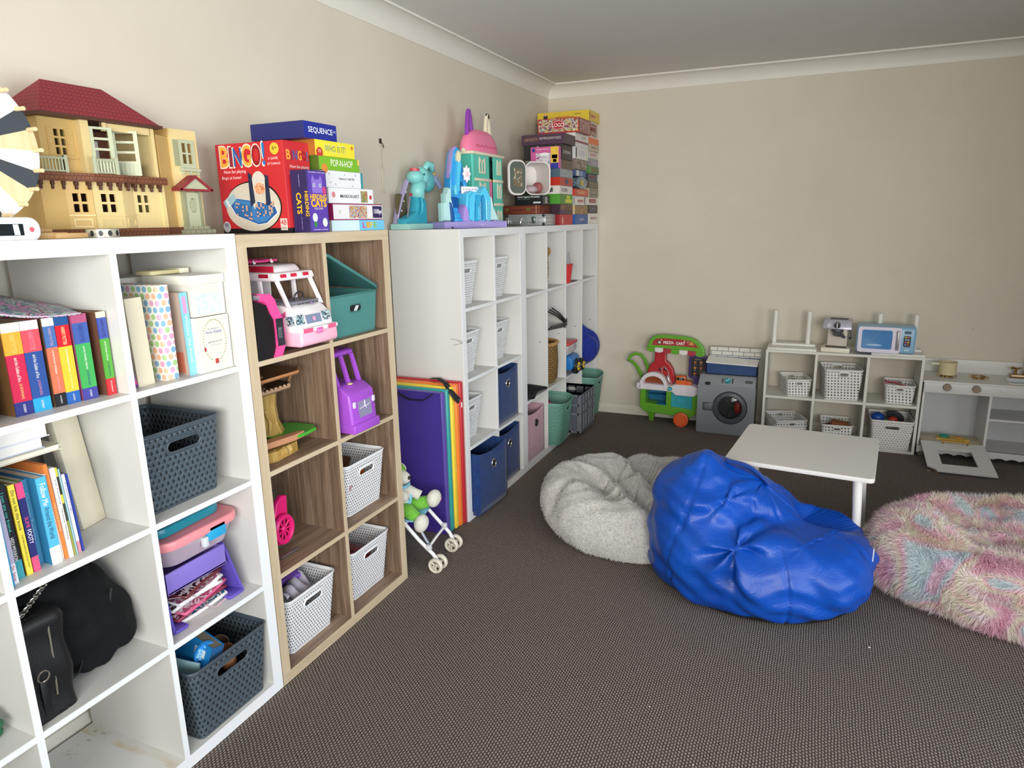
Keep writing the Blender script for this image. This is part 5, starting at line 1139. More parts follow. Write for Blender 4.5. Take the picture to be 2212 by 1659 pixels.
g = G(); g.prism([(-.10, .01), (.12, .01), (.12, .2), (.09, .245), (0, .245), (-.1, .19)], .006, P('a07a4c', .8), frame((0, -.022, 0), (1, 0, 0), (0, 0, 1))); g.build('woven_panel', t)
# hangers
GH = 'black hangers in the locker shelf'
for i in range(3):
    t = thing('coat_hanger', ('lowest', 'middle', 'topmost')[i]+' of three black plastic hangers sticking out of the tall locker bay', 'hanger', (.398+.012*i, 2.535, .835+.010*i), group=GH, rot=(0, .04*i, .03*i)); g = G(); m = P('121214', .35)
    a, b_, c_ = (0, .0, .085), (0, .0, -.005), (0, .335, -.035)
    g.tube([(0, 0, .10), (.002, .16, .05), (.004, .315, -.018), (.004, .328, -.032), (.002, .31, -.042), (0, .16, -.030), (0, 0, -.018)], .0055, m, 7)
    g.tube([(.004, .30, -.01), (.004, .30, -.042)], .004, m, 6); g.tube([(.004, .33+.024*math.sin(w), -.030+.022*math.cos(w)) for w in [.2+i2*4.6/14 for i2 in range(15)]], .0035, m, 6); g.build('hanger_frame', t)
t = thing('plastic_tub', 'small red bucket with clear plastic sticking out, third top locker bay', 'tub', (.365, 2.935, 1.0765)); g = G(); g.lathe([(.045, 0), (.062, .125), (.066, .128), (.062, .128), (.056, .12), (.042, .005)], P('c8303a', .35), 24, cap=False); g.disc((0, 0, .003), (.044, 0, 0), (0, .044, 0), P('c8303a', .35), 0); g.build('tub_body', t)
g = G(); g.grid(lambda i, j: Vector((.05*math.cos(6.28*i)*(1-.3*j), .05*math.sin(6.28*i)*(1-.3*j), .10+.10*j+.01*math.sin(20*i))), 16, 6, P('aeb2b8', .15, alpha=.6), cu=True); g.build('plastic_wrap', t)
slab('dark_tray', 'thin dark red board lying under the red bucket', 'board', (.365, 3.07, 1.0765), (.06, .12, .004), P('4a2a2c', .5), r=.001).name = 'thin_board'
# blue toy truck and box
t = thing('toy_tractor', 'blue toy truck with yellow wheels in the third tall locker bay', 'toy vehicle', (.36, 3.02, .4365)); BL = P('1d74c0', .3); z = .4365
g = gw(t); shell(g, [(.20, z+.03), (.42, z+.035), (.43, z+.06), (.425, z+.115), (.40, z+.135), (.20, z+.14)], 2.93, 3.10, BL, .010); shell(g, [(.22, z+.12), (.39, z+.12), (.36, z+.155), (.22, z+.155)], 2.95, 3.08, P('e8ecee', .3), .006); g.build('body', t)
YW = P('e0c22c', .35)
def knob_wheel(c, r):
    T = frame(c, (0, 1, 0), (0, 0, 1)); g = gw(t); g.lathe([(0, -.02), (r*.85, -.022), (r, -.010), (r, .010), (r*.85, .022), (0, .02)], TY, 24, T, cap=False)
    for k in range(12): a = 2*PI*k/12; g.ell(T @ Vector((r*math.cos(a), r*math.sin(a), 0)), (.018, r*.16, r*.16), TY, 6)
    w = g.build('wheel', t); g = gw(t)
    for k in range(8): a = 2*PI*k/8; g.ell(T @ Vector((r*.45*math.cos(a), r*.45*math.sin(a), .018)), (.010, r*.2, r*.2), YW, 8)
    g.ell(T @ Vector((0, 0, .024)), (.008, r*.25, r*.25), P('7a7d80', .3, .5), 12); o = g.build('hub', t); o.parent = w
knob_wheel((.425, 3.02, z+.052), .050); knob_wheel((.425, 3.135, z+.042), .040); knob_wheel((.24, 2.93, z+.045), .045)
t = thing('clear_storage_box', 'clear plastic box with red lid on the blue toy truck', 'storage box', (.32, 3.00, z+.1555)); g = G(); g.box(-.10, .085, -.09, .095, 0, .055, P('d8ccd0', .2, alpha=.6), .008); g.build('box_body', t); g = G(); g.box(-.105, .09, -.095, .10, .055, .075, P('c8323c', .35), .006); g.build('lid', t)
# blue bag hanging in the last bay
t = thing('drawstring_bag', 'royal blue cloth bag bulging out of the last tall locker bay', 'bag', (.33, 3.40, .4365)); g = G()
def f_db(p):
    a = s_ell(p, (.37, 3.42, .56), (.10, .105, .125)); b = s_ell(p, (.33, 3.33, .68), (.07, .06, .07)); x, y, z = p[..., 0], p[..., 1], p[..., 2]
    return smin(a, b, .06)+.007*np.sin(70*y-40*x+12*z)
p_ = star((.36, 3.40, .58), f_db, 90, 60, .3, 60, .4368); p_[..., 1] = np.clip(p_[..., 1], 3.232, 3.60); g = gw(t); star_mesh(g, p_, cloth('23379a', '1a2a7c', 50)); g.build('bag_body', t, smooth=180)

# ---------------------------------------------------------------- games piled on the locker shelf
zt = DH+.0005; GG = 'board games piled on the locker shelf'
def gb(lab, x0, x1, y0, y1, z0, z1, col, side, title='', tc='e8e8e8', extra=(), sideart=None, zf=.3, zh=.4, a=.2, b_=.8):
    def art(g, w, d, h):
        if title: FT(g, w, d, title, a, b_, h*zf, h*zh, tc, bold=.01)
        for e in extra:
            if e[0] == 'q': FQ(g, w, d, e[1], e[2], h*e[3], h*e[4], e[5])
            elif e[0] == 'm': g.quad((d/2, -w/2+e[1]*w, h*e[3]), (0, (e[2]-e[1])*w, 0), (0, 0, (e[4]-e[3])*h), mottled(*e[5]), .0003)
        if sideart: sideart(g, w, d, h)
    o = carton(lab, x0, x1, y0, y1, z0, z1-.0007, col, art, side=side); o['group'] = GG; return o
def sa(*its):
    def f(g, w, d, h):
        for e in its:
            if e[0] == 't': ST(g, w, d, e[1], e[2], e[3], h*e[4], h*e[5] if e[5] else None, e[6], bold=.01, t=.0018)
            elif e[0] == 'q': SQ(g, w, d, e[1], e[2], h*e[3], h*e[4], e[5])
            elif e[0] == 'm': g.quad((-d/2+e[1]*d, -w/2, h*e[3]), ((e[2]-e[1])*d, 0, 0), (0, 0, (e[4]-e[3])*h), mottled(*e[5]), .0003)
            elif e[0] == 'd': g.disc((-d/2+e[1]*d, -w/2, h*e[2]), (e[3], 0, 0), (0, 0, e[4]), P(e[5], .4), e[6] if len(e) > 6 else .0006, 28)
    return f
y0, y1 = 2.762, 3.015
gb('red game box at the bottom of the left column', .15, .40, y0, y1, zt, 1.529, 'b8282e', '8e1f22', extra=(('q', .18, .24, .15, .7, 'e8dcd8'),))
gb('dark purple and brown game box above the red box', .15, .402, y0-.004, y1-.006, 1.529, 1.594, '4a2c34', '3a2230', extra=(('m', .05, .95, .45, .98, ('dusk_art', ('6a4a2a', '3a2230', '9a6a3a', '5a3040'), 60)), ('q', .05, .35, .02, .4, '4a2a5c')), sideart=sa(('m', 0, 1, .4, 1, ('dusk_art', (), 60))) if False else None)
gb('green word game box in the left column', .16, .401, y0-.004, y1-.003, 1.594, 1.656, '4f8a2c', '4f9a34', 'THE', 'd8dc4a', extra=(('q', .52, .78, .55, .88, 'c8cf3c'), ('q', .42, .92, .12, .5, 'c8cf3c')), zf=.6, zh=.2, a=.56, b_=.74)
gb('white game box with barcode in the left column', .17, .398, y0, y1, 1.656, 1.708, 'd6d2d0', 'dcdad2', 'CDR', '3a3a40', sideart=sa(('q', .5, .8, .25, .75, '5a5a5c')), a=.15, b_=.6)
gb('red lid game box with blue badge in the left column', .16, .400, y0, y1, 1.708, 1.759, 'b03a2c', 'c43224', extra=(('q', .42, .62, .2, .85, '3a4a6a'),))
gb('blue grey game box in the left column below the pink box', .16, .400, y0, y1, 1.759, 1.812, '8e979f', '4f6678', extra=(('m', .1, .95, .15, .85, ('steel_art', ('7f8a94', 'a8b0b4', '68747c'), 80)),))
gb('brown picture game box behind the pink box', .15, .398, 2.797, 3.012, 1.812, 1.869, '5a4a3c', '8a8c7a', extra=(('m', .05, .95, .1, .9, ('brown_art', ('4a3a30', '7a6a54', '352a24', '8a7a60'), 80)),))
gb('black scattergories game box below the jigsaw', .14, .402, 2.797, 3.000, 1.869, 1.962, '2c2626', '2a2826', 'SCATTERGORIES', 'd8d4cc', sideart=sa(('t', 'Scattergories', .35, .96, .62, .30, 'e6e2dc')), a=.1, b_=.8, zf=.4, zh=.2)
gb('dark purple thousand piece jigsaw box with lettered side', .130, .420, 2.790, 3.005, 1.962, 2.025, '3a2c38', '4a3348', 'LABYRINTH', '7a6a78', sideart=sa(('t', 'LABYRINTH', .06, .38, .38, .3, 'a8785c'), ('t', '1000 PIECE JIGSAW PUZZLE', .42, .92, .42, .28, 'cfc8c4')), a=.3, b_=.75, zf=.3, zh=.3)
gb('pink children\'s game box with yellow strip standing upright on the left column', .205, .398, 2.758, 2.792, 1.8125, 1.945, 'c85a94', 'cc5f98', extra=(('m', .1, .9, .05, .95, ('pinkside', ('a84a80', 'c86aa0', '8a3a68'), 60)),),
   sideart=sa(('d', .10, .86, .011, .012, '2c3a8c'), ('t', 'Rainbow Unicorns', .22, .66, .86, .07, 'f2dbe8'), ('m', .18, .68, .08, .72, ('unicorn_art', ('dfe6e8', '8fb0b8', 'e8d0dc', 'c8d8d8', 'b85a94'), 38)), ('d', .48, .66, .030, .010, 'f0eef0'), ('q', .70, .97, .25, .98, 'e8c24a'), ('q', .70, .97, 0, .25, '2f3a9c'), ('q', .74, .93, .45, .62, 'e8dcc8'), ('q', .78, .9, .28, .42, 'c0a888')))
Y2, Y3 = 3.060, 3.350
gb('blue property game box at the bottom of the middle column', .12, .402, Y2, Y3, zt, 1.529, '2c5a9c', '2a62b0', 'MONOPOLY', 'd8dce8', extra=(('q', .28, .70, .2, .75, '3c5aa0'),), a=.30, b_=.68, zf=.35, zh=.25)
gb('tan patterned property game box in the middle column', .12, .400, Y2, Y3, 1.529, 1.591, '8a7450', 'd8bf98', 'MONOPOLY', 'c8a06a', extra=(('m', .05, .95, .05, .95, ('tan_art', ('8a7a58', 'b08a5a', '6a5a44', 'a86a44', 'c8a880'), 60)),), a=.3, b_=.75, zf=.35, zh=.25)
gb('plain white property game box with small red label in the middle column', .12, .395, Y2-.012, Y3-.05, 1.591, 1.651, 'd8d6d2', 'e6e4e0', 'MONOPOLY', 'b84a48', extra=(('q', .0, .06, .1, .9, '3a3c40'), ('q', .35, .85, .28, .62, 'c89a94'), ('q', .93, 1, .1, .9, '55565a')), a=.38, b_=.8, zf=.38, zh=.18)
gb('orange and red property game box in the middle column', .12, .402, Y2, Y3, 1.651, 1.698, 'b8442c', 'c84838', 'MONOPOLY', 'f0c89a', extra=(('q', .12, .9, .2, .85, 'd0704a'),), a=.2, b_=.7, zf=.35, zh=.3)
t = thing('game_tin', 'round blue map patterned game tin in the middle column', 'board game', (.33, 3.215, 1.6985), group=GG); g = G(); g.lathe([(0, -.06), (.13, -.06)], P('4a6a8c', .4), 4) if False else None
T = frame((.0, 0, .0415), (0, 1, 0), (0, 0, 1)); g.lathe([(0, -.13), (.0405, -.13), (.0412, -.12), (.0412, .06), (.0405, .07), (0, .07)], mottled('map_tin', ('3f5f80', '7a98a8', '2f4868', 'a8b8b0', '5f7f98'), 50), 36, T @ Matrix.Scale(3.0, 4, (1, 0, 0)), cap=False); g.quad((.0705, -.035, .022), (0, .06, 0), (0, 0, .035), P('c8a83c', .4), .0008); g.build('tin_body', t)
gb('navy and white card game box in the middle column', .14, .395, Y2+.02, Y3-.03, 1.7815, 1.822, '3a5a94', '4a5a84', '', extra=(('q', .1, .35, .05, .95, 'c8ccd4'), ('q', .4, .7, .1, .9, '7a94b8')))
gb('purple portrait game box in the middle column', .13, .398, Y2, Y3-.01, 1.822, 1.892, '5f4456', '8a7a74', extra=(('m', .03, .97, .05, .95, ('portrait_art', ('8a7a60', '4a3448', 'b8b090', '6a5468', '3a2c38'), 40)), ('q', .02, .98, 0, .1, '4a2c44')))
gb('tall white game box with pale cartoon print in the middle column', .14, .400, Y2, Y3, 1.892, 1.972, 'd9d8d6', 'e2e2e4', '', extra=(('q', .05, .14, .1, .9, '34363c'), ('q', .3, .75, .3, .75, 'c8c4d0'), ('q', .85, .9, .1, .9, 'b8c088')))
gb('white game box with maroon band in the middle column', .14, .400, Y2, Y3, 1.972, 2.010, 'd6d4d6', 'dedcdc', '', extra=(('q', 0, 1, .65, 1, '8a3a54'),))
gb('plain white game box below the logo game', .13, .402, Y2, Y3, 2.010, 2.056, 'd9d6d2', 'e6e0da', 'HAPPY', 'a8a4a4', a=.45, b_=.85)
gb('red logo board game box crowded with small pictures', .140, .428, Y2-.008, Y3-.035, 2.056, 2.150, '8a3438', 'b82a30', '', extra=(('m', .06, .94, .08, .92, ('logo_side', ('7a3a38', 'b8a8a0', '9a4a48', '5a3434'), 70)),),
   sideart=sa(('m', .02, .98, .08, .95, ('logo_art', ('c02a30', '6a3a30', 'd8b858', 'd8d4cc', '4a6a80', 'b8222a', '8a4a2c'), 55)), ('d', .50, .55, .050, .032, 'b01f2a', .0009), ('d', .50, .55, .046, .028, 'e8e0dc', .0011), ('d', .50, .55, .043, .025, 'b01f2a', .0013), ('t', 'LOGO', .36, .64, .42, .26, 'f4f0ea')))
# lettering of the logo roundel must sit above the discs
Y4, Y5 = 3.362, 3.600
L3 = [(zt, 1.536, 'dcd9d4', 'd0ccc6', 'plain white property game box, bottom of the column by the back wall', 'b02a30', ()), (1.536, 1.594, '34322f', '2c2a28', 'black property game box near the bottom of the wall column', '9a94a0', (('q', .2, .8, .2, .8, '4a4648'),)),
      (1.594, 1.648, 'd2cfc9', 'c8c4bc', 'white property game box with wide red label in the wall column', 'c8b8b0', (('q', .12, .82, .3, .8, '9c2a38'),)), (1.648, 1.712, '8e8878', 'b8b294', 'cream bordered property game box in the wall column', 'c8c4b8', (('q', .12, .9, .12, .88, '7a7268'),)),
      (1.712, 1.762, '4c4638', '5c5446', 'brown picture property game box in the wall column', 'a8a08a', (('m', .05, .95, .1, .9, ('camo_art', ('4c4638', '6a6450', '8a846c'), 60)),)), (1.762, 1.812, '4a4858', '3c3a48', 'dark violet property game box in the wall column', 'b84a54', ()),
      (1.812, 1.862, '4a6a44', '3f9a3c', 'green property game box in the wall column', 'c86a5c', (('q', .0, .2, .1, .9, '6a8a4a'),)), (1.862, 1.915, '8a8c90', '7a7c84', 'silver grey property game box in the wall column', 'c8c8d0', (('q', .25, .85, .15, .8, '9a98a0'),)),
      (1.915, 1.966, 'c4c2bf', 'b8b6b2', 'white property game box with pale red label in the wall column', 'b86a64', (('q', .15, .85, .3, .8, 'd0b8b4'),)), (1.966, 2.012, 'b8ad9c', 'a89c8a', 'beige property game box below the orange one', 'a8423c', ()),
      (2.012, 2.056, 'd8703a', 'c86230', 'plain orange game box below the top property games', None, ()), (2.056, 2.166, 'cfc9c2', 'd8d4cc', 'tall white property game box just below the yellow box', '8a2a30', (('m', .08, .9, .1, .9, ('estate_art', ('6a4a44', 'b8a898', '8a3a38', '4a3c38'), 60)), ('q', 0, .05, .0, 1, 'd8d4d0')))]
for i, (a, b_, col, sd, lab, tc, ex) in enumerate(L3):
    dx = .004*((i*7) % 3)
    gb(lab, .08 if i < 11 else .02, .404-dx, Y4+.002*(i % 3), Y5-.01*(i % 2), a, b_, col, sd, 'MONOPOLY' if tc else '', tc or 'ffffff', extra=ex, a=.22, b_=.80, zf=.42, zh=.24)
gb('yellow property game box on the very top of the pile', .018, .402, 3.358, 3.612, 2.166, 2.236, 'd8b83a', 'e2c53c', 'MONOPOLY', 'c05a4c', extra=(('q', .04, .09, .1, .8, '2c2a34'), ('q', .18, .62, .25, .70, 'd8a070'),), sideart=sa(('t', 'MONOPOLY', .36, .70, .12, .42, 'c02a34'), ('q', .12, .20, .0, .72, '2a2630'), ('d', .155, .80, .011, .010, 'd8a888'), ('t', 'BANKING', .72, .84, .62, .16, '8a7a2c')), a=.2, b_=.6, zf=.36, zh=.24)
# cases and tub on the left
t = thing('aluminium_case', 'silver aluminium case with chrome handle on the locker shelf', 'case', (.245, 2.643, zt)); AL = P('b6babd', .3, .55); AL2 = P('8d9194', .35, .5); CH = P('d4d6d8', .12, 1.0); d, w, h = .27, .178, .070
g = G(); g.box(-d/2, d/2, -w/2, w/2, 0, h, AL, .004); 
for z in (.02, .045, .058): g.box(-d/2-.001, d/2+.001, -w/2-.001, w/2+.001, z, z+.003, AL2)
g.build('case_shell', t)
g = G(); g.tube([(-.115, -w/2-.004, .05), (-.112, -w/2-.012, .020), (-.108, -w/2-.012, .008), (-.03, -w/2-.012, .008), (-.026, -w/2-.012, .020), (-.023, -w/2-.004, .05)], .005, CH, 8); g.build('handle', t)
for x in (.045,): g = G(); g.box(x, x+.026, -w/2-.006, -w/2, .015, .055, P('5a6a66', .3, .5), .002); g.box(x+.006, x+.020, -w/2-.008, -w/2-.005, .025, .052, CH, .001); g.build('latch', t)
g = G()
for x in (-d/2+.012, d/2-.012):
    for z in (.010, .060): g.ell((x, -w/2, z), (.012, .006, .009), P('3c4648', .25, .6), 10)
g.build('corner_caps', t)
t = thing('wooden_case', 'dark brown wooden backgammon case lying on the silver case', 'case', (.222, 2.643, zt+.0705)); g = G(); BW = wood_mat('mahogany', '4a2218', '6a3020', '7c3c28', 0, 1.0)
g.box(-.122, .122, -.088, .088, 0, .053, BW, .003); g.box(-.1225, .1225, -.0885, .0885, .026, .028, P('2c140e', .5)); g.box(.095, .099, -.0895, -.086, .0, .053, P('b88a6a', .4)); g.build('case_body', t)
g = G()
for x in (-.10, .045): g.disc((x, -.088, .030), (.016, 0, 0), (0, 0, .010), P('8a7a44', .3, .6), .001, 14)
g.build('brass_latch', t)
def cah(g, w, d, h):
    ST(g, w, d, 'Cards Against Humanity', .10, .88, h*.70, None, 'e8eaec', bold=.01); ST(g, w, d, 'A party game for horrible people.', .10, .55, h*.55, None, '9aa2a2')
    for i in range(4): SQ(g, w, d, .66+.065*i, .71+.065*i, h*.18, h*.34, 'dfe3e3')
    for i in range(4): FQ(g, w, d, .25, .65-.08*(i % 2), h*(.2+.17*i), h*(.30+.17*i), 'c8cccc')
carton('black party card game box below the open tub', .172, .362, 2.565, 2.682, zt+.124, zt+.184, '0e1413', cah)
t = thing('lunch_tub', 'grey rounded tub lying on its side with its picture lid swung open', 'storage tub', (.27, 2.63, zt+.1855), rotz=-.75); GT = P('6f7c84', .35); WI = P('e2dedb', .4)
# local +x is the direction of the opening
g = G(); T0 = frame((0, 0, .098), (0, 1, 0), (0, 0, 1)); R0 = rrect(.165, .192, .045, 6); K = [( -.12, .86), (-.10, .93), (.0, .97), (.06, 1.0), (.068, 1.04)]
vs = [T0 @ Vector((x*s, y_*s, z)) for z, s in K for x, y_ in R0]; n = len(R0)
g.add(vs, [(k*n+i, k*n+(i+1) % n, (k+1)*n+(i+1) % n, (k+1)*n+i) for k in range(len(K)-1) for i in range(n)]+[tuple(range(n))], GT); o = g.build('tub_body', t, smooth='keep')
g = G(); K2 = [(-.10, .84), (.0, .92), (.069, .96), (.0715, 1.03)]
vs = [T0 @ Vector((x*s, y_*s, z)) for z, s in K2 for x, y_ in R0]; g.add(vs, [(k*n+i, k*n+(i+1) % n, (k+1)*n+(i+1) % n, (k+1)*n+i) for k in range(len(K2)-1) for i in range(n)]+[tuple(range(n))], WI); g.build('tub_lining', t, smooth='keep')
g = G(); g.ell((-.0, .03, .045), (.05, .03, .035), P('a05a5c', .5), 12); g.ell((.01, -.02, .035), (.045, .045, .025), P('b8a8b0', .5), 12); g.build('bagged_contents', t)
g = G(); T1 = frame((.074, -.086, .100), (.20, -.98, 0), (0, 0, 1))
g.curvefill([rrect(.125, .198, .045, 6, c=(.065, 0))], .016, WI, T1 @ Matrix.Translation((0, 0, -.010)), .004); g.build('lid_rim', t)
g = G(); T2 = T1 @ Matrix.Translation((0, 0, -.0125)); g.curvefill([rrect(.112, .184, .04, 6, c=(.065, 0))], .0024, P('5d665e', .4), T2)
g.quad(T2 @ Vector((.095, -.055, -.0006)), T2.to_3x3() @ Vector((-.06, 0, 0)), T2.to_3x3() @ Vector((0, .11, 0)), mottled('lid_sticker', ('5d665e', '8a6a50', '5d665e', 'c8b8a0', '5d665e'), 45, .4, 3), .0004); g.build('lid_panel', t)
# ---------------------------------------------------------------- on top of the white shelf: doll house, prize wheel
zt = AH+.0005
CRM = P('dcc78f', .45); CRD = P('c9a868', .5); BRN = P('6a3e2a', .55); BRD = P('4e2c1e', .6); SAGE = P('b3b99c', .45); ROOF = P('8c2c36', .5)
def brickish(name, a, b, sx, sz):
    m, k = newmat(name, .6, 0, .3); v = k.coord(); s_ = k.sep(v)
    row = k.math('FLOOR', k.math('DIVIDE', s_[2], sz)); u = k.math('ADD', k.math('DIVIDE', k.math('ADD', s_[1], s_[0]), sx), k.math('MULTIPLY', k.math('MODULO', k.math('ABSOLUTE', row), 2.0), .5))
    fu = k.math('ABSOLUTE', k.math('SUBTRACT', k.math('FRACT', u), .5)); fv = k.math('ABSOLUTE', k.math('SUBTRACT', k.math('FRACT', k.math('DIVIDE', s_[2], sz)), .5))
    e = k.math('GREATER_THAN', k.math('MAXIMUM', fu, fv), .44); k.color(k.mix(e, lin(a), lin(b))); k.bump(k.math('SUBTRACT', 1.0, e), .6, .002); return m
BRK = brickish('toy_brick', '7a4c36', '4a2a1e', .012, .010); TILE = brickish('toy_roof_tile', '93303a', '641c26', .012, .011); STN = brickish('toy_stone', 'a3a48a', '7e806a', .02, .012)
t = thing('dollhouse', 'large cream doll house with brown balcony deck and maroon roof', 'doll house', (.11, -.15, zt))
x0, xf = .012, .200
def wallwin(g, y0, y1, za, zb, wins, m, xx=None, th=.006, T=None):
    """flat wall facing +x with window holes"""
    T = T or frame(((xx if xx is not None else xf)-th, 0, 0), (0, 1, 0), (0, 0, 1)); g.curvefill([[(y0, za), (y1, za), (y1, zb), (y0, zb)]]+[[(a, c), (b, c), (b, d), (a, d)] for a, b, c, d in wins], th, m, T)
def panes(y0, y1, za, zb, nx=2, nz=2, gap=.006):
    w = (y1-y0-gap*(nx-1))/nx; h = (zb-za-gap*(nz-1))/nz
    return [(y0+i*(w+gap), y0+i*(w+gap)+w, za+j*(h+gap), za+j*(h+gap)+h) for i in range(nx) for j in range(nz)]
g = gw(t); z = zt; g.box(x0, xf+.012, -.392, -.046, z, z+.020, BRK); g.box(x0, .185, -.046, .062, z, z+.020, BRN); g.build('plinth', t, smooth=0)
g = gw(t); zl, zh = z+.020, z+.137
wallwin(g, -.390, -.328, zl, zh, [], CRD); wallwin(g, -.140, -.052, zl, zh, panes(-.128, -.092, z+.062, z+.108), CRM, xf); wallwin(g, -.052, -.040, zl, zh, [], CRM, xf+.004)
for (ya, yb2, xa, xb, w) in ((-.328, -.268, xf, xf+.016, (-.045, -.013)), (-.268, -.185, xf+.016, xf+.016, None), (-.185, -.140, xf+.016, xf, None)):
    L = math.hypot(yb2-ya, xb-xa); T = frame((xa-.006, ya, 0), (xb-xa, yb2-ya, 0), (0, 0, 1)); cx = L/2
    hw = .014 if L > .07 else .011
    wn = panes(cx-hw*1.5, cx+hw*1.5, z+.062, z+.108) if L > .05 else []
    g.curvefill([[(0, zl), (L, zl), (L, zh), (0, zh)]]+[[(a, c), (b, c), (b, d), (a, d)] for a, b, c, d in wn], .006, CRM if ya > -.3 else CRD, T)
    g.prism([(0, z+.052), (L, z+.052), (L, z+.056), (0, z+.056)], .009, CRM, T); g.curvefill([[(cx-L*.36, z+.024), (cx+L*.36, z+.024), (cx+L*.36, z+.046), (cx-L*.36, z+.046)], [(cx-L*.30, z+.028), (cx+L*.30, z+.028), (cx+L*.30, z+.042), (cx-L*.30, z+.042)]], .008, CRM, T)
g.box(x0, xf-.006, -.390, -.384, zl, zh, CRD); g.box(x0, x0+.006, -.39, -.04, zl, zh, BRD); g.box(x0, xf, -.052, -.040, zl, zh, CRM); g.box(x0+.006, xf-.02, -.38, -.055, zl, zl+.003, BRD); g.build('ground_floor', t, smooth=0)
g = gw(t); dk = [(x0, -.400), (xf+.008, -.400), (xf+.010, -.33), (xf+.032, -.27), (xf+.032, -.185), (xf+.016, -.13), (xf+.016, -.036), (x0, -.036)]
g.prism(dk, .020, BRK, frame((0, 0, zh), (1, 0, 0), (0, 1, 0)))
for yy in [-.392+.0275*i for i in range(13)]:
    xx = np.interp(yy, [-.4, -.33, -.27, -.185, -.13, -.036], [xf+.006, xf+.008, xf+.030, xf+.030, xf+.014, xf+.014]); g.box(xx-.016, xx, yy, yy+.008, zh-.010, zh+.001, BRD, .002); g.box(xx-.010, xx-.002, yy+.001, yy+.007, zh-.020, zh-.008, BRD, .002)
g.build('balcony_deck', t, smooth=0)
g = gw(t); zu = zh+.020; zU = z+.290
wallwin(g, -.362, -.262, zu, zU, panes(-.325, -.297, zu+.045, zu+.105, 2, 3, .005), CRD, .185); g.box(x0, .179, -.362, -.356, zu, zU, CRD); g.box(.06, .205, -.268, -.262, zu, zU, CRM); g.box(.196, .206, -.262, -.246, zu, zU, CRM); g.box(.196, .206, -.205, -.196, zu+.11, zU, CRM)
for ya in (-.344, -.294):
    g.box(.185, .188, ya, ya+.016, zu+.044, zu+.108, CRD, .001)
    for k in range(8): g.box(.188, .1895, ya+.002, ya+.014, zu+.048+.0072*k, zu+.052+.0072*k, CRD)
g.box(.185, .192, -.348, -.276, zu+.036, zu+.040, CRD)
wallwin(g, -.205, -.062, zU-.02, zU, [], CRM, .2); g.box(x0, .02, -.36, -.05, zu, zU, BRN); g.box(.02, .20, -.058, -.048, zu, zU, CRM); g.quad((.0205, -.105, zu+.03), (0, .016, 0), (0, 0, .075), P('e8e4de', .5)); g.quad((.0205, -.17, zu+.04), (0, .016, 0), (0, 0, .05), P('c9a88c', .5)); g.build('upper_floor', t, smooth=0)
for nm, ya, yb2, xa, xb in (('balcony_door', -.245, -.192, .200, .216), ('balcony_door', -.155, -.112, .165, .212)):
    L = math.hypot(yb2-ya, xb-xa); T = frame((xa, ya, 0), (xb-xa, yb2-ya, 0), (0, 0, 1)); g = gw(t)
    g.curvefill([[(0, zu+.002), (L, zu+.002), (L, zu+.118), (0, zu+.118)]]+[[(.010, zu+.040+.026*k), (L-.010, zu+.040+.026*k), (L-.010, zu+.060+.026*k), (.010, zu+.060+.026*k)] for k in range(3)], .004, SAGE, T)
    for k in range(6): g.tube([T @ Vector((.008+(L-.016)*k/5, zu+.006, .005)), T @ Vector((.008+(L-.016)*k/5, zu+.034, .005))], .0012, SAGE, 4)
    g.build(nm, t, smooth=0)
def rail(pa, pb_, nm='railing'):
    g = gw(t); a, b = Vector(pa), Vector(pb_); n = max(4, int((b-a).length/.008)); up = Vector((0, 0, 1))
    g.tube([a+up*.034, b+up*.034], .0028, SAGE, 5); g.tube([a+up*.004, b+up*.004], .002, SAGE, 5)
    for i in range(n+1): g.tube([a.lerp(b, i/n)+up*.002, a.lerp(b, i/n)+up*.034], .0017, SAGE, 4)
    for p in (a, b): g.box(p.x-.004, p.x+.004, p.y-.004, p.y+.004, p.z, p.z+.042, SAGE, .001)
    g.build(nm, t, smooth=0)
rail((.206, -.395, zu), (.208, -.322, zu)); rail((.230, -.262, zu), (.230, -.200, zu)); rail((.206, -.322, zu), (.190, -.322, zu))
g = gw(t)
# hip roof over the upper floor
def hip(y0, y1, xa, xb, zb, zr, m, ov=.014):
    ya, yb2, xa, xb = y0-ov, y1+ov, xa, xb+ov; mx = (xa+xb)/2; q = (y1-y0)*.28
    g.add([(xa, ya, zb), (xb, ya, zb), (xb, yb2, zb), (xa, yb2, zb), (mx, ya+q, zr), (mx, yb2-q, zr)], [(0, 1, 4), (1, 2, 5, 4), (2, 3, 5), (3, 0, 4, 5), (0, 3, 2, 1)], m)
hip(-.362, -.05, .004, .205, zU+.004, zU+.098, TILE); g.box(.004, .222, -.378, -.034, zU-.002, zU+.006, BRD); g.build('roof', t, smooth=0)
g = gw(t); y0, y1 = -.040, .118
wallwin(g, .022, y1, z+.014, z+.300, [(.052, .098, z+.200, z+.268)], CRM, .178); g.box(x0, .172, .112, y1, z+.014, z+.30, CRD); g.box(x0, .172, .022, .028, z+.014, z+.30, CRD); g.prism([(.172, .022), (.196, -.036), (.2, -.040), (x0, -.040), (x0, .022)], .255, CRD, frame((0, 0, z+.02), (1, 0, 0), (0, 1, 0))); g.box(x0, .02, -.04, .118, z+.014, z+.30, BRN); g.build('tower', t, smooth=0)
g = gw(t); g.box(.178, .181, .030, .046, z+.196, z+.270, P('9a9c7c', .5)); T = frame((.178, 0, 0), (0, 1, 0), (0, 0, 1)); g.curvefill([[(.048, z+.190), (.104, z+.190), (.104, z+.272), (.048, z+.272)]]+[[(a, c), (b, c), (b, d), (a, d)] for a, b, c, d in panes(.058, .094, z+.204, z+.262, 2, 2, .005)], .005, SAGE, T); g.box(.178, .194, .042, .110, z+.182, z+.190, SAGE, .001)
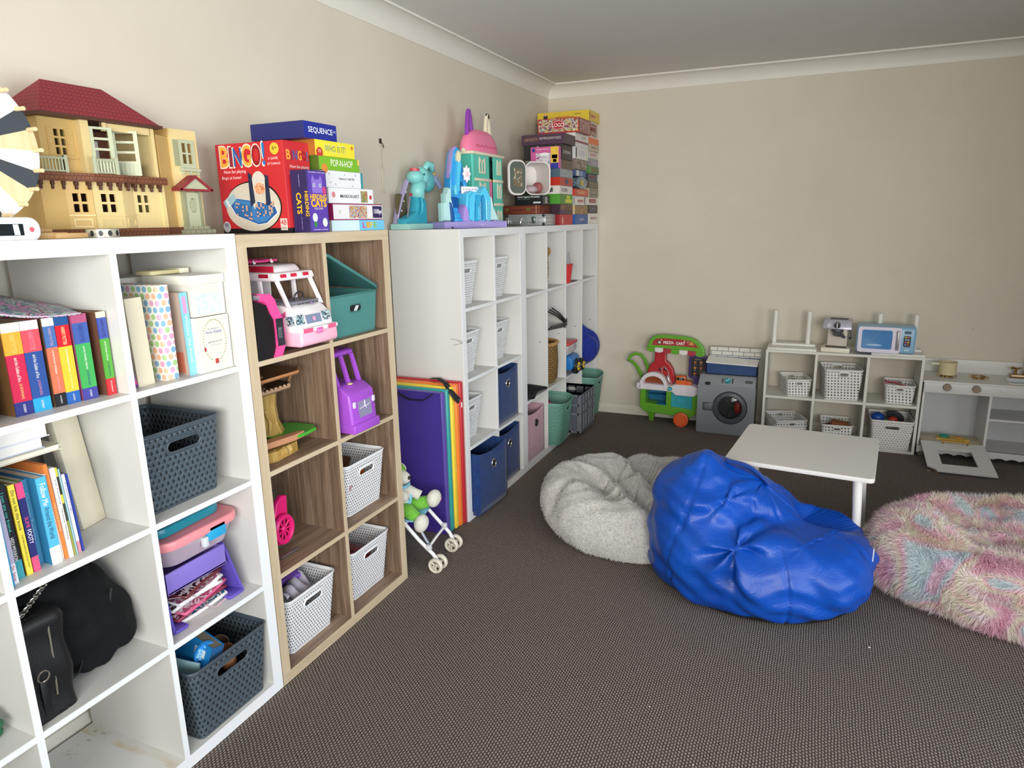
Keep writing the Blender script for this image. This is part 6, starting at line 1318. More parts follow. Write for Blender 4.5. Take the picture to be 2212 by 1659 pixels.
for yy in (.048, .074, .100): g.box(.178, .190, yy, yy+.006, z+.172, z+.182, SAGE)
g.build('tower_window', t, smooth=0)
g = gw(t); T = frame((.186, 0, 0), (0, 1, 0), (0, 0, 1)); DO = [(.046, z+.022), (.090, z+.022), (.090, z+.120), (.046, z+.120)]
oc = [(.068+.016*math.cos(PI/8+PI/4*k), z+.083+.022*math.sin(PI/8+PI/4*k)) for k in range(8)]
g.curvefill([DO, oc], .005, SAGE, T)
for k in range(-3, 4):
    for s in (1, -1):
        a, b = T @ Vector((.068+.0065*k-.018, z+.083-.018*s, .003)), T @ Vector((.068+.0065*k+.018, z+.083+.018*s, .003))
        pa = [a.lerp(b, f/14) for f in range(15)]; pa = [p for p in pa if ((p.y-.068)/.016)**2+((p.z-z-.083)/.022)**2 < 1.05]
        if len(pa) > 1: g.tube([pa[0], pa[-1]], .0012, SAGE, 4)
g.box(.178, .192, .036, .045, z+.014, z+.128, P('8e9276', .5)); g.box(.178, .192, .091, .100, z+.014, z+.128, P('8e9276', .5)); g.build('front_door', t, smooth=0)
g = gw(t); T = frame((.178, 0, 0), (0, 1, 0), (0, 0, 1)); g.prism([(.010, z+.128), (.126, z+.128), (.120, z+.133), (.068, z+.166), (.016, z+.133)], .03, SAGE, T)
for s in (-1, 1):
    a = (.068, z+.170); b = (.068+s*.062, z+.130); g.prism([(a[0], a[1]), (b[0], b[1]), (b[0]-s*.004, b[1]-.006), (a[0], a[1]-.008)], .036, ROOF, T)
g.prism([(.006, z+.124), (.130, z+.124), (.128, z+.130), (.008, z+.130)], .036, ROOF, T); g.build('porch_roof', t, smooth=0)
g = gw(t); g.box(.178, .218, .018, .118, z, z+.012, STN); g.box(.178, .205, .028, .108, z+.012, z+.022, STN); g.build('porch_steps', t, smooth=0)
# prize wheel
t = thing('prize_wheel', 'wooden spinning prize wheel with charcoal, white and natural wedges and pegs at the left edge', 'prize wheel', (.29, -.61, zt)); NAT = wood_mat('birch_ply', 'd9b98a', 'e6cba0', 'edd8b4', 2, .4); CHA = P('3c434b', .6); WHT = P('dfddd8', .5); c = Vector((.30, -.61, 1.668)); R_ = .166; N = 22
g = gw(t); T = frame(c-Vector((.010, 0, 0)), (0, 1, 0), (0, 0, 1)); g.lathe([(0, 0), (R_, 0), (R_, .009), (0, .009)], NAT, 88, T, cap=False)
for i in range(N):
    a0 = 2*PI*i/N; a1 = 2*PI*(i+1)/N; m = (CHA, WHT, NAT)[(i+2) % 3 if i < 11 else (i-N+2) % 3]
    pts = [(0, 0)]+[(R_*.998*math.cos(a0+(a1-a0)*k/4), R_*.998*math.sin(a0+(a1-a0)*k/4)) for k in range(5)]
    g.prism(pts, .0006, m, T @ Matrix.Translation((0, 0, .009)))
g.build('disc', t)
for i in list(range(-5, 5)):
    g = gw(t); a = 2*PI*i/N; p = c+Vector((0, (R_-.010)*math.cos(a), (R_-.010)*math.sin(a))); g.cyl(p, p+Vector((.026, 0, 0)), .0045, NAT, n=10); g.build('peg', t)
g = gw(t)
for i, s in ((-1, '10'), (-4, '13'), (2, '7')):
    a = 2*PI*(i+.5)/N; er = Vector((0, math.cos(a), math.sin(a))); et = Vector((0, math.sin(a), -math.cos(a))); p = c+er*(R_-.026)+Vector((.0004, 0, 0)); g.text(s, p+et*-.008+Vector((0, 0, 0)), et, er, .016 if len(s) > 1 else .007, P('e8e8e8', .5), h=.014)
for i in (-2, 1, 2, -3, 0):
    a = 2*PI*(i+.5)/N; er = Vector((0, math.cos(a), math.sin(a))); et = Vector((0, -math.sin(a), math.cos(a))); p = c+er*(R_-.062); g.quad(p-et*.009, et*.018, er*-.022 if False else er*.020, P('ecebe8', .5), .0006 if i != 9 else .001); g.quad(p-et*.004+er*.008, et*.010, er*.006, P('4a4a4c', .5), .0012)
g.build('printed_cards', t)
g = gw(t); g.prism([(-.125, .02), (-.105, .028), (-.06, .075), (-.062, .082), (-.07, .082), (-.13, .045)], .004, P('a0583c', .4), T @ Matrix.Translation((.02, -.04, .02))); g.build('pointer', t)
g = gw(t); g.box(.255, .285, -.66, -.56, zt, zt+.02, NAT, .002); g.box(.262, .282, -.63, -.59, zt+.02, zt+.21, NAT, .002); g.cyl((.28, -.61, 1.668), (.31, -.61, 1.668), .01, NAT); g.build('stand', t)
t = thing('label_maker', 'white rounded handheld gadget with small screen and red button beside the prize wheel', 'gadget', (.36, -.590, zt))
g = G(); T = frame((.008, 0, .0215), (0, 1, 0), (0, 0, 1)); g.curvefill([rrect(.125, .042, .018, 6)], .016, P('e6e8ea', .35), T @ Matrix.Translation((0, 0, .0)), .005); g.build('front_shell', t)
g = G(); g.curvefill([rrect(.128, .0425, .018, 6)], .018, P('1c1f2c', .4), T @ Matrix.Translation((0, 0, -.016)), .004); g.build('back_shell', t)
g = G(); T2 = T @ Matrix.Translation((0, 0, .0162)); g.prism([(-.02, -.012), (.030, -.012), (.030, .012), (-.02, .012)], .0006, P('1a2226', .15), T2); g.prism([(.010, -.011), (.022, -.011), (.020, .011), (.009, .011)], .0008, P('cfd8dc', .15), T2); g.build('screen', t)
g = G(); g.prism([(.047+.005*math.cos(2*PI*i/16), .0+.0055*math.sin(2*PI*i/16)) for i in range(16)], .001, P('d2606c', .4), T2); g.build('button', t)
t.name = 'handheld_gadget'
for i, (lo, sz, lab) in enumerate((((.325, -.488, zt), (.06, .085, .014), 'thicker pale wooden block lying left, beside the white gadget'), ((.34, -.442, zt), (.05, .075, .012), 'pale wooden block with a knot lying right of the other block'), ((.30, -.495, zt+.0145), (.05, .07, .008), 'thin pale wooden strip on top of the left block'))):
    slab('wooden_block', lab, 'block', lo, sz, wood_mat('pine%d' % i, 'b48f5c', 'c8a574', 'd9bd90', 1, .8), r=.001)
t = thing('twine', 'loose curl of thin brown twine on the shelf top', 'twine', (.345, -.385, zt)); g = G()
g.tube([(.010*math.sin(i*.9), -.03+.0022*i+.010*math.sin(i*.5), .003+.007*abs(math.sin(i*.33))) for i in range(34)], .0010, P('a8987c', .8), 5); g.build('strand', t)
t = thing('sticker_roll', 'clear roll of round stickers with dark hexagon prints lying beside the doll house', 'roll', (.335, -.345, zt)); g = G(); g.lathe([(.020, 0), (.036, 0), (.036, .019), (.020, .019), (.020, 0)], P('b9b6a4', .25, .2), 40, cap=False); g.build('roll_body', t)
g = G()
for k in range(5):
    a = -1.3+.55*k; cx, cy = .0364*math.cos(a), .0364*math.sin(a); tt = Vector((-math.sin(a), math.cos(a), 0)); g.disc((cx, cy, .0095), tt*.0055, (0, 0, .0075), P('26282a', .5), .0003, 6)
g.build('sticker_prints', t)

# ---------------------------------------------------------------- on top of the far white shelf
zt = Ch+.0005
t = thing('ice_castle_playset', 'blue ice castle playset on a lilac base with tower and arched cave door', 'toy castle', (.222, 1.562, zt), rotz=-.5); t.scale = (1.25, .72, 1)
LI = P('9a8fcd', .4); IB = P('55c4ee', .3); IB2 = P('3398d8', .3); IBD = P('10509c', .25); ICE = P('b4dcdc', .35); LIL = P('a48ad4', .4)
def rock(g, pts, y0, m, T, dep, jit=.004, seed=1):
    rr = random.Random(seed); n = len(pts); f = [(a+rr.uniform(-jit, jit), b+rr.uniform(-jit, jit)) for a, b in pts]; cx = sum(a for a, b in f)/n; cy = sum(b for a, b in f)/n
    fr = [(cx+(a-cx)*.86, cy+(b-cy)*.92) for a, b in f]
    vs = [T @ Vector((a, b, 0)) for a, b in f]+[T @ Vector((a, b, dep*.6)) for a, b in f]+[T @ Vector((a, b, dep)) for a, b in fr]
    g.add(vs, [tuple(range(n))[::-1], tuple(range(2*n, 3*n))]+[(i, (i+1) % n, n+(i+1) % n, n+i) for i in range(n)]+[(n+i, n+(i+1) % n, 2*n+(i+1) % n, 2*n+i) for i in range(n)], m)
g = G(); g.curvefill([[(-.13, 0), (.0, 0), (.004, .09), (.010, .16), (.004, .26), (.012, .36), (.006, .43), (.010, .52), (-.12, .53), (-.13, .3)]], .034, LI, None, .004)
for yy in (.20, .235, .30, .355, .43): g.ell((.002, yy, .034), (.012, .014, .007), LI, 10)
g.text('mattel', (.0115, .29, .014), (0, 1, 0), (0, 0, 1), .022, P('e8e4f4', .4), h=.006, t=.0035); g.quad((.004, .05, .002), (0, .022, 0), (0, 0, .006), P('16141c', .6), .003); g.build('base', t)
F = lambda x: frame((x, 0, 0), (0, 1, 0), (0, 0, 1))
g = G(); rock(g, [(.012, .034), (.105, .034), (.105, .06), (.095, .11), (.085, .15), (.08, .20), (.06, .205), (.05, .175), (.035, .165), (.03, .13), (.012, .125)], 0, ICE, F(-.05), .035); g.build('ice_cliff', t, smooth=0); g = G(); rock(g, [(.40, .034), (.485, .034), (.46, .075), (.44, .10), (.43, .14), (.415, .16), (.395, .16), (.39, .08)], 0, ICE, F(-.045), .035, seed=3); g.build('ice_cliff', t, smooth=0)
g = G(); g.box(-.06, -.025, .075, .155, .034, .155, IBD, .010)
for k in range(5): g.box(-.055, .0-.012*k+.004, .085, .150-.004*k, .034, .050+.026*k, IB2, .003)
rock(g, [(.07, .034), (.09, .034), (.078, .09), (.066, .13), (.06, .11)], 0, IBD, F(-.03), .03, seed=5); g.build('stairs', t)
g = G(); rock(g, [(.145, .034), (.195, .034), (.198, .075), (.19, .10), (.175, .118), (.160, .105), (.150, .085)], 0, LIL, F(-.03), .04, seed=7); g.build('purple_crystal', t, smooth=0)
g = G(); cave = [(.185, .034), (.19, .10), (.20, .165), (.235, .178), (.31, .165), (.335, .185), (.355, .20), (.375, .18), (.395, .15), (.395, .08), (.39, .034)]
door = [(.335+.029*math.cos(a), .12+.05*math.sin(a)) for a in [PI*i/10 for i in range(11)]]+[(.306, .036), (.364, .036)]
g.curvefill([cave, door], .10, IB, F(-.10), .006); rock(g, [(.190, .034), (.245, .034), (.24, .10), (.255, .15), (.235, .175), (.205, .16)], 0, IB, F(-.01), .022, seed=2); rock(g, [(.25, .034), (.28, .034), (.275, .09), (.30, .13), (.31, .165), (.27, .168), (.258, .14), (.262, .10)], 0, P('36a4d4', .3), F(-.01), .018, seed=4)
for k in range(9):
    g.ell((.004, .300, .04+.011*k), (.007, .005, .006), P('8fd4ec', .3), 6); g.ell((.004, .371, .04+.011*k), (.007, .005, .006), P('8fd4ec', .3), 6)
g.build('cave', t, smooth=30)
g = G(); g.prism([(a, b) for a, b in door], .008, IBD, F(-.055)); g.ell((-.045, .335, .145), (.003, .003, .003), P('dfe8f4', .2), 8); g.build('cave_door', t)
g = G(); tw = [(.118, .15), (.122, .22), (.128, .27), (.14, .30), (.146, .335), (.160, .375), (.182, .392), (.205, .38), (.210, .345), (.222, .30), (.24, .25), (.262, .20), (.262, .155)]
arch = [(.215+.024*math.cos(a), .195+.045*math.sin(a)) for a in [PI*i/8 for i in range(9)]]+[(.191, .172), (.239, .172)]
g.curvefill([tw, arch], .05, IB2, F(-.10), .006); rock(g, [(.150, .175), (.185, .175), (.188, .24), (.200, .32), (.195, .355), (.175, .33), (.160, .27)], 0, IB, F(-.06), .022, seed=9); g.box(-.06, -.03, .130, .160, .165, .215, P('58c4e8', .25), .004); g.build('tower', t, smooth=30)
g = G(); g.curvefill([[(.120, .20), (.133, .20), (.140, .27), (.152, .30), (.166, .35), (.18, .372), (.196, .362), (.206, .375), (.184, .400), (.160, .390), (.142, .345), (.134, .31), (.124, .28)]], .03, P('a794d6', .35), F(-.085), .003)
g.curvefill([[(.168, .335), (.180, .325), (.195, .335), (.198, .362), (.182, .378), (.168, .362)]], .018, P('dcd8b4', .4), F(-.055), .002); g.build('tower_trim', t, smooth=30)
g = G(); sn = [(.235+(.024 if k % 2 else .034)*math.cos(PI*k/8), .268+(.030 if k % 2 else .042)*math.sin(PI*k/8)) for k in range(16)]; g.curvefill([sn], .006, P('eeeaf0', .4), F(-.035), .001); g.disc((-.027, .235, .265), (0, .010, 0), (0, 0, .012), P('e8c8d0', .5), .0008); g.build('snowflake_badge', t)
g = G(); g.box(-.05, -.040, .200, .345, .168, .208, P('eceef2', .4), .003)
for k in range(9): g.box(-.0402, -.0394, .212+.013*k, .218+.013*k, .190, .196, P('d8a0b0' if k % 2 else '5a6078', .4))
for k in range(7): g.box(-.0402, -.0394, .218+.013*k, .224+.013*k, .175, .181, P('2c303c', .4))
g.build('music_panel', t)
g = G(); g.prism([(.395, .15), (.49, .045), (.515, .040), (.515, .034), (.40, .034)], .012, P('17609c', .25), F(-.075)); g.build('slide_ramp', t)
g = G(); g.ell((.0, .205, .040), (.010, .014, .010), P('a82a68', .4), 12); g.cyl((.0, .202, .045), (.0, .202, .062), .003, P('e8e4ec', .3)); g.build('pink_gem', t)
# tall doll house behind (generic, no face)
t = thing('tall_dollhouse', 'tall teal toy house with pink domed roof and two pointed turrets', 'doll house', (.155, 2.13, zt)); TL = P('55c8b6', .35); TL2 = P('45b5a2', .4); IV = P('e3dcc4', .4); PKR = P('ee7fa6', .4)
t.name = 'dollhouse'
g = gw(t); z = zt; xf2 = .198; H = .385
def catwin(y, zz, w=.062, h=.072):
    out_ = [(y-w/2, zz), (y+w/2, zz), (y+w/2+.004, zz+h*.55), (y+w/2-.002, zz+h), (y+w*.16, zz+h*.80), (y-w*.16, zz+h*.80), (y-w/2+.002, zz+h), (y-w/2-.004, zz+h*.55)]
    q = [[(y-w*.38, zz+h*.12), (y-w*.05, zz+h*.12), (y-w*.07, zz+h*.68), (y-w*.33, zz+h*.80), (y-w*.40, zz+h*.5)], [(y+w*.38, zz+h*.12), (y+w*.05, zz+h*.12), (y+w*.07, zz+h*.68), (y+w*.33, zz+h*.80), (y+w*.40, zz+h*.5)]]
    return out_, q
T = F(xf2-.006); wins = []; frs = []
for fl in range(3):
    for y_, w_ in ((2.055, .070), (2.275, .050)):
        o_, q = catwin(y_, z+.030+.130*fl if fl else z+.020, w_, .085 if fl else .075); frs.append((o_, q))
g.curvefill([[(1.955, z), (2.145, z), (2.145, z+H), (1.955, z+H)]]+[q for o_, qq in frs[::2] for q in qq], .006, TL, T); g.curvefill([[(2.205, z), (2.318, z), (2.318, z+H), (2.205, z+H)]]+[q for o_, qq in frs[1::2] for q in qq], .006, TL, T)
g.tube([(xf2-.008, 1.952, z), (xf2-.008, 1.952, z+H)], .010, TL, 10); g.box(.10, xf2-.008, 1.940, 1.946, z, z+H, TL2); g.box(.10, xf2, 2.318, 2.324, z, z+H, TL2); g.box(.10, .106, 1.94, 2.32, z, z+H, P('1f5a50', .5)); g.box(.11, .16, 1.96, 2.30, z+.01, z+H-.01, P('2a2634', .6)); g.build('walls', t, smooth=30)
for o_, qq in frs:
    g = gw(t); g.curvefill([o_]+qq, .004, IV, F(xf2)); g.build('window_frame', t, smooth=0)
g = gw(t); g.box(xf2-.02, xf2-.012, 2.145, 2.205, z, z+.118, P('8c1f38', .4)); g.box(xf2-.02, xf2-.010, 2.145, 2.205, z+.128, z+.252, P('e07aa4', .4)); g.box(xf2-.03, xf2-.022, 2.145, 2.205, z+.255, z+H, P('1e6a58', .4)); g.box(xf2-.02, xf2-.008, 2.145, 2.205, z+.252, z+.264, P('c8922c', .4)); g.build('lift_panel', t, smooth=0)
g = gw(t)
for zz in (.118, .248): g = gw(t); g.box(xf2-.004, xf2+.008, 1.960, 2.150, z+zz, z+zz+.016, IV, .003); g.box(xf2-.004, xf2+.008, 2.200, 2.322, z+zz, z+zz+.016, IV, .003); g.build('floor_band', t)
g = gw(t); g.box(.09, xf2+.014, 1.925, 2.335, z+H, z+H+.016, IV, .005); g.ell((.15, 1.93, z+H+.02), (.014, .014, .014), IV, 10); g.build('eaves', t)
g = gw(t)
def dome(i, j):
    a = 2*PI*i; f = j; r = math.cos(f*PI/2)**.62; return Vector((.15+.055*r*math.copysign(abs(math.cos(a))**.7, math.cos(a)), 2.125+.192*r*math.copysign(abs(math.sin(a))**.8, math.sin(a)), z+H+.014+.125*math.sin(f*PI/2)))
g.grid(dome, 40, 14, PKR, cu=True)
for k in range(5): g.tube([(.205, 2.0+.05*k-.018*math.cos(b), z+H+.04+.012*math.sin(b)) for b in [PI*q/8 for q in range(9)]], .002, P('c85a80', .4), 5)
g.build('domed_roof', t)
def ear(y, col, inner, tip=None, lean=0):
    g = gw(t); b = z+H+.095; oo = [(y-.032, b), (y+.036, b), (y+.034, b+.04), (y+.022+lean, b+.10), (y+.008+lean, b+.135), (y-.004+lean, b+.138), (y-.016+lean, b+.12), (y-.030, b+.05)]
    ii = [(y-.014, b+.035), (y+.016, b+.035), (y+.012, b+.08), (y+.002+lean*.6, b+.112), (y-.006+lean*.6, b+.10), (y-.013, b+.07)]
    g.curvefill([oo, ii], .020, col, F(.14), .004)
    for k in range(3): g.tube([(.15, y-.014, b+.05+.018*k), (.15, y+.014, b+.05+.018*k)], .0014, inner, 4)
    g.tube([(.15, y, b+.035), (.15, y+lean*.5, b+.11)], .0014, inner, 4)
    if tip: g.ell((.15, y+.004+lean, b+.128), (.013, .018, .020), tip, 12)
    g.build('turret', t)
ear(2.005, P('8e3cae', .35), P('d8d0dc', .4)); ear(2.235, IV, P('b8b0a0', .4), P('1a1a1c', .4), .0)
g = gw(t); g.box(.16, .205, 2.19, 2.235, z, z+.055, P('58bcae', .4), .006); g.ell((.19, 2.21, z+.07), (.02, .024, .022), P('e07aa4', .4), 14); g.build('porch', t)
# teal toy with lilac slide
t = thing('slide_playset', 'teal toy playset with curved lilac slide at the left end of the far shelf top', 'toy', (.09, 1.46, zt)); TQ = P('84d0d0', .4); TQ2 = P('38a8c2', .35); TQ3 = P('a0d6ce', .4); z = zt
g = gw(t); g.curvefill([[(.03, 1.385), (.13, 1.385), (.13, 1.60), (.03, 1.60)]], .028, TQ3, frame((0, 0, z), (1, 0, 0), (0, 1, 0)), .004); g.build('base', t)
g = gw(t); T = frame((.06, 0, 0), (0, 1, 0), (0, 0, 1)); g.curvefill([[(1.392, z+.028), (1.585, z+.028), (1.585, z+.12), (1.56, z+.17), (1.535, z+.19), (1.52, z+.155), (1.515, z+.115), (1.50, z+.085), (1.47, z+.07), (1.42, z+.055), (1.392, z+.045)]], .05, TQ2, T, .005); g.build('lower_body', t)
g = gw(t); g.ell((.09, 1.525, z+.250), (.042, .044, .034), TQ, 18); g.ell((.09, 1.575, z+.255), (.042, .052, .048), TQ, 18); g.ell((.09, 1.635, z+.235), (.04, .05, .055), P('56a4a8', .4), 16); g.tube([(.09, 1.53, z+.15), (.09, 1.54, z+.19), (.09, 1.56, z+.225)], [.038, .036, .040], TQ, 16); g.tube([(.10, 1.59, z+.285), (.105, 1.62, z+.315), (.105, 1.655, z+.315), (.10, 1.675, z+.285)], [.012, .016, .018, .014], TQ, 10)
g.ell((.13, 1.545, z+.263), (.004, .006, .006), P('1d6a70', .4), 8); g.build('upper_body', t, smooth=180)
g = gw(t); g.cyl((.09, 1.522, z+.278), (.09, 1.522, z+.292), .024, P('c9525e', .4)); g.build('red_button', t)
g = gw(t); g.tube([(.06, 1.545, z+.27), (.05, 1.50, z+.225), (.045, 1.455, z+.15), (.04, 1.42, z+.075), (.04, 1.395, z+.012)], .018, P('a9a4cc', .4), 10, flat=(1.0, .42))
for k in range(5): g.ell((.062, 1.50-.023*k, z+.225-.045*k), (.004, .005, .005), P(('d8d0a0', 'dcd8ec')[k % 2], .5), 6)
g.build('slide', t)
g = gw(t); g.tube([(.10, 1.63, z+.27), (.12, 1.66, z+.25), (.13, 1.70, z+.205)], [.008, .016, .012], P('7c84a8', .4), 8); g.build('side_slide', t); g = gw(t); g.ell((.11, 1.67, z+.262), (.012, .016, .014), P('d8a83c', .4), 10); g.build('yellow_knob', t)
g = gw(t); g.tube([(.112, 1.40+.004*k, z+.06+.012*k) for k in range(9)], .0035, P('8a8090', .5), 6); g.ell((.112, 1.44, z+.165), (.008, .008, .008), P('a8303c', .4), 8); g.box(.04, .052, 1.41, 1.50, z+.06, z+.17, P('5c5238', .6), .01); g.tube([(.12, 1.50+.03*math.sin(a), z+.115+.045*math.cos(a)) for a in [.5+.3*k for k in range(9)]], .008, TQ2, 8); g.build('side_panel', t)
# ---------------------------------------------------------------- along the back wall
YS = 3.300; SX0, SX1 = 1.664, 2.588; SH = .628; SD = .290; TW = .016
OFFW = white_mat('aged_white', 'dcdad0')
t = thing('cube_shelf', 'low white two by three cube shelf against the back wall', 'shelf unit', (SX0, YS, 0))
def wb2(nm, x0, x1, y0, y1, z0, z1): g = gw(t); g.box(x0, x1, y0, y1, z0, z1, OFFW, .0008); g.build(nm, t, smooth=0)
xs = [SX0, 1.976-TW/2, 2.279-TW/2, SX1-TW]; zm = .300
wb2('top_board', SX0, SX1, YS, YS+SD, SH-TW, SH); wb2('side_panel', SX0, SX0+TW, YS, YS+SD, 0, SH-TW); wb2('side_panel', SX1-TW, SX1, YS, YS+SD, 0, SH-TW); wb2('bottom_board', SX0+TW, SX1-TW, YS, YS+SD, 0, TW)
for i in (1, 2): wb2('upright_divider', xs[i], xs[i]+TW, YS, YS+SD, TW, SH-TW)
for i in range(3): wb2('shelf_board', xs[i]+TW, xs[i+1], YS, YS+SD, zm, zm+TW)
def obasket(lab, w, d, h, loc, rz, tap=.012, p=.0165, hd=(.042, .020, .026), skin=None, cr=.022):
    o = basket('plastic_basket', lab, w, d, h, tap, skin or O_SKIN, P('e4e3de', .4), hd, rimr=.0035, cr=cr); return place(o, loc, rz-PI/2)
za, zb2 = TW+.0005, zm+TW+.0005
obasket('small white punched basket in the upper left cell of the low shelf', .165, .23, .115, (1.855, YS+.135, zb2), .28)
obasket('large white punched basket in the upper middle cell of the low shelf', .232, .25, .200, (2.130, YS+.135, zb2), .14, hd=(.055, .024, .03), tap=.016)
obasket('small white punched basket in the upper right cell of the low shelf with coloured pencils', .175, .23, .120, (2.478, YS+.14, zb2), -.04)
ob = obasket('wide white punched basket, upper of two nested in the low shelf', .215, .25, .095, (1.815, YS+.135, za+.036), .38)
dup(ob, (1.818, YS+.135, za), .33-PI/2, 'wide white punched basket, lower of two nested in the lower left cell')
obasket('white punched basket in the lower middle cell of the low shelf holding brown wood', .19, .24, .125, (2.130, YS+.14, za), .05)
yb = basket('plastic_basket', 'white woven basket full of play food in the lower right cell of the low shelf', .245, .27, .200, .018, hole_mat('white_woven_plastic_b', 'dedcd6', 'y', .017, .015, r=.26), P('e2e0da', .4), (.085, .026, .045), cr=.022)
place(yb, (2.445, YS+.105, za), -PI/2+.03)
slab('wooden_block', 'tan brown wooden block standing in the lower middle basket of the low shelf', 'block', (2.15, YS+.12, za+.085), (.11, .05, .045), P('8a5a38', .5), (.3, .1, .1))
slab('wooden_block', 'dark brown wooden plate leaning in the lower middle basket', 'block', (2.11, YS+.15, za+.08), (.07, .07, .012), P('6b442c', .5), (.4, -.3, .3))
blob('toy_ball', 'blue toy ball on top of the play food basket', 'toy', (2.375, YS+.13, za+.175), (.042, .038, .036), P('2050a8', .35))
blob('toy_tomato', 'red round toy beside the blue ball', 'toy', (2.46, YS+.10, za+.172), (.030, .03, .027), P('b83832', .35))
blob('toy_lettuce', 'small green toy in the play food basket', 'toy', (2.42, YS+.07, za+.170), (.026, .02, .014), P('4a9a5a', .4))
t = thing('toy_pan', 'dark toy pan rim sticking out of the play food basket', 'toy', (2.47, YS+.14, za+.175), rot=(.5, .3, 0)); g = G(); g.lathe([(.045, 0), (.055, .02), (.052, .02), (.043, .003)], P('4a4c50', .3, .4), 24, cap=False); g.disc((0, 0, .002), (.044, 0, 0), (0, .044, 0), P('3a3c40', .4), 0); g.build('pan', t)
slab('coloured_pencil', 'red pencil lying across the upper right basket of the low shelf', 'pencil', (2.45, YS+.12, zb2+.112), (.13, .009, .008), P('9a3438', .4), (0, .15, -.3), r=.002); slab('coloured_pencil', 'pink pencil beside the red one in the upper right basket', 'pencil', (2.43, YS+.15, zb2+.108), (.12, .009, .008), P('c87a90', .4), (0, -.1, .5), r=.002)
blob('toy_strawberry', 'green and red toy behind the handle slot of the upper left basket', 'toy', (1.845, YS+.10, zb2+.085), (.030, .02, .020), P('8a6a3c', .4)); blob('toy_egg', 'orange and white toys at the bottom of the large basket', 'toy', (2.10, YS+.13, zb2+.05), (.06, .06, .045), mottled('food_mix', ('d8a878', 'e8e0d0', 'c88a5a', 'd0c8b8'), 30))
# post racks on the low shelf
PT = P('e6e4dc', .45)
def rack(lab, x0, x1, posts, ybase, loc):
    t = thing('post_rack', lab, 'toy rack', loc)
    g = gw(t); g.box(x0, x1, YS+.005, YS+.20, SH+.0005, SH+.015, PT, .001); g.build('lower_board', t); g = gw(t); g.box(x0+.02, x1-.01, YS+.115, YS+.20, SH+.015, SH+.028, PT, .001); g.build('upper_board', t)
    for x in posts: g = gw(t); g.cyl((x, YS+.155, SH+.028), (x, YS+.155, SH+.245), .0155, PT, n=20); g.build('post', t)
    g = gw(t)
    for x in (x0+.02, x1-.02): g.ell((x, YS+.02, SH+.0155), (.003, .003, .001), P('5a564c', .6), 8)
    g.build('screw_hole', t)
rack('white toy rack with two upright posts at the left end of the low shelf', 1.672, 1.972, (1.702, 1.914), 0, (1.82, YS+.1, SH+.0005))
rack('white toy rack with two upright posts behind the toy microwave', 2.290, 2.585, (2.332, 2.535), 0, (2.44, YS+.1, SH+.0005))
# coffee machine
t = thing('toy_coffee_machine', 'white and silver toy espresso machine on the low shelf', 'toy appliance', (2.090, YS+.10, SH+.0005), rotz=-.12); WM = P('e4e0d4', .4); SIL = P('b4b4c0', .3, .25)
g = G(); g.box(-.085, .085, -.085, .075, 0, .030, P('e8e2d0', .4), .006); g.build('base', t); g = G(); g.box(-.062, .060, -.070, -.01, .030, .0315, P('3c3a38', .5)); g.build('drip_grille', t)
g = G(); g.box(-.060, .060, 0, .07, .030, .16, P('d9cfc2', .4), .006); g.build('column', t); g = G(); g.hexa([(-.088, -.075, .150), (.088, -.075, .150), (.080, .07, .150), (-.080, .07, .150), (-.082, -.052, .208), (.082, -.052, .208), (.075, .07, .208), (-.075, .07, .208)], SIL, .007); g.build('head', t)
g = G(); g.box(-.05, .055, -.03, .04, .208, .210, P('3a3a3c', .5)); g.build('cup_tray', t)
g = G()
for x, r, m in ((-.048, .015, P('dcdce0', .3)), (.0, .019, P('8a8c92', .2, .8))): g.cyl((x, -.062, .180), (x, -.080, .174), r, m)
g.box(-.003, .003, -.085, -.078, .160, .192, P('e8e8ec', .3), .001); g.ell((.052, -.070, .174), (.008, .004, .008), P('c8c8d0', .3), 8); g.build('knob', t)
g = G(); g.cyl((0, -.03, .150), (0, -.03, .128), .036, P('55565c', .4)); g.tube([(0, -.05, .132), (.02, -.085, .118), (.05, -.10, .105)], .009, P('4a4b50', .4), 8); g.ell((.01, -.07, .118), (.035, .02, .015), P('5a5b60', .4), 12); g.build('filter_handle', t)
g = G(); g.tube([(.078, -.06, .15), (.082, -.065, .12), (.080, -.07, .105)], .0045, P('4a4b50', .35), 8); g.ell((.080, -.07, .098), (.009, .009, .009), P('2e2f34', .3), 10); g.build('steam_wand', t)
# microwave
t = thing('toy_microwave', 'pale blue and white toy microwave on the low shelf', 'toy appliance', (2.362, YS+.055, SH+.0155), rotz=-.06); MB_ = P('8db9d6', .35)
g = G(); g.box(-.165, .165, -.07, .10, .004, .170, MB_, .018, 3); g.build('body', t)
g = G(); T = frame((0, -.070, 0), (1, 0, 0), (0, 0, 1)); g.curvefill([rrect(.235, .158, .014, 5, c=(-.035, .086)), rrect(.172, .122, .014, 5, c=(-.048, .088))], .008, P('e2dcec', .35), T, .002); g.build('door', t)
g = G(); g.curvefill([rrect(.174, .124, .014, 5, c=(-.048, .088))], .002, P('4a86c0', .12, spec=.8), T); g.ell((-.06, -.0725, .052), (.045, .0015, .007), P('9cc4e8', .2), 16); g.tube([(-.07, -.0735, .075), (-.05, -.0735, .12), (-.02, -.0735, .14)], .0012, P('8ab8e4', .2), 4); g.build('door_window', t)
g = G(); g.box(.058, .076, -.092, -.076, .028, .150, P('9a9c9e', .3, .3), .006); g.build('door_handle', t)
g = G(); g.curvefill([rrect(.038, .068, .008, 4, c=(.118, .085))], .003, P('23252c', .3), T); g.curvefill([rrect(.036, .018, .004, 4, c=(.118, .140))], .003, P('3f5a78', .3), T); g.build('control_panel', t)
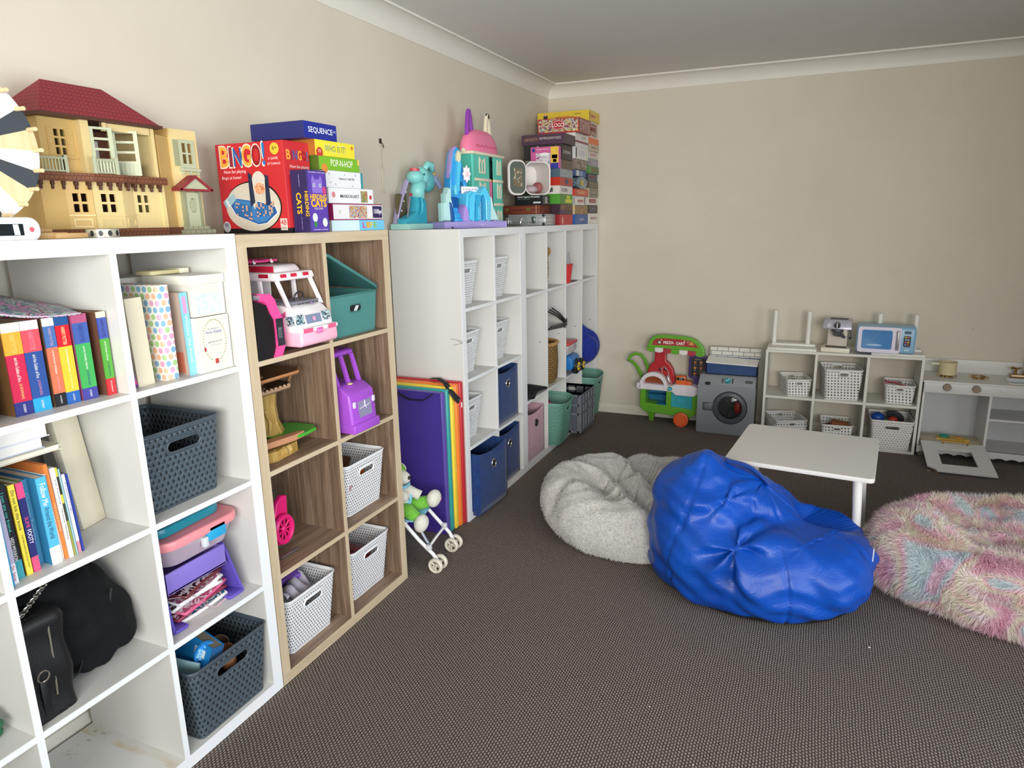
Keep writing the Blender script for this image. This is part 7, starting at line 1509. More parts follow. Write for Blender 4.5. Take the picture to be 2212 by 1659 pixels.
for i in range(4):
    for j in range(2):
        g = G(); c_ = (('d8c24a', 'c85a6a'), ('7ab0d0', 'b0b4bc'), ('c85a8a', 'd8b04a'), ('5a9ad0', 'c84a5a'))[i][j]; g.box(.105+.014*j, .115+.014*j, -.0755, -.0725, .105-.015*i, .115-.015*i, P(c_, .4), .001); g.build('button', t)
g = G(); g.box(.104, .134, -.0745, -.070, .024, .036, P('b4d4e8', .35), .003); g.build('open_button', t)

# washing machine
WX0, WX1, WY = 1.227, 1.612, 3.330; GW = P('868a8e', .4, .1); GW2 = P('4c5056', .4)
t = thing('toy_washing_machine', 'grey toy washing machine with round dark door', 'toy appliance', ((WX0+WX1)/2, WY+.1, 0))
g = gw(t); T = frame((WX0, WY, 0), (1, 0, 0), (0, 0, 1)); w = WX1-WX0; cc = (.222, .195); n = 40
circ = lambda r: [(cc[0]+r*math.cos(2*PI*i/n), cc[1]+r*math.sin(2*PI*i/n)) for i in range(n)]
g.curvefill([rrect(w, .350, .010, 4, c=(w/2, .177)), circ(.112)], .012, GW, T @ Matrix.Translation((0, 0, -.012)), .002)
g.box(WX0, WX0+.012, WY+.012, WY+.21, .002, .352, GW); g.box(WX1-.012, WX1, WY+.012, WY+.21, .002, .352, GW); g.box(WX0, WX1, WY+.20, WY+.212, .002, .41, GW)
g.hexa([(WX0, WY, .352), (WX1, WY, .352), (WX1, WY+.212, .352), (WX0, WY+.212, .352), (WX0+.004, WY+.055, .412), (WX1-.004, WY+.055, .412), (WX1-.004, WY+.212, .412), (WX0+.004, WY+.212, .412)], P('8d9094', .4), .006); g.build('cabinet', t)
g = gw(t); g.lathe([(.078, .004), (.088, .016), (.108, .012), (.115, .002), (.115, -.004), (.078, -.006), (.078, .004)], GW2, 48, frame((WX0+cc[0], WY, cc[1]), (1, 0, 0), (0, 0, 1)), cap=False); g.build('door_ring', t)
g = gw(t); g.lathe([(.112, .001), (.1165, .004), (.118, .0), (.112, -.002)], P('16171a', .4), 48, frame((WX0+cc[0], WY, cc[1]), (1, 0, 0), (0, 0, 1)), cap=False); g.build('door_seal', t)
g = gw(t); g.lathe([(0, -.10), (.09, -.10), (.10, -.06), (.10, -.012), (.078, -.004)], P('3a3c3c', .5), 36, frame((WX0+cc[0], WY, cc[1]), (1, 0, 0), (0, 0, 1)), cap=False)
for k in range(3): a = 2.1*k+.4; g.tube([(WX0+cc[0]+.03*math.cos(a), WY+.09, cc[1]+.03*math.sin(a)), (WX0+cc[0]+.09*math.cos(a), WY+.085, cc[1]+.09*math.sin(a))], .010, P('4a4d4d', .5), 6)
g.build('drum', t)
m, k = newmat('smoked_plastic', .05, 0, .8); k.color(lin('2a2c2c')); k.b.inputs['Alpha'].default_value = .35
g = gw(t); g.grid(lambda i, j: Vector((WX0+cc[0]+.08*j*math.cos(2*PI*i), WY-.006-.012*(1-j*j), cc[1]+.08*j*math.sin(2*PI*i))), 32, 6, m, cu=True); g.build('door_glass', t)
g = gw(t); g.box(WX0+.040, WX0+.112, WY-.006, WY-.001, .165, .225, GW2, .003); g.box(WX0+.050, WX0+.10, WY-.008, WY-.005, .175, .215, P('6a6e74', .4), .004); g.build('door_latch', t)
def pan(u, v): return Vector((WX0+u*w, WY+.055*v*.98-.0015, .352+.060*v))
g = gw(t); ux = Vector((1, 0, 0)); uy = Vector((0, .055, .060)).normalized()
g.quad(pan(.06, .15), ux*.095, uy*.055, P('8a8e92', .4), .001); g.disc(pan(.17, .12), ux*.02, uy*.014, P('1c1d20', .5), .0018); g.build('detergent_drawer', t)
g = gw(t); c0 = pan(.51, .5); nn = ux.cross(uy); g.lathe([(0, .012), (.019, .012), (.022, .0), (.022, -.004)], P('3f8f9c', .35), 24, frame(c0, ux, uy), cap=False); g.tube([c0+ux*-.014+uy*-.010+nn*.014, c0+ux*.014+uy*.010+nn*.014], .004, P('8ad0d8', .35), 6)
for s in (-1, 1): g.quad(c0+ux*(s*.034-.004)-uy*.02, ux*.008, uy*.04, P('3a3c40', .4), .001)
g.build('dial', t)
g = gw(t); g.prism(stadium(.050, .018), .002, P('33363a', .35), frame(pan(.88, .5), ux, uy)); g.text('little tikes', pan(.88, .5)+nn*.0022-ux*.018-uy*.003, ux, uy, .036, P('c8cacc', .4)); g.build('badge', t)
t2 = thing('toy_ball', 'dark red toy behind the washing machine door glass', 'toy', (WX0+.272, WY+.045, .190)); g = G(); g.ell((0, 0, 0), (.028, .022, .046), P('b0161c', .4), 18); g.build('ball', t2)
# tile patterned picnic box on the washer
t = thing('storage_ottoman', 'navy blue box with white brick pattern folding lid standing on the toy washing machine', 'box', (1.43, 3.46, .4125))
m, k = newmat('white_brick_print', .5, 0, .4); v = k.coord(); s_ = k.sep(v)
row = k.math('FLOOR', k.math('DIVIDE', k.math('ADD', s_[2], s_[1]), .030)); u = k.math('ADD', k.math('DIVIDE', s_[0], .0745), k.math('MULTIPLY', k.math('MODULO', k.math('ABSOLUTE', row), 2.0), .42))
fu = k.math('ABSOLUTE', k.math('SUBTRACT', k.math('FRACT', u), .5)); fv = k.math('ABSOLUTE', k.math('SUBTRACT', k.math('FRACT', k.math('DIVIDE', k.math('ADD', s_[2], s_[1]), .030)), .5))
e = k.math('MAXIMUM', k.math('GREATER_THAN', fu, .480), k.math('GREATER_THAN', fv, .45)); k.color(k.mix(e, lin('dcdad2'), lin('23282c'))); BP = m
NB = P('1a3f72', .5)
g = G(); g.box(-.165, .180, -.045, -.040, 0, .080, NB); g.box(-.165, .180, .055, .06, 0, .105, NB); g.box(-.165, -.160, -.045, .06, 0, .085, NB); g.box(.175, .180, -.045, .06, 0, .085, NB); g.box(-.165, .18, -.045, .06, 0, .004, NB)
for x in (-.05, .065): g.box(x, x+.002, -.0465, -.045, .0, .080, P('2a5a92', .5))
g.build('box_body', t, smooth=0)
g = G(); g.box(-.155, .190, .062, .070, .108, .178, BP); g.box(-.155, .190, .061, .0715, .098, .108, P('3f6a9c', .5)); g.build('back_panel', t, smooth=0)
g = G(); g.hexa([(-.165, -.060, .080), (.180, -.060, .072), (.182, .030, .098), (-.16, .030, .106), (-.165, -.060, .088), (.180, -.060, .080), (.182, .030, .106), (-.16, .030, .114)], P('e2e0da', .45))
for k, x in enumerate((-.10, -.028, .045, .118)): g.hexa([(x, -.055, .0855-.0016*k), (x+.0015, -.055, .0855-.0016*k), (x+.0015, .028, .111-.0016*k), (x, .028, .111-.0016*k), (x, -.055, .0875-.0016*k), (x+.0015, -.055, .0875-.0016*k), (x+.0015, .028, .113-.0016*k), (x, .028, .113-.0016*k)], P('a8a8a4', .5))
g.build('lid_flap', t, smooth=0)

# pizza cart
PY = 3.45; GRN = P('63a52c', .35); GRD = P('4a8a26', .4)
t = thing('toy_pizza_cart', 'green and red toy pizza cart with striped awning in front of the back wall', 'toy cart', (1.0, PY, 0)); 
def px(u, v): # cart drawing grid in metres on the plane y = PY
    return (u, v)
TF = frame((0, PY, 0), (1, 0, 0), (0, 0, 1))
g = gw(t); g.curvefill([[(.795, .120), (.835, .085), (1.165, .070), (1.205, .105), (1.205, .262), (1.185, .275), (.800, .285)], [(.825, .145), (.990, .135), (.990, .262), (.825, .268)], [(1.015, .130), (1.180, .122), (1.180, .255), (1.015, .260)]], .16, GRN, TF @ Matrix.Translation((0, 0, -.15)), .006); g.build('body', t, smooth=30)
g = gw(t); g.box(.826, .989, PY+.0, PY+.13, .142, .146, P('2a86b8', .4)); g.box(.826, .989, PY+.125, PY+.13, .142, .266, P('1f6f9a', .4)); g.box(.826, .83, PY, PY+.13, .142, .266, P('2a86b8', .4)); g.box(.985, .989, PY, PY+.13, .142, .266, P('256a90', .4)); g.box(.828, .987, PY+.04, PY+.13, .20, .204, P('2a86b8', .4)); g.build('shelf_bay', t, smooth=0)
g = gw(t); g.curvefill([[(1.018, .132), (1.177, .125), (1.177, .252), (1.12, .256), (1.105, .244), (1.085, .244), (1.072, .257), (1.018, .258)]], .008, P('36a3b0', .35), TF @ Matrix.Translation((0, 0, -.012)), .001); g.tube([(1.095+.038*math.cos(a), PY-.001+.004, .185+.030*math.sin(a)) for a in [2*PI*i/24 for i in range(24)]], .002, P('2c92a0', .4), 5, closed=True); g.build('door', t)
for x in (.872, 1.13): g = gw(t); g.hexa([(x-.016, PY+.03, .001), (x+.016, PY+.03, .001), (x+.016, PY+.055, .001), (x-.016, PY+.055, .001), (x-.028, PY+.0, .095), (x+.028, PY+.0, .095), (x+.028, PY+.06, .095), (x-.028, PY+.06, .095)], GRN, .006); g.build('leg', t)
g = gw(t); ORA = P('e0602c', .4); Tw = frame((1.105, PY-.045, .0545), (1, 0, 0), (0, 0, 1)); g.lathe([(0, .006), (.042, .006), (.045, .014), (.053, .012), (.0535, -.012), (0, -.012)], ORA, 36, Tw, cap=False); g.build('wheel', t)
g = gw(t); g.curvefill([[(.775, .262), (1.03, .258), (1.055, .235), (1.18, .232), (1.21, .25), (1.21, .292), (1.16, .305), (1.05, .305), (1.03, .293), (.775, .298)]], .19, P('dcd5dc', .4), TF @ Matrix.Translation((0, 0, -.165)), .005); g.box(.765, .80, PY-.03, PY+.03, .266, .300, P('dcd5dc', .4), .006); g.build('counter', t, smooth=30)
g = gw(t); ar = lambda r, s=1.0: [(.890+r*math.cos(a), .285+r*s*math.sin(a)) for a in [PI*i/16 for i in range(17)]]
g.curvefill([ar(.100, 1.02)+[(.790, .262), (.990, .262)], ar(.084, .95)+[(.806, .272), (.974, .272)]], .06, P('e0dade', .4), TF @ Matrix.Translation((0, 0, -.03)), .004); g.build('oven_arch', t, smooth=30)
g = gw(t); g.prism(ar(.083, .9)+[(.807, .268), (.973, .268)], .006, P('8e4218', .4), TF @ Matrix.Translation((0, 0, -.028))); g.box(.81, .97, PY-.02, PY+.05, .266, .272, P('c8642c', .4)); g.build('oven_interior', t)
g = gw(t); rd = [(.815, .33), (.835, .36), (.845, .40), (.862, .435), (.890, .458), (.893, .57), (.958, .57), (.958, .468), (.985, .445), (1.010, .41), (1.025, .36), (1.03, .32), (.99, .29), (.85, .29)]
g.curvefill([rd], .05, P('b5242c', .35), TF @ Matrix.Translation((0, 0, -.085)), .008); g.build('chimney', t, smooth=30)
g = gw(t)
for x in (.925, .962): g.disc((x, PY+.036, .405), (.013, 0, 0), (0, 0, .013), P('e8e0dc', .4), .001); g.disc((x+.001, PY+.036, .407), (.010, 0, 0), (0, 0, .010), P('141416', .3), .0016); g.disc((x+.004, PY+.036, .411), (.003, 0, 0), (0, 0, .003), P('e8e8e8', .3), .0022)
g.tube([(.938, PY+.034, .378), (.946, PY+.033, .372), (.952, PY+.034, .378)], .002, P('3a1418', .5), 4); g.build('eye_stickers', t)
g = gw(t); g.tube([(1.005, PY-.012, .300), (.99, PY-.01, .345), (.955, PY-.01, .375), (.945, PY-.01, .42), (.965, PY-.01, .437), (.99, PY-.01, .41), (1.015, PY-.02, .335), (1.03, PY-.03, .31)], .0022, P('b8b4b4', .4), 5); g.tube([(.992, PY-.02, .375), (1.0, PY-.02, .345), (1.015, PY-.03, .32)], [.010, .006, .004], P('c8c6c4', .25, .6), 8); g.build('scanner_cord', t)
g = gw(t); Tk = frame((1.015, PY-.035, .278), (1, 0, 0), (0, 0, 1)); g.lathe([(0, .010), (.014, .010), (.018, 0), (.018, -.006)], P('2a9cb8', .35), 20, Tk, cap=False); g.tube([Tk @ Vector((-.010, .008, .012)), Tk @ Vector((.010, -.008, .012))], .003, P('8ad4e4', .4), 5)
g.disc((1.015, PY-.032, .278), (.024, 0, 0), (0, 0, .022), P('e8dcc0', .4), .0005); g.build('dial', t)
g = gw(t); g.box(1.052, 1.122, PY-.01, PY+.04, .305, .372, P('e0662c', .4), .006); g.box(1.058, 1.116, PY-.013, PY-.009, .342, .362, P('2a201e', .4), .002); g.text('1.0', (1.078, PY-.0135, .347), (1, 0, 0), (0, 0, 1), .018, P('d8d0cc', .4)); g.hexa([(1.118, PY-.01, .305), (1.165, PY-.01, .305), (1.165, PY+.03, .305), (1.118, PY+.03, .305), (1.118, PY-.01, .338), (1.165, PY-.01, .332), (1.16, PY+.03, .338), (1.12, PY+.03, .345)], P('d8602c', .4), .004); g.build('cash_register', t)
g = gw(t); PUR = P('43306e', .4); g.curvefill([rrect(.125, .165, .022, 5, c=(1.195, .432))], .022, PUR, TF @ Matrix.Translation((0, 0, -.075)), .004); g.prism([(1.165, .30), (1.215, .30), (1.21, .36), (1.17, .36)], .02, PUR, TF @ Matrix.Translation((0, 0, -.075))); g.build('menu_stand', t)
g = gw(t); g.prism(rrect(.100, .140, .014, 5, c=(1.195, .432)), .001, P('1a1616', .5), TF @ Matrix.Translation((0, 0, -.0525))); g.text('MENU', (1.172, PY+.0505, .487), (1, 0, 0), (0, 0, 1), .046, P('b8b0a8', .5), h=.008)
for i in range(3):
    for j in range(2):
        x, z = 1.175+.042*j, .468-.042*i; g.prism([(x-.010, z+.010), (x+.012, z+.008), (x-.002, z-.014)], .001, P(('b8603c', 'c8884a')[(i+j) % 2], .5), TF @ Matrix.Translation((0, 0, -.0512)))
        g.text('2.50', (x-.010, PY+.0495, z-.020), (1, 0, 0), (0, 0, 1), .020, P('a89c8c', .5), h=.005)
g.build('menu_board', t)
g = gw(t); ARC = [(.842, .578), (.850, .615), (.868, .640), (.895, .654), (.95, .660), (1.08, .656), (1.15, .646), (1.185, .630), (1.225, .590), (1.235, .562)]
sg = ARC+[(1.235, .545), (1.20, .552), (1.04, .568), (.87, .566)]
g.curvefill([sg], .045, GRN, TF @ Matrix.Translation((0, 0, -.05)), .008); g.build('sign_frame', t, smooth=30)
g = gw(t); sc2 = lambda P_, s, z0: [(1.035+(a-1.035)*s, .605+(b-.605)*s+z0) for a, b in P_]
red = [(.868, .590), (.876, .620), (.893, .636), (.95, .643), (1.08, .639), (1.145, .630), (1.175, .614), (1.20, .585), (1.05, .592)]
g.prism(red, .0015, P('a3232c', .45), TF @ Matrix.Translation((0, 0, -.0045))); g.text('PIZZA', (.950, PY+.0025, .602), (1, 0, .02), (0, 0, 1), .075, P('f0e4dc', .5), h=.020, bold=.04, t=.0012); g.text('CART', (1.040, PY+.0025, .600), (1, 0, .0), (0, 0, 1), .065, P('f0e4dc', .5), h=.020, bold=.04, t=.0012)
g.disc((.922, PY+.0015, .612), (.013, 0, 0), (0, 0, .013), P('3a6a4a', .4), .0008); g.disc((.922, PY+.0008, .612), (.009, 0, 0), (0, 0, .009), P('c8dcc8', .4), .0012)
g.prism([(1.13, .602), (1.17, .600), (1.16, .622), (1.14, .626)], .001, P('d0904a', .5), TF @ Matrix.Translation((0, 0, -.003))); g.prism([(.882, .600), (.902, .600), (.892, .618)], .001, P('b8443a', .5), TF @ Matrix.Translation((0, 0, -.003)))
for x, z in ((.935, .630), (1.10, .628), (1.125, .622)): g.disc((x, PY+.001, z), (.005, 0, 0), (0, 0, .004), P('e8dcd0', .5), .001, 10)
g.build('sign_panel', t)
NA = 7
for i in range(NA):
    g = gw(t); x0_ = .835+i*(1.245-.835)/NA; x1_ = x0_+(1.245-.835)/NA; zt2 = .575-.022*i/NA; mm = (GRN, P('e2dcda', .45), P('a8303a', .45))[(i) % 3]
    poly = [(x0_+.001, zt2), (x1_-.001, zt2-.003)]+[(x1_-.001-(x1_-x0_-.002)*k/6, zt2-.024-.008*math.sin(PI*k/6)) for k in range(7)]
    g.curvefill([poly], .050, mm, TF @ Matrix.Translation((0, 0, -.05+.012)) @ Matrix.Rotation(-.25, 4, 'X') @ Matrix.Translation((0, .0, .0)) if False else TF @ Matrix.Translation((0, 0, -.035)), .002); g.build('awning_flap', t)
g = gw(t); g.tube([(.800, PY+.05, .295), (.783, PY+.03, .36), (.755, PY+.0, .43), (.720, PY-.02, .465), (.700, PY-.02, .470), (.705, PY+.02, .495), (.735, PY+.05, .510), (.775, PY+.06, .500), (.805, PY+.07, .46), (.826, PY+.08, .39), (.835, PY+.08, .33)], .0125, GRN, 10); g.build('push_handle', t)
t3 = thing('toy_shaker', 'small silver topped toy salt shaker at the left of the pizza cart', 'toy', (.812, PY-.005, .299)); g = G(); g.lathe([(0, 0), (.016, 0), (.014, .045), (0, .045)], P('c8a0a8', .3), 16); g.build('shaker_body', t3); g = G(); g.lathe([(0, .045), (.015, .045), (.013, .060), (0, .064)], P('70727a', .25, .7), 16); g.build('shaker_cap', t3)

# play kitchen
KX0, KX1, KY, KZ = 2.598, 3.62, 3.300, .490; KW = white_mat('kitchen_white', 'd9d8d4'); KI = P('c4c6c8', .5); GOLD = P('b08a4a', .25, .85); COP = P('a08468', .3, .5)
t = thing('play_kitchen', 'white wooden play kitchen with wooden knobs and brass tap, cut by the right picture edge', 'toy kitchen', ((KX0+KX1)/2, KY+.14, 0))
g = gw(t); Tt = frame((0, 0, KZ-.012), (1, 0, 0), (0, 1, 0)); g.curvefill([[(KX0-.006, KY-.006), (KX1, KY-.006), (KX1, YB-.004), (KX0-.006, YB-.004)], rrect(.27, .15, .015, 4, c=(3.135+.05, KY+.125))], .012, KW, Tt, .001); g.build('worktop', t, smooth=30)
g = gw(t); g.box(KX0-.006, KX1, YB-.018, YB-.004, KZ, KZ+.085, KW, .001); g.build('splashback', t)
g = gw(t); g.box(KX0, KX1, KY, KY+.014, .415, KZ-.012, KW, .001); g.build('control_fascia', t)
for x0_, x1_ in ((KX0, KX0+.012), (2.946, 2.960), (KX1-.012, KX1)): g = gw(t); g.box(x0_, x1_, KY+(.015 if x0_ < KX1-.1 and x0_ == KX0 else 0), YB-.03, .045, .415 if x0_ > KX0 else KZ-.012, KW, .001); g.build('side_panel', t, smooth=0)
g = gw(t); g.box(KX0+.012, KX1-.012, YB-.036, YB-.03, .05, KZ-.012, KI); g.build('back_panel', t, smooth=0)
g = gw(t); g.box(KX0, KX1, KY+.002, YB-.03, .055, .068, KW, .001); g.build('bottom_board', t, smooth=0); g = gw(t); g.box(2.960, KX1-.012, KY+.004, YB-.036, .262, .274, KW, .001); g.build('shelf_board', t, smooth=0)
g = gw(t); n = 200; prof = [(KX0+(KX1-KX0)*i/n, .022+.010*abs(math.sin(PI*(i/n)*(KX1-KX0)/.068))) for i in range(n+1)]; vs2 = [(KX0, .068)]+prof+[(KX1, .068)]; g.curvefill([vs2], .012, KW, frame((0, KY+.012, 0), (1, 0, 0), (0, 0, 1))); g.build('scalloped_apron', t, smooth=0)
for x in (KX0+.01, 2.95, KX1-.03): g = gw(t); g.box(x, x+.03, KY+.02, KY+.05, 0.0005, .055, P('8a7868', .6)); g.build('foot', t)
for x in (2.720, 2.872): g = gw(t); g.lathe([(0, .020), (.020, .020), (.022, .016), (.022, 0), (0, 0)], P('8f7d6a', .5), 28, frame((x, KY, .455), (1, 0, 0), (0, 0, 1)), cap=False); g.build('knob', t)
g = gw(t); g.box(2.992, 3.0, KY-.0005, KY+.001, .448, .456, P('c8c8c8', .5)); g.build('screw_cap', t)
def burner(x, y):
    g = gw(t); g.lathe([(0, .001), (.028, .001), (.028, .006), (0, .008)], GOLD, 20, frame((x, y, KZ), (1, 0, 0), (0, 1, 0)), cap=False)
    for k in range(6): a = PI*k/3; g.tube([(x+.018*math.cos(a), y+.018*math.sin(a), KZ+.012), (x+.05*math.cos(a), y+.05*math.sin(a), KZ+.012), (x+.052*math.cos(a), y+.052*math.sin(a), KZ+.001)], .0028, GOLD, 5)
    g.tube([(x+.04*math.cos(2*PI*k/20), y+.04*math.sin(2*PI*k/20), KZ+.012) for k in range(20)], .0025, GOLD, 5, closed=True); g.build('burner', t)
burner(2.735, KY+.155); burner(2.905, KY+.155)
g = gw(t); g.add([Tt @ Vector((3.185+a, KY+.125+b, z)) for s, z in ((1, .012), (.86, -.05)) for a, b in ((-.135*s, -.075*s), (.135*s, -.075*s), (.135*s, .075*s), (-.135*s, .075*s))], [(0, 1, 5, 4), (1, 2, 6, 5), (2, 3, 7, 6), (3, 0, 4, 7), (4, 5, 6, 7)], P('a8b0b4', .3, .2)); g.curvefill([rrect(.285, .165, .015, 4, c=(3.185, KY+.125)), rrect(.262, .142, .012, 4, c=(3.185, KY+.125))], .006, KW, Tt @ Matrix.Translation((0, 0, .010))); g.build('sink', t, smooth=0)
g = gw(t); g.box(3.085, 3.30, KY+.225, KY+.262, KZ, KZ+.022, COP, .004)
for x in (3.110, 3.27):
    g.cyl((x, KY+.243, KZ+.022), (x, KY+.243, KZ+.058), .008, GOLD)
    for k in range(4): a = PI/2*k+.3; g.tube([(x, KY+.243, KZ+.060), (x+.026*math.cos(a), KY+.243+.026*math.sin(a), KZ+.062)], .004, GOLD, 6); g.ell((x+.028*math.cos(a), KY+.243+.028*math.sin(a), KZ+.062), (.006,)*3, GOLD, 8)
g.tube([(3.158, KY+.243, KZ+.02), (3.165, KY+.243, KZ+.10), (3.185, KY+.235, KZ+.155), (3.215, KY+.21, KZ+.165), (3.235, KY+.18, KZ+.14)], .009, COP, 10); g.build('tap', t)
t4 = thing('toy_pot', 'cream toy saucepan on the left burner of the play kitchen', 'toy pot', (2.735, KY+.155, KZ+.0155)); CP = P('d6c8a0', .4); g = G(); g.lathe([(0, 0), (.048, 0), (.050, .004), (.050, .078), (.052, .080), (.048, .080), (.046, .006), (0, .006)], CP, 36, cap=False); g.build('pot_body', t4); g = G(); g.box(-.095, -.048, -.008, .008, .058, .070, P('e4dcc4', .4), .003); g.build('pot_handle', t4)
# oven door hanging open to the carpet
t5 = thing('oven_door', 'white play kitchen oven door folded down onto the carpet with an open window', 'toy door', (2.79, 3.14, 0)); hin = Vector((2.605, 3.285, .098)); wv = Vector((.345, .0, .0)); dn = Vector((.012, -.300, -.088)); T = frame(hin, wv, -dn); 
g = gw(t5); H_ = dn.length; W_ = .345
g.curvefill([[(0.008, 0), (W_-.002, 0), (W_+.012, -H_), (.060, -H_), (.046, -H_+.022), (.012, -H_+.045)], [(.085, -.075), (W_-.080, -.075), (W_-.070, -H_+.072), (.090, -H_+.070)]], .012, KW, T, .0008); g.build('door_panel', t5, smooth=0)
g = gw(t5); g.tube([T @ Vector((.115, -.018, .030)), T @ Vector((.265, -.018, .030))], .006, GOLD, 8); 
for x in (.125, .255): g.cyl(T @ Vector((x, -.018, .010)), T @ Vector((x, -.018, .030)), .004, GOLD, n=8)
g.build('door_handle', t5)
t6 = thing('game_board', 'cream board with yellow fish shape and teal knob standing inside the play kitchen oven', 'puzzle', (2.79, 3.40, .0685)); g = G(); g.box(-.17, .17, -.11, .10, 0, .030, P('cfc4a8', .5), .002); g.build('board', t6)
g = G(); g.prism([(-.08, -.03), (.05, -.05), (.10, -.02), (.08, .03), (-.02, .06), (-.07, .03)], .012, P('d2b04a', .45), frame((0, 0, .030), (1, 0, 0), (0, 1, 0))); g.prism([(.02, -.02), (.06, -.01), (.05, .02)], .008, P('c88a3c', .45), frame((0, 0, .042), (1, 0, 0), (0, 1, 0))); g.build('yellow_piece', t6); g = G(); g.ell((-.035, .0, .048), (.028, .022, .014), P('2f8f7c', .4), 14); g.build('teal_knob', t6)
slab('wood_chip', 'larger splintered wood chip on the carpet beside the oven door', 'wood chip', (2.668, 2.992, .0005), (.035, .014, .006), P('7a5a40', .8), (0, 0, -.6), r=.002); slab('wood_chip', 'small pale wood chip left of the larger chip', 'wood chip', (2.632, 3.012, .0005), (.024, .009, .005), P('a8886a', .8), (0, 0, .3), r=.002)
# ---------------------------------------------------------------- table and soft seats
TWH = P('e6e4df', .42, var=.015)
t = thing('activity_table', 'white square children\'s table with round legs behind the blue bean bag', 'table', (1.944, 1.784, 0), rotz=math.radians(-5.5))
m, k = newmat('white_table_top', .4, 0, .45); v = k.coord(); k.color(k.mix(k.ramp(k.noise(k.mapping(v, (1, 6, 1), (0, 0, .5)), 14, 6, .85), [(.70, 0.0), (.8, .4)]), lin('e2dfd9'), 'a9a49c'))
g = G(); g.curvefill([rrect(.592, .592, .022, 6)], .020, m, Matrix.Translation((0, 0, .431)), .003); g.build('tabletop', t, smooth=30)
for sx, sy in ((1, -1), (1, 1), (-1, -1), (-1, 1)):
    g = G(); g.tube([(sx*.262, sy*.262, .0006), (sx*.235, sy*.235, .431)], [.0145, .0195], TWH, 18); g.build('leg', t)
g = G()
for sx in (1, -1): g.box(sx*.235-.03, sx*.235+.03, -.26, .26, .419, .431, TWH, .002)
g.build('under_rail', t)

# blue bean bag chair
t = thing('bean_bag_chair', 'royal blue nylon bean bag chair with high back and handle strap', 'bean bag', (1.80, 1.30, 0))
m, k = newmat('blue_nylon', .40, 0, .4); v = k.coord(); k.color(k.ramp(k.noise(v, 5, 3), [(.3, '0542a2'), (.7, '084eb4')]))
wv_ = k.noise(k.mapping(v, (1, 1, 1.6)), 14, 4, .55, .8); k.bump(k.math('ADD', k.math('MULTIPLY', wv_, 1.0), k.math('MULTIPLY', k.noise(v, 700, 1), .02)), .35, .012); NYL = m
def creases(p, src, rad, n, amp, ph=0.0):
    d = p-np.array(src); r = np.linalg.norm(d, axis=-1)+1e-6
    a = np.arctan2(d[..., 2], d[..., 0]*.9-d[..., 1]*.5)
    return amp*np.cos(n*a+ph+6*r)*np.exp(-((r-.06)/rad)**2)*np.clip(r/.03, 0, 1)
def f_bean(p):
    e = s_ell
    q = (p-np.array((1.785, 1.315, .13)))/np.array((.425, .385, .18)); f = (np.power(np.abs(q[..., 0])**2+np.abs(q[..., 1])**2, 1.35)+np.abs(q[..., 2])**3.2)**(1/2.9)*.19-.19
    f = smin(f, e(p, (1.575, 1.28, .24), (.215, .275, .275)), .06)
    f = smin(f, e(p, (1.52, 1.27, .375), (.150, .215, .130)), .05)
    f = smin(f, e(p, (1.570, 1.25, .470), (.075, .110, .075)), .05)
    f = smin(f, e(p, (1.70, 1.33, .30), (.16, .20, .175)), .06)
    f = smin(f, e(p, (1.80, 1.37, .235), (.17, .20, .165)), .05)
    f = smin(f, e(p, (1.575, 1.245, .515), (.030, .050, .048)), .03)
    f = smin(f, e(p, (1.455, 1.235, .400), (.070, .10, .055)), .03)
    f = smin(f, e(p, (1.80, 1.12, .205), (.24, .140, .125)), .05)
    f = smin(f, e(p, (2.085, 1.28, .16), (.130, .26, .120)), .05)
    f = smin(f, e(p, (1.93, 1.53, .155), (.25, .115, .095)), .04)
    f = smax(f, -e(p, (2.045, 1.40, .330), (.130, .135, .185)), .035)
    f = f+creases(p, (1.735, 1.00, .275), .13, 5, .010)+creases(p, (2.05, 1.20, .30), .10, 6, .006, 1)+creases(p, (1.66, 1.08, .42), .14, 4, .006, 2)
    x, y, z = p[..., 0], p[..., 1], p[..., 2]; th = np.arctan2(y-1.31, x-1.80)
    f = f+.0022*np.sin(30*z+9*th+2*np.sin(7*th))*np.clip(z/.1, 0, 1)+.0016*np.sin(60*(x*.6+z)+3*np.sin(17*y))+.004*np.sin(14*x+22*z+3*np.sin(9*y+6*z))+.0012*np.sin(85*z+12*x+2*np.sin(25*x))
    for a0 in (-2.42, -1.22, -.25, 1.0, 2.3):
        w = a0+(.30*(z-.1) if a0 < -2 else -.25*(z-.1)); f = f+.0045*np.exp(-((np.angle(np.exp(1j*(th-w))))/.018)**2)*np.clip((.40-z)/.15, 0, 1)
    f = f+.005*np.exp(-((x-1.572+.24*(.50-z))/.007)**2)*(y < 1.25)*np.clip((z-.26)/.08, 0, 1)
    return f
pts = star((1.80, 1.30, .16), f_bean, 320, 230, .75, 110, .014)
g = gw(t); star_mesh(g, pts, NYL); g.build('cushion', t, smooth=180)
g = gw(t); bp = pts[:, -int(210*.30):, :].copy()
n_ = 64; rr_ = [(1.80+.385*math.cos(2*PI*i/n_), 1.315+.342*math.sin(2*PI*i/n_)) for i in range(n_)]
g.lathe([(0, .001), (.93, .001), (1.0, .014), (.985, .045), (0, .045)], cloth('15161a', '0e0f12', 60), 64, Matrix.Translation((1.80, 1.315, 0)) @ Matrix.Diagonal((.385, .342, .55, 1)), cap=False); g.build('base_panel', t)
def on_bean(x, y, zt=.75):
    zs = np.linspace(zt, .02, 260); q = np.stack([np.full_like(zs, x), np.full_like(zs, y), zs], -1); f = f_bean(q); i = np.argmax(f < 0); return zs[i]
g = gw(t); sp = []
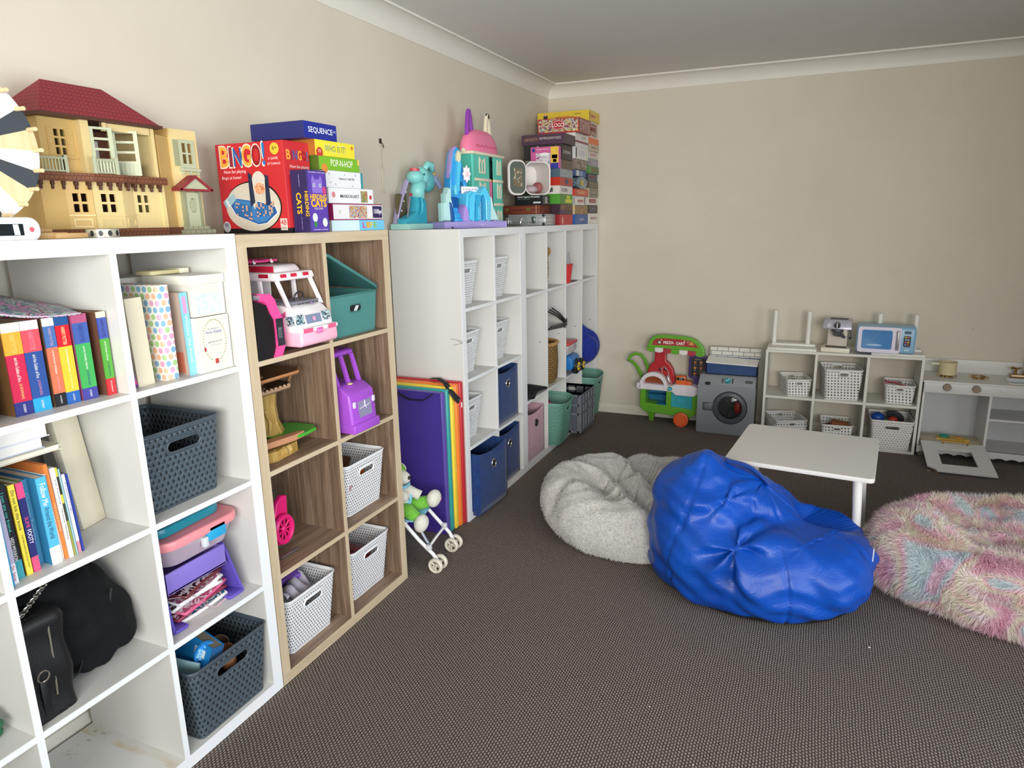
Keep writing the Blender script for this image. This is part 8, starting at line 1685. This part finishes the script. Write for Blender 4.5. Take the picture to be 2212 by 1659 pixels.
for i in range(13):
    f = i/12; x = 1.645+.170*f; y = 1.30+.02*f; z = on_bean(x, y); sp.append(Vector((x+.006, y-.006, z+.006+.016*math.sin(PI*f))))
g.tube(sp, .026, NYL, 8, flat=(.9, .14)); g.build('handle_strap', t)
g = gw(t); q = Vector((2.215, 1.20, .30)); g.box(2.205, 2.2085, 1.16, 1.175, .235, .285, P('d8dade', .5)); g.build('care_tag', t)

# grey faux fur bag
t = thing('bean_bag', 'pale grey faux fur floor cushion, crumpled, left of the blue bean bag', 'floor cushion', (1.19, 1.66, 0))
m, k = newmat('grey_faux_fur', .95, 0, .15); v = k.coord(); n1 = k.noise(v, 120, 5, .7); n2 = k.noise(v, 5, 4, .6)
c = k.ramp(n1, [(.34, 'a6a6aa'), (.44, 'd8d6d2'), (.62, 'e8e5de')]); k.color(k.mix(k.ramp(n2, [(.40, 0.0), (.72, .55)]), c, 'c2c0c0')); k.b.inputs['Sheen Weight'].default_value = .5
k.bump(k.math('ADD', k.noise(v, 260, 4, .7), k.math('MULTIPLY', k.noise(v, 40, 4, .6), 2.2)), .7, .006); FUR = m
def f_grey(p):
    x, y, z = p[..., 0]-1.205, p[..., 1]-1.68, p[..., 2]; rr = np.sqrt((x/1.03)**2+(y/.95)**2); th = np.arctan2(y, x)
    R0 = .345+.012*np.sin(3*th+1); d1 = np.sqrt((rr-R0)**2+((z-.115-.02*np.sin(2*th+.9))*1.0)**2)-.145
    d2 = s_ell(p, (1.20, 1.67, .10), (.36, .33, .125))
    f = smin(d1, d2, .06)
    c1 = np.exp(-(rr/.33)**4)
    f = f+c1*(.070*np.abs(np.sin(5.5*x+11*y+2.0*np.sin(7*x)))**.7-.048)+c1*.035*np.abs(np.sin(17*x-7*y+3*np.sin(11*y)))
    # folds coming over the rim
    for a0, w, am in ((-2.6, .10, .030), (-1.25, .08, .028), (.9, .08, .03), (1.9, .10, .035), (2.7, .07, .02)):
        f = f+am*np.exp(-((np.angle(np.exp(1j*(th-a0-1.2*(rr-.3)))))/w)**2)*np.clip((z-.10)/.06, 0, 1)
    f = f+.004*np.sin(22*x+9*np.sin(9*y))*np.sin(19*y+14*z)
    return f
pts2 = star((1.195, 1.66, .05), f_grey, 260, 180, .75, 100, .003)
g = gw(t); star_mesh(g, pts2, FUR); g.build('fur_cover', t, smooth=180)
def strands(name, pts, parent, mat, n, length, width, seed, down=.35, off=(0, 0, 0), keep=None, curl=.5):
    rng = np.random.default_rng(seed); nu, nv, _ = pts.shape
    du = np.roll(pts, -1, 0)-np.roll(pts, 1, 0); dv = np.gradient(pts, axis=1); N = np.cross(du, dv); L = np.linalg.norm(N, axis=-1, keepdims=True)+1e-12; area = L[..., 0].copy(); N = N/L
    ctr = pts.reshape(-1, 3).mean(0); s = np.sign(np.sum(N*(pts-ctr), -1).mean()); N = N*s
    w = area.copy(); w[:, -int(nv*.25):] *= (pts[:, -int(nv*.25):, 2] > .008); w[:, :1] = 0; w = w.reshape(-1)/w.sum()
    idx = rng.choice(nu*nv, n, p=w); i, j = idx//nv, idx % nv; i2 = (i+1) % nu; j2 = np.minimum(j+1, nv-1); a = rng.random((n, 1)); b = rng.random((n, 1))
    P0 = pts[i, j]*(1-a)*(1-b)+pts[i2, j]*a*(1-b)+pts[i, j2]*(1-a)*b+pts[i2, j2]*a*b; Nn = N[i, j]
    cl = np.stack([np.sin(P0[:, 0]*38+P0[:, 2]*21)+.6*np.sin(P0[:, 1]*71+1), np.sin(P0[:, 1]*33+P0[:, 0]*17)+.6*np.sin(P0[:, 2]*63), np.sin(P0[:, 2]*41+P0[:, 1]*29)], -1)*curl*.5
    d = Nn+cl+rng.normal(0, .28, (n, 3)); d[:, 2] -= down; d /= np.linalg.norm(d, axis=1, keepdims=True)
    ln = length*(.65+.6*rng.random((n, 1))); side = np.cross(d, rng.normal(0, 1, (n, 3))); side /= np.linalg.norm(side, axis=1, keepdims=True)
    grav = np.array([0, 0, -1.0]); P1 = P0+d*ln*.5; P2 = P1+(d+grav*.35+rng.normal(0, .15, (n, 3)))*ln*.5
    P1[:, 2] = np.maximum(P1[:, 2], .004); P2[:, 2] = np.maximum(P2[:, 2], .003); P0 = P0-d*.004
    V = np.stack([P0-side*width, P0+side*width, P1+side*width*.8, P1-side*width*.8, P2], 1).reshape(-1, 3)-np.array(off)
    me = bpy.data.meshes.new(name); b0 = np.arange(n)*5; me.vertices.add(n*5); me.vertices.foreach_set('co', V.ravel())
    loops = np.concatenate([np.stack([b0, b0+1, b0+2, b0+3], 1), np.stack([b0+3, b0+2, b0+4], 1)], 1).ravel(); me.loops.add(len(loops)); me.loops.foreach_set('vertex_index', loops)
    ls = np.stack([np.arange(n)*7, np.arange(n)*7+4], 1).ravel(); me.polygons.add(2*n); me.polygons.foreach_set('loop_start', ls)
    try: me.polygons.foreach_set('loop_total', np.tile([4, 3], n))
    except Exception: pass
    me.update(calc_edges=True); me.validate(); me.materials.append(mat); me.shade_smooth()
    o = bpy.data.objects.new(name, me); COL.objects.link(o); o.parent = parent; o['kind'] = 'stuff'; return o
strands('fur', pts2, t, FUR, 42000, .010, .0011, 3, .3, off=(1.19, 1.66, 0), curl=.9)

# rainbow shaggy bed
t = thing('shaggy_floor_cushion', 'fluffy pastel rainbow floor cushion with long shaggy fur at the right picture edge', 'floor cushion', (2.70, 1.56, 0))
m, k = newmat('rainbow_shag', .8, 0, .2); v = k.coord()
vv = k.mapping(v, (1, 1, 1.15)); n1 = k.noise(vv, 5.6, 1, .4, .9); n1 = k.math('MULTIPLY_ADD', n1, 2.3, -.65, clamp=True)
c = k.ramp(n1, [(0.0, 'ea86b0'), (.17, 'f5b4cc'), (.27, 'f6bcc6'), (.34, 'f8e0e6'), (.41, 'f7f0cc'), (.46, 'f8f2dc'), (.52, 'f4cbb8'), (.60, 'f6b8cf'), (.72, 'd6e8e6'), (.84, 'bcd8dc'), (.93, 'c8d0e4'), (1.0, 'f0bcd8')])
n3 = k.noise(v, 420, 1); c = k.mix(k.ramp(n3, [(.40, .25), (.7, .6)]), c, 'ffffff'); k.color(c); k.b.inputs['Sheen Weight'].default_value = .3
k.b.inputs['Subsurface Weight'].default_value = 0.0; SHAG = m
_tl = k.node('ShaderNodeBsdfTranslucent'); k.put(_tl.inputs[0], c); _mm = k.node('ShaderNodeMixShader'); _mm.inputs[0].default_value = .25
k.t.links.new(k.b.outputs[0], _mm.inputs[1]); k.t.links.new(_tl.outputs[0], _mm.inputs[2]); k.t.links.new(_mm.outputs[0], k.n['Material Output'].inputs[0])
def f_shag(p):
    x, y, z = p[..., 0]-2.70, p[..., 1]-1.56, p[..., 2]; rr = np.sqrt((x/1.04)**2+(y/.90)**2); th = np.arctan2(y, x)
    d1 = np.sqrt((rr-.315)**2+((z-.135)*.95)**2)-.135
    d2 = s_ell(p, (2.70, 1.56, .10), (.34, .30, .11)); f = smin(d1, d2, .05); c1 = np.exp(-(rr/.27)**4)
    f = f+c1*(.035*np.abs(np.sin(9*x+13*y+2*np.sin(7*y)))-.03)+.012*np.sin(3*th+1)*np.clip(z/.2, 0, 1)+.008*np.sin(5*th)
    return f
pts3 = star((2.70, 1.56, .05), f_shag, 200, 150, .75, 90, .003)
g = gw(t); star_mesh(g, pts3, SHAG); g.build('cushion_body', t, smooth=180)
strands('fur', pts3, t, SHAG, 120000, .040, .00105, 7, .15, off=(2.70, 1.56, 0), curl=1.0)

# crumbs on the carpet
for i, (x, y, r, lab) in enumerate(((2.205, .955, .0045, 'white crumb on the carpet near the blue bean bag'), (2.63, .80, .004, 'small pale crumb on the carpet towards the right'), (1.72, .17, .003, 'tiny light crumb near the bottom middle of the carpet'), (1.555, .36, .0028, 'tiny beige crumb in the middle of the open carpet'))):
    t = thing('crumb', lab, 'crumb', (x, y, .0005)); g = G(); rr = random.Random(i); g.ell((0, 0, r*.6), (r, r*.7, r*.6), P('e6e2d8', .7), 6); g.build('crumb_body', t, smooth=0)
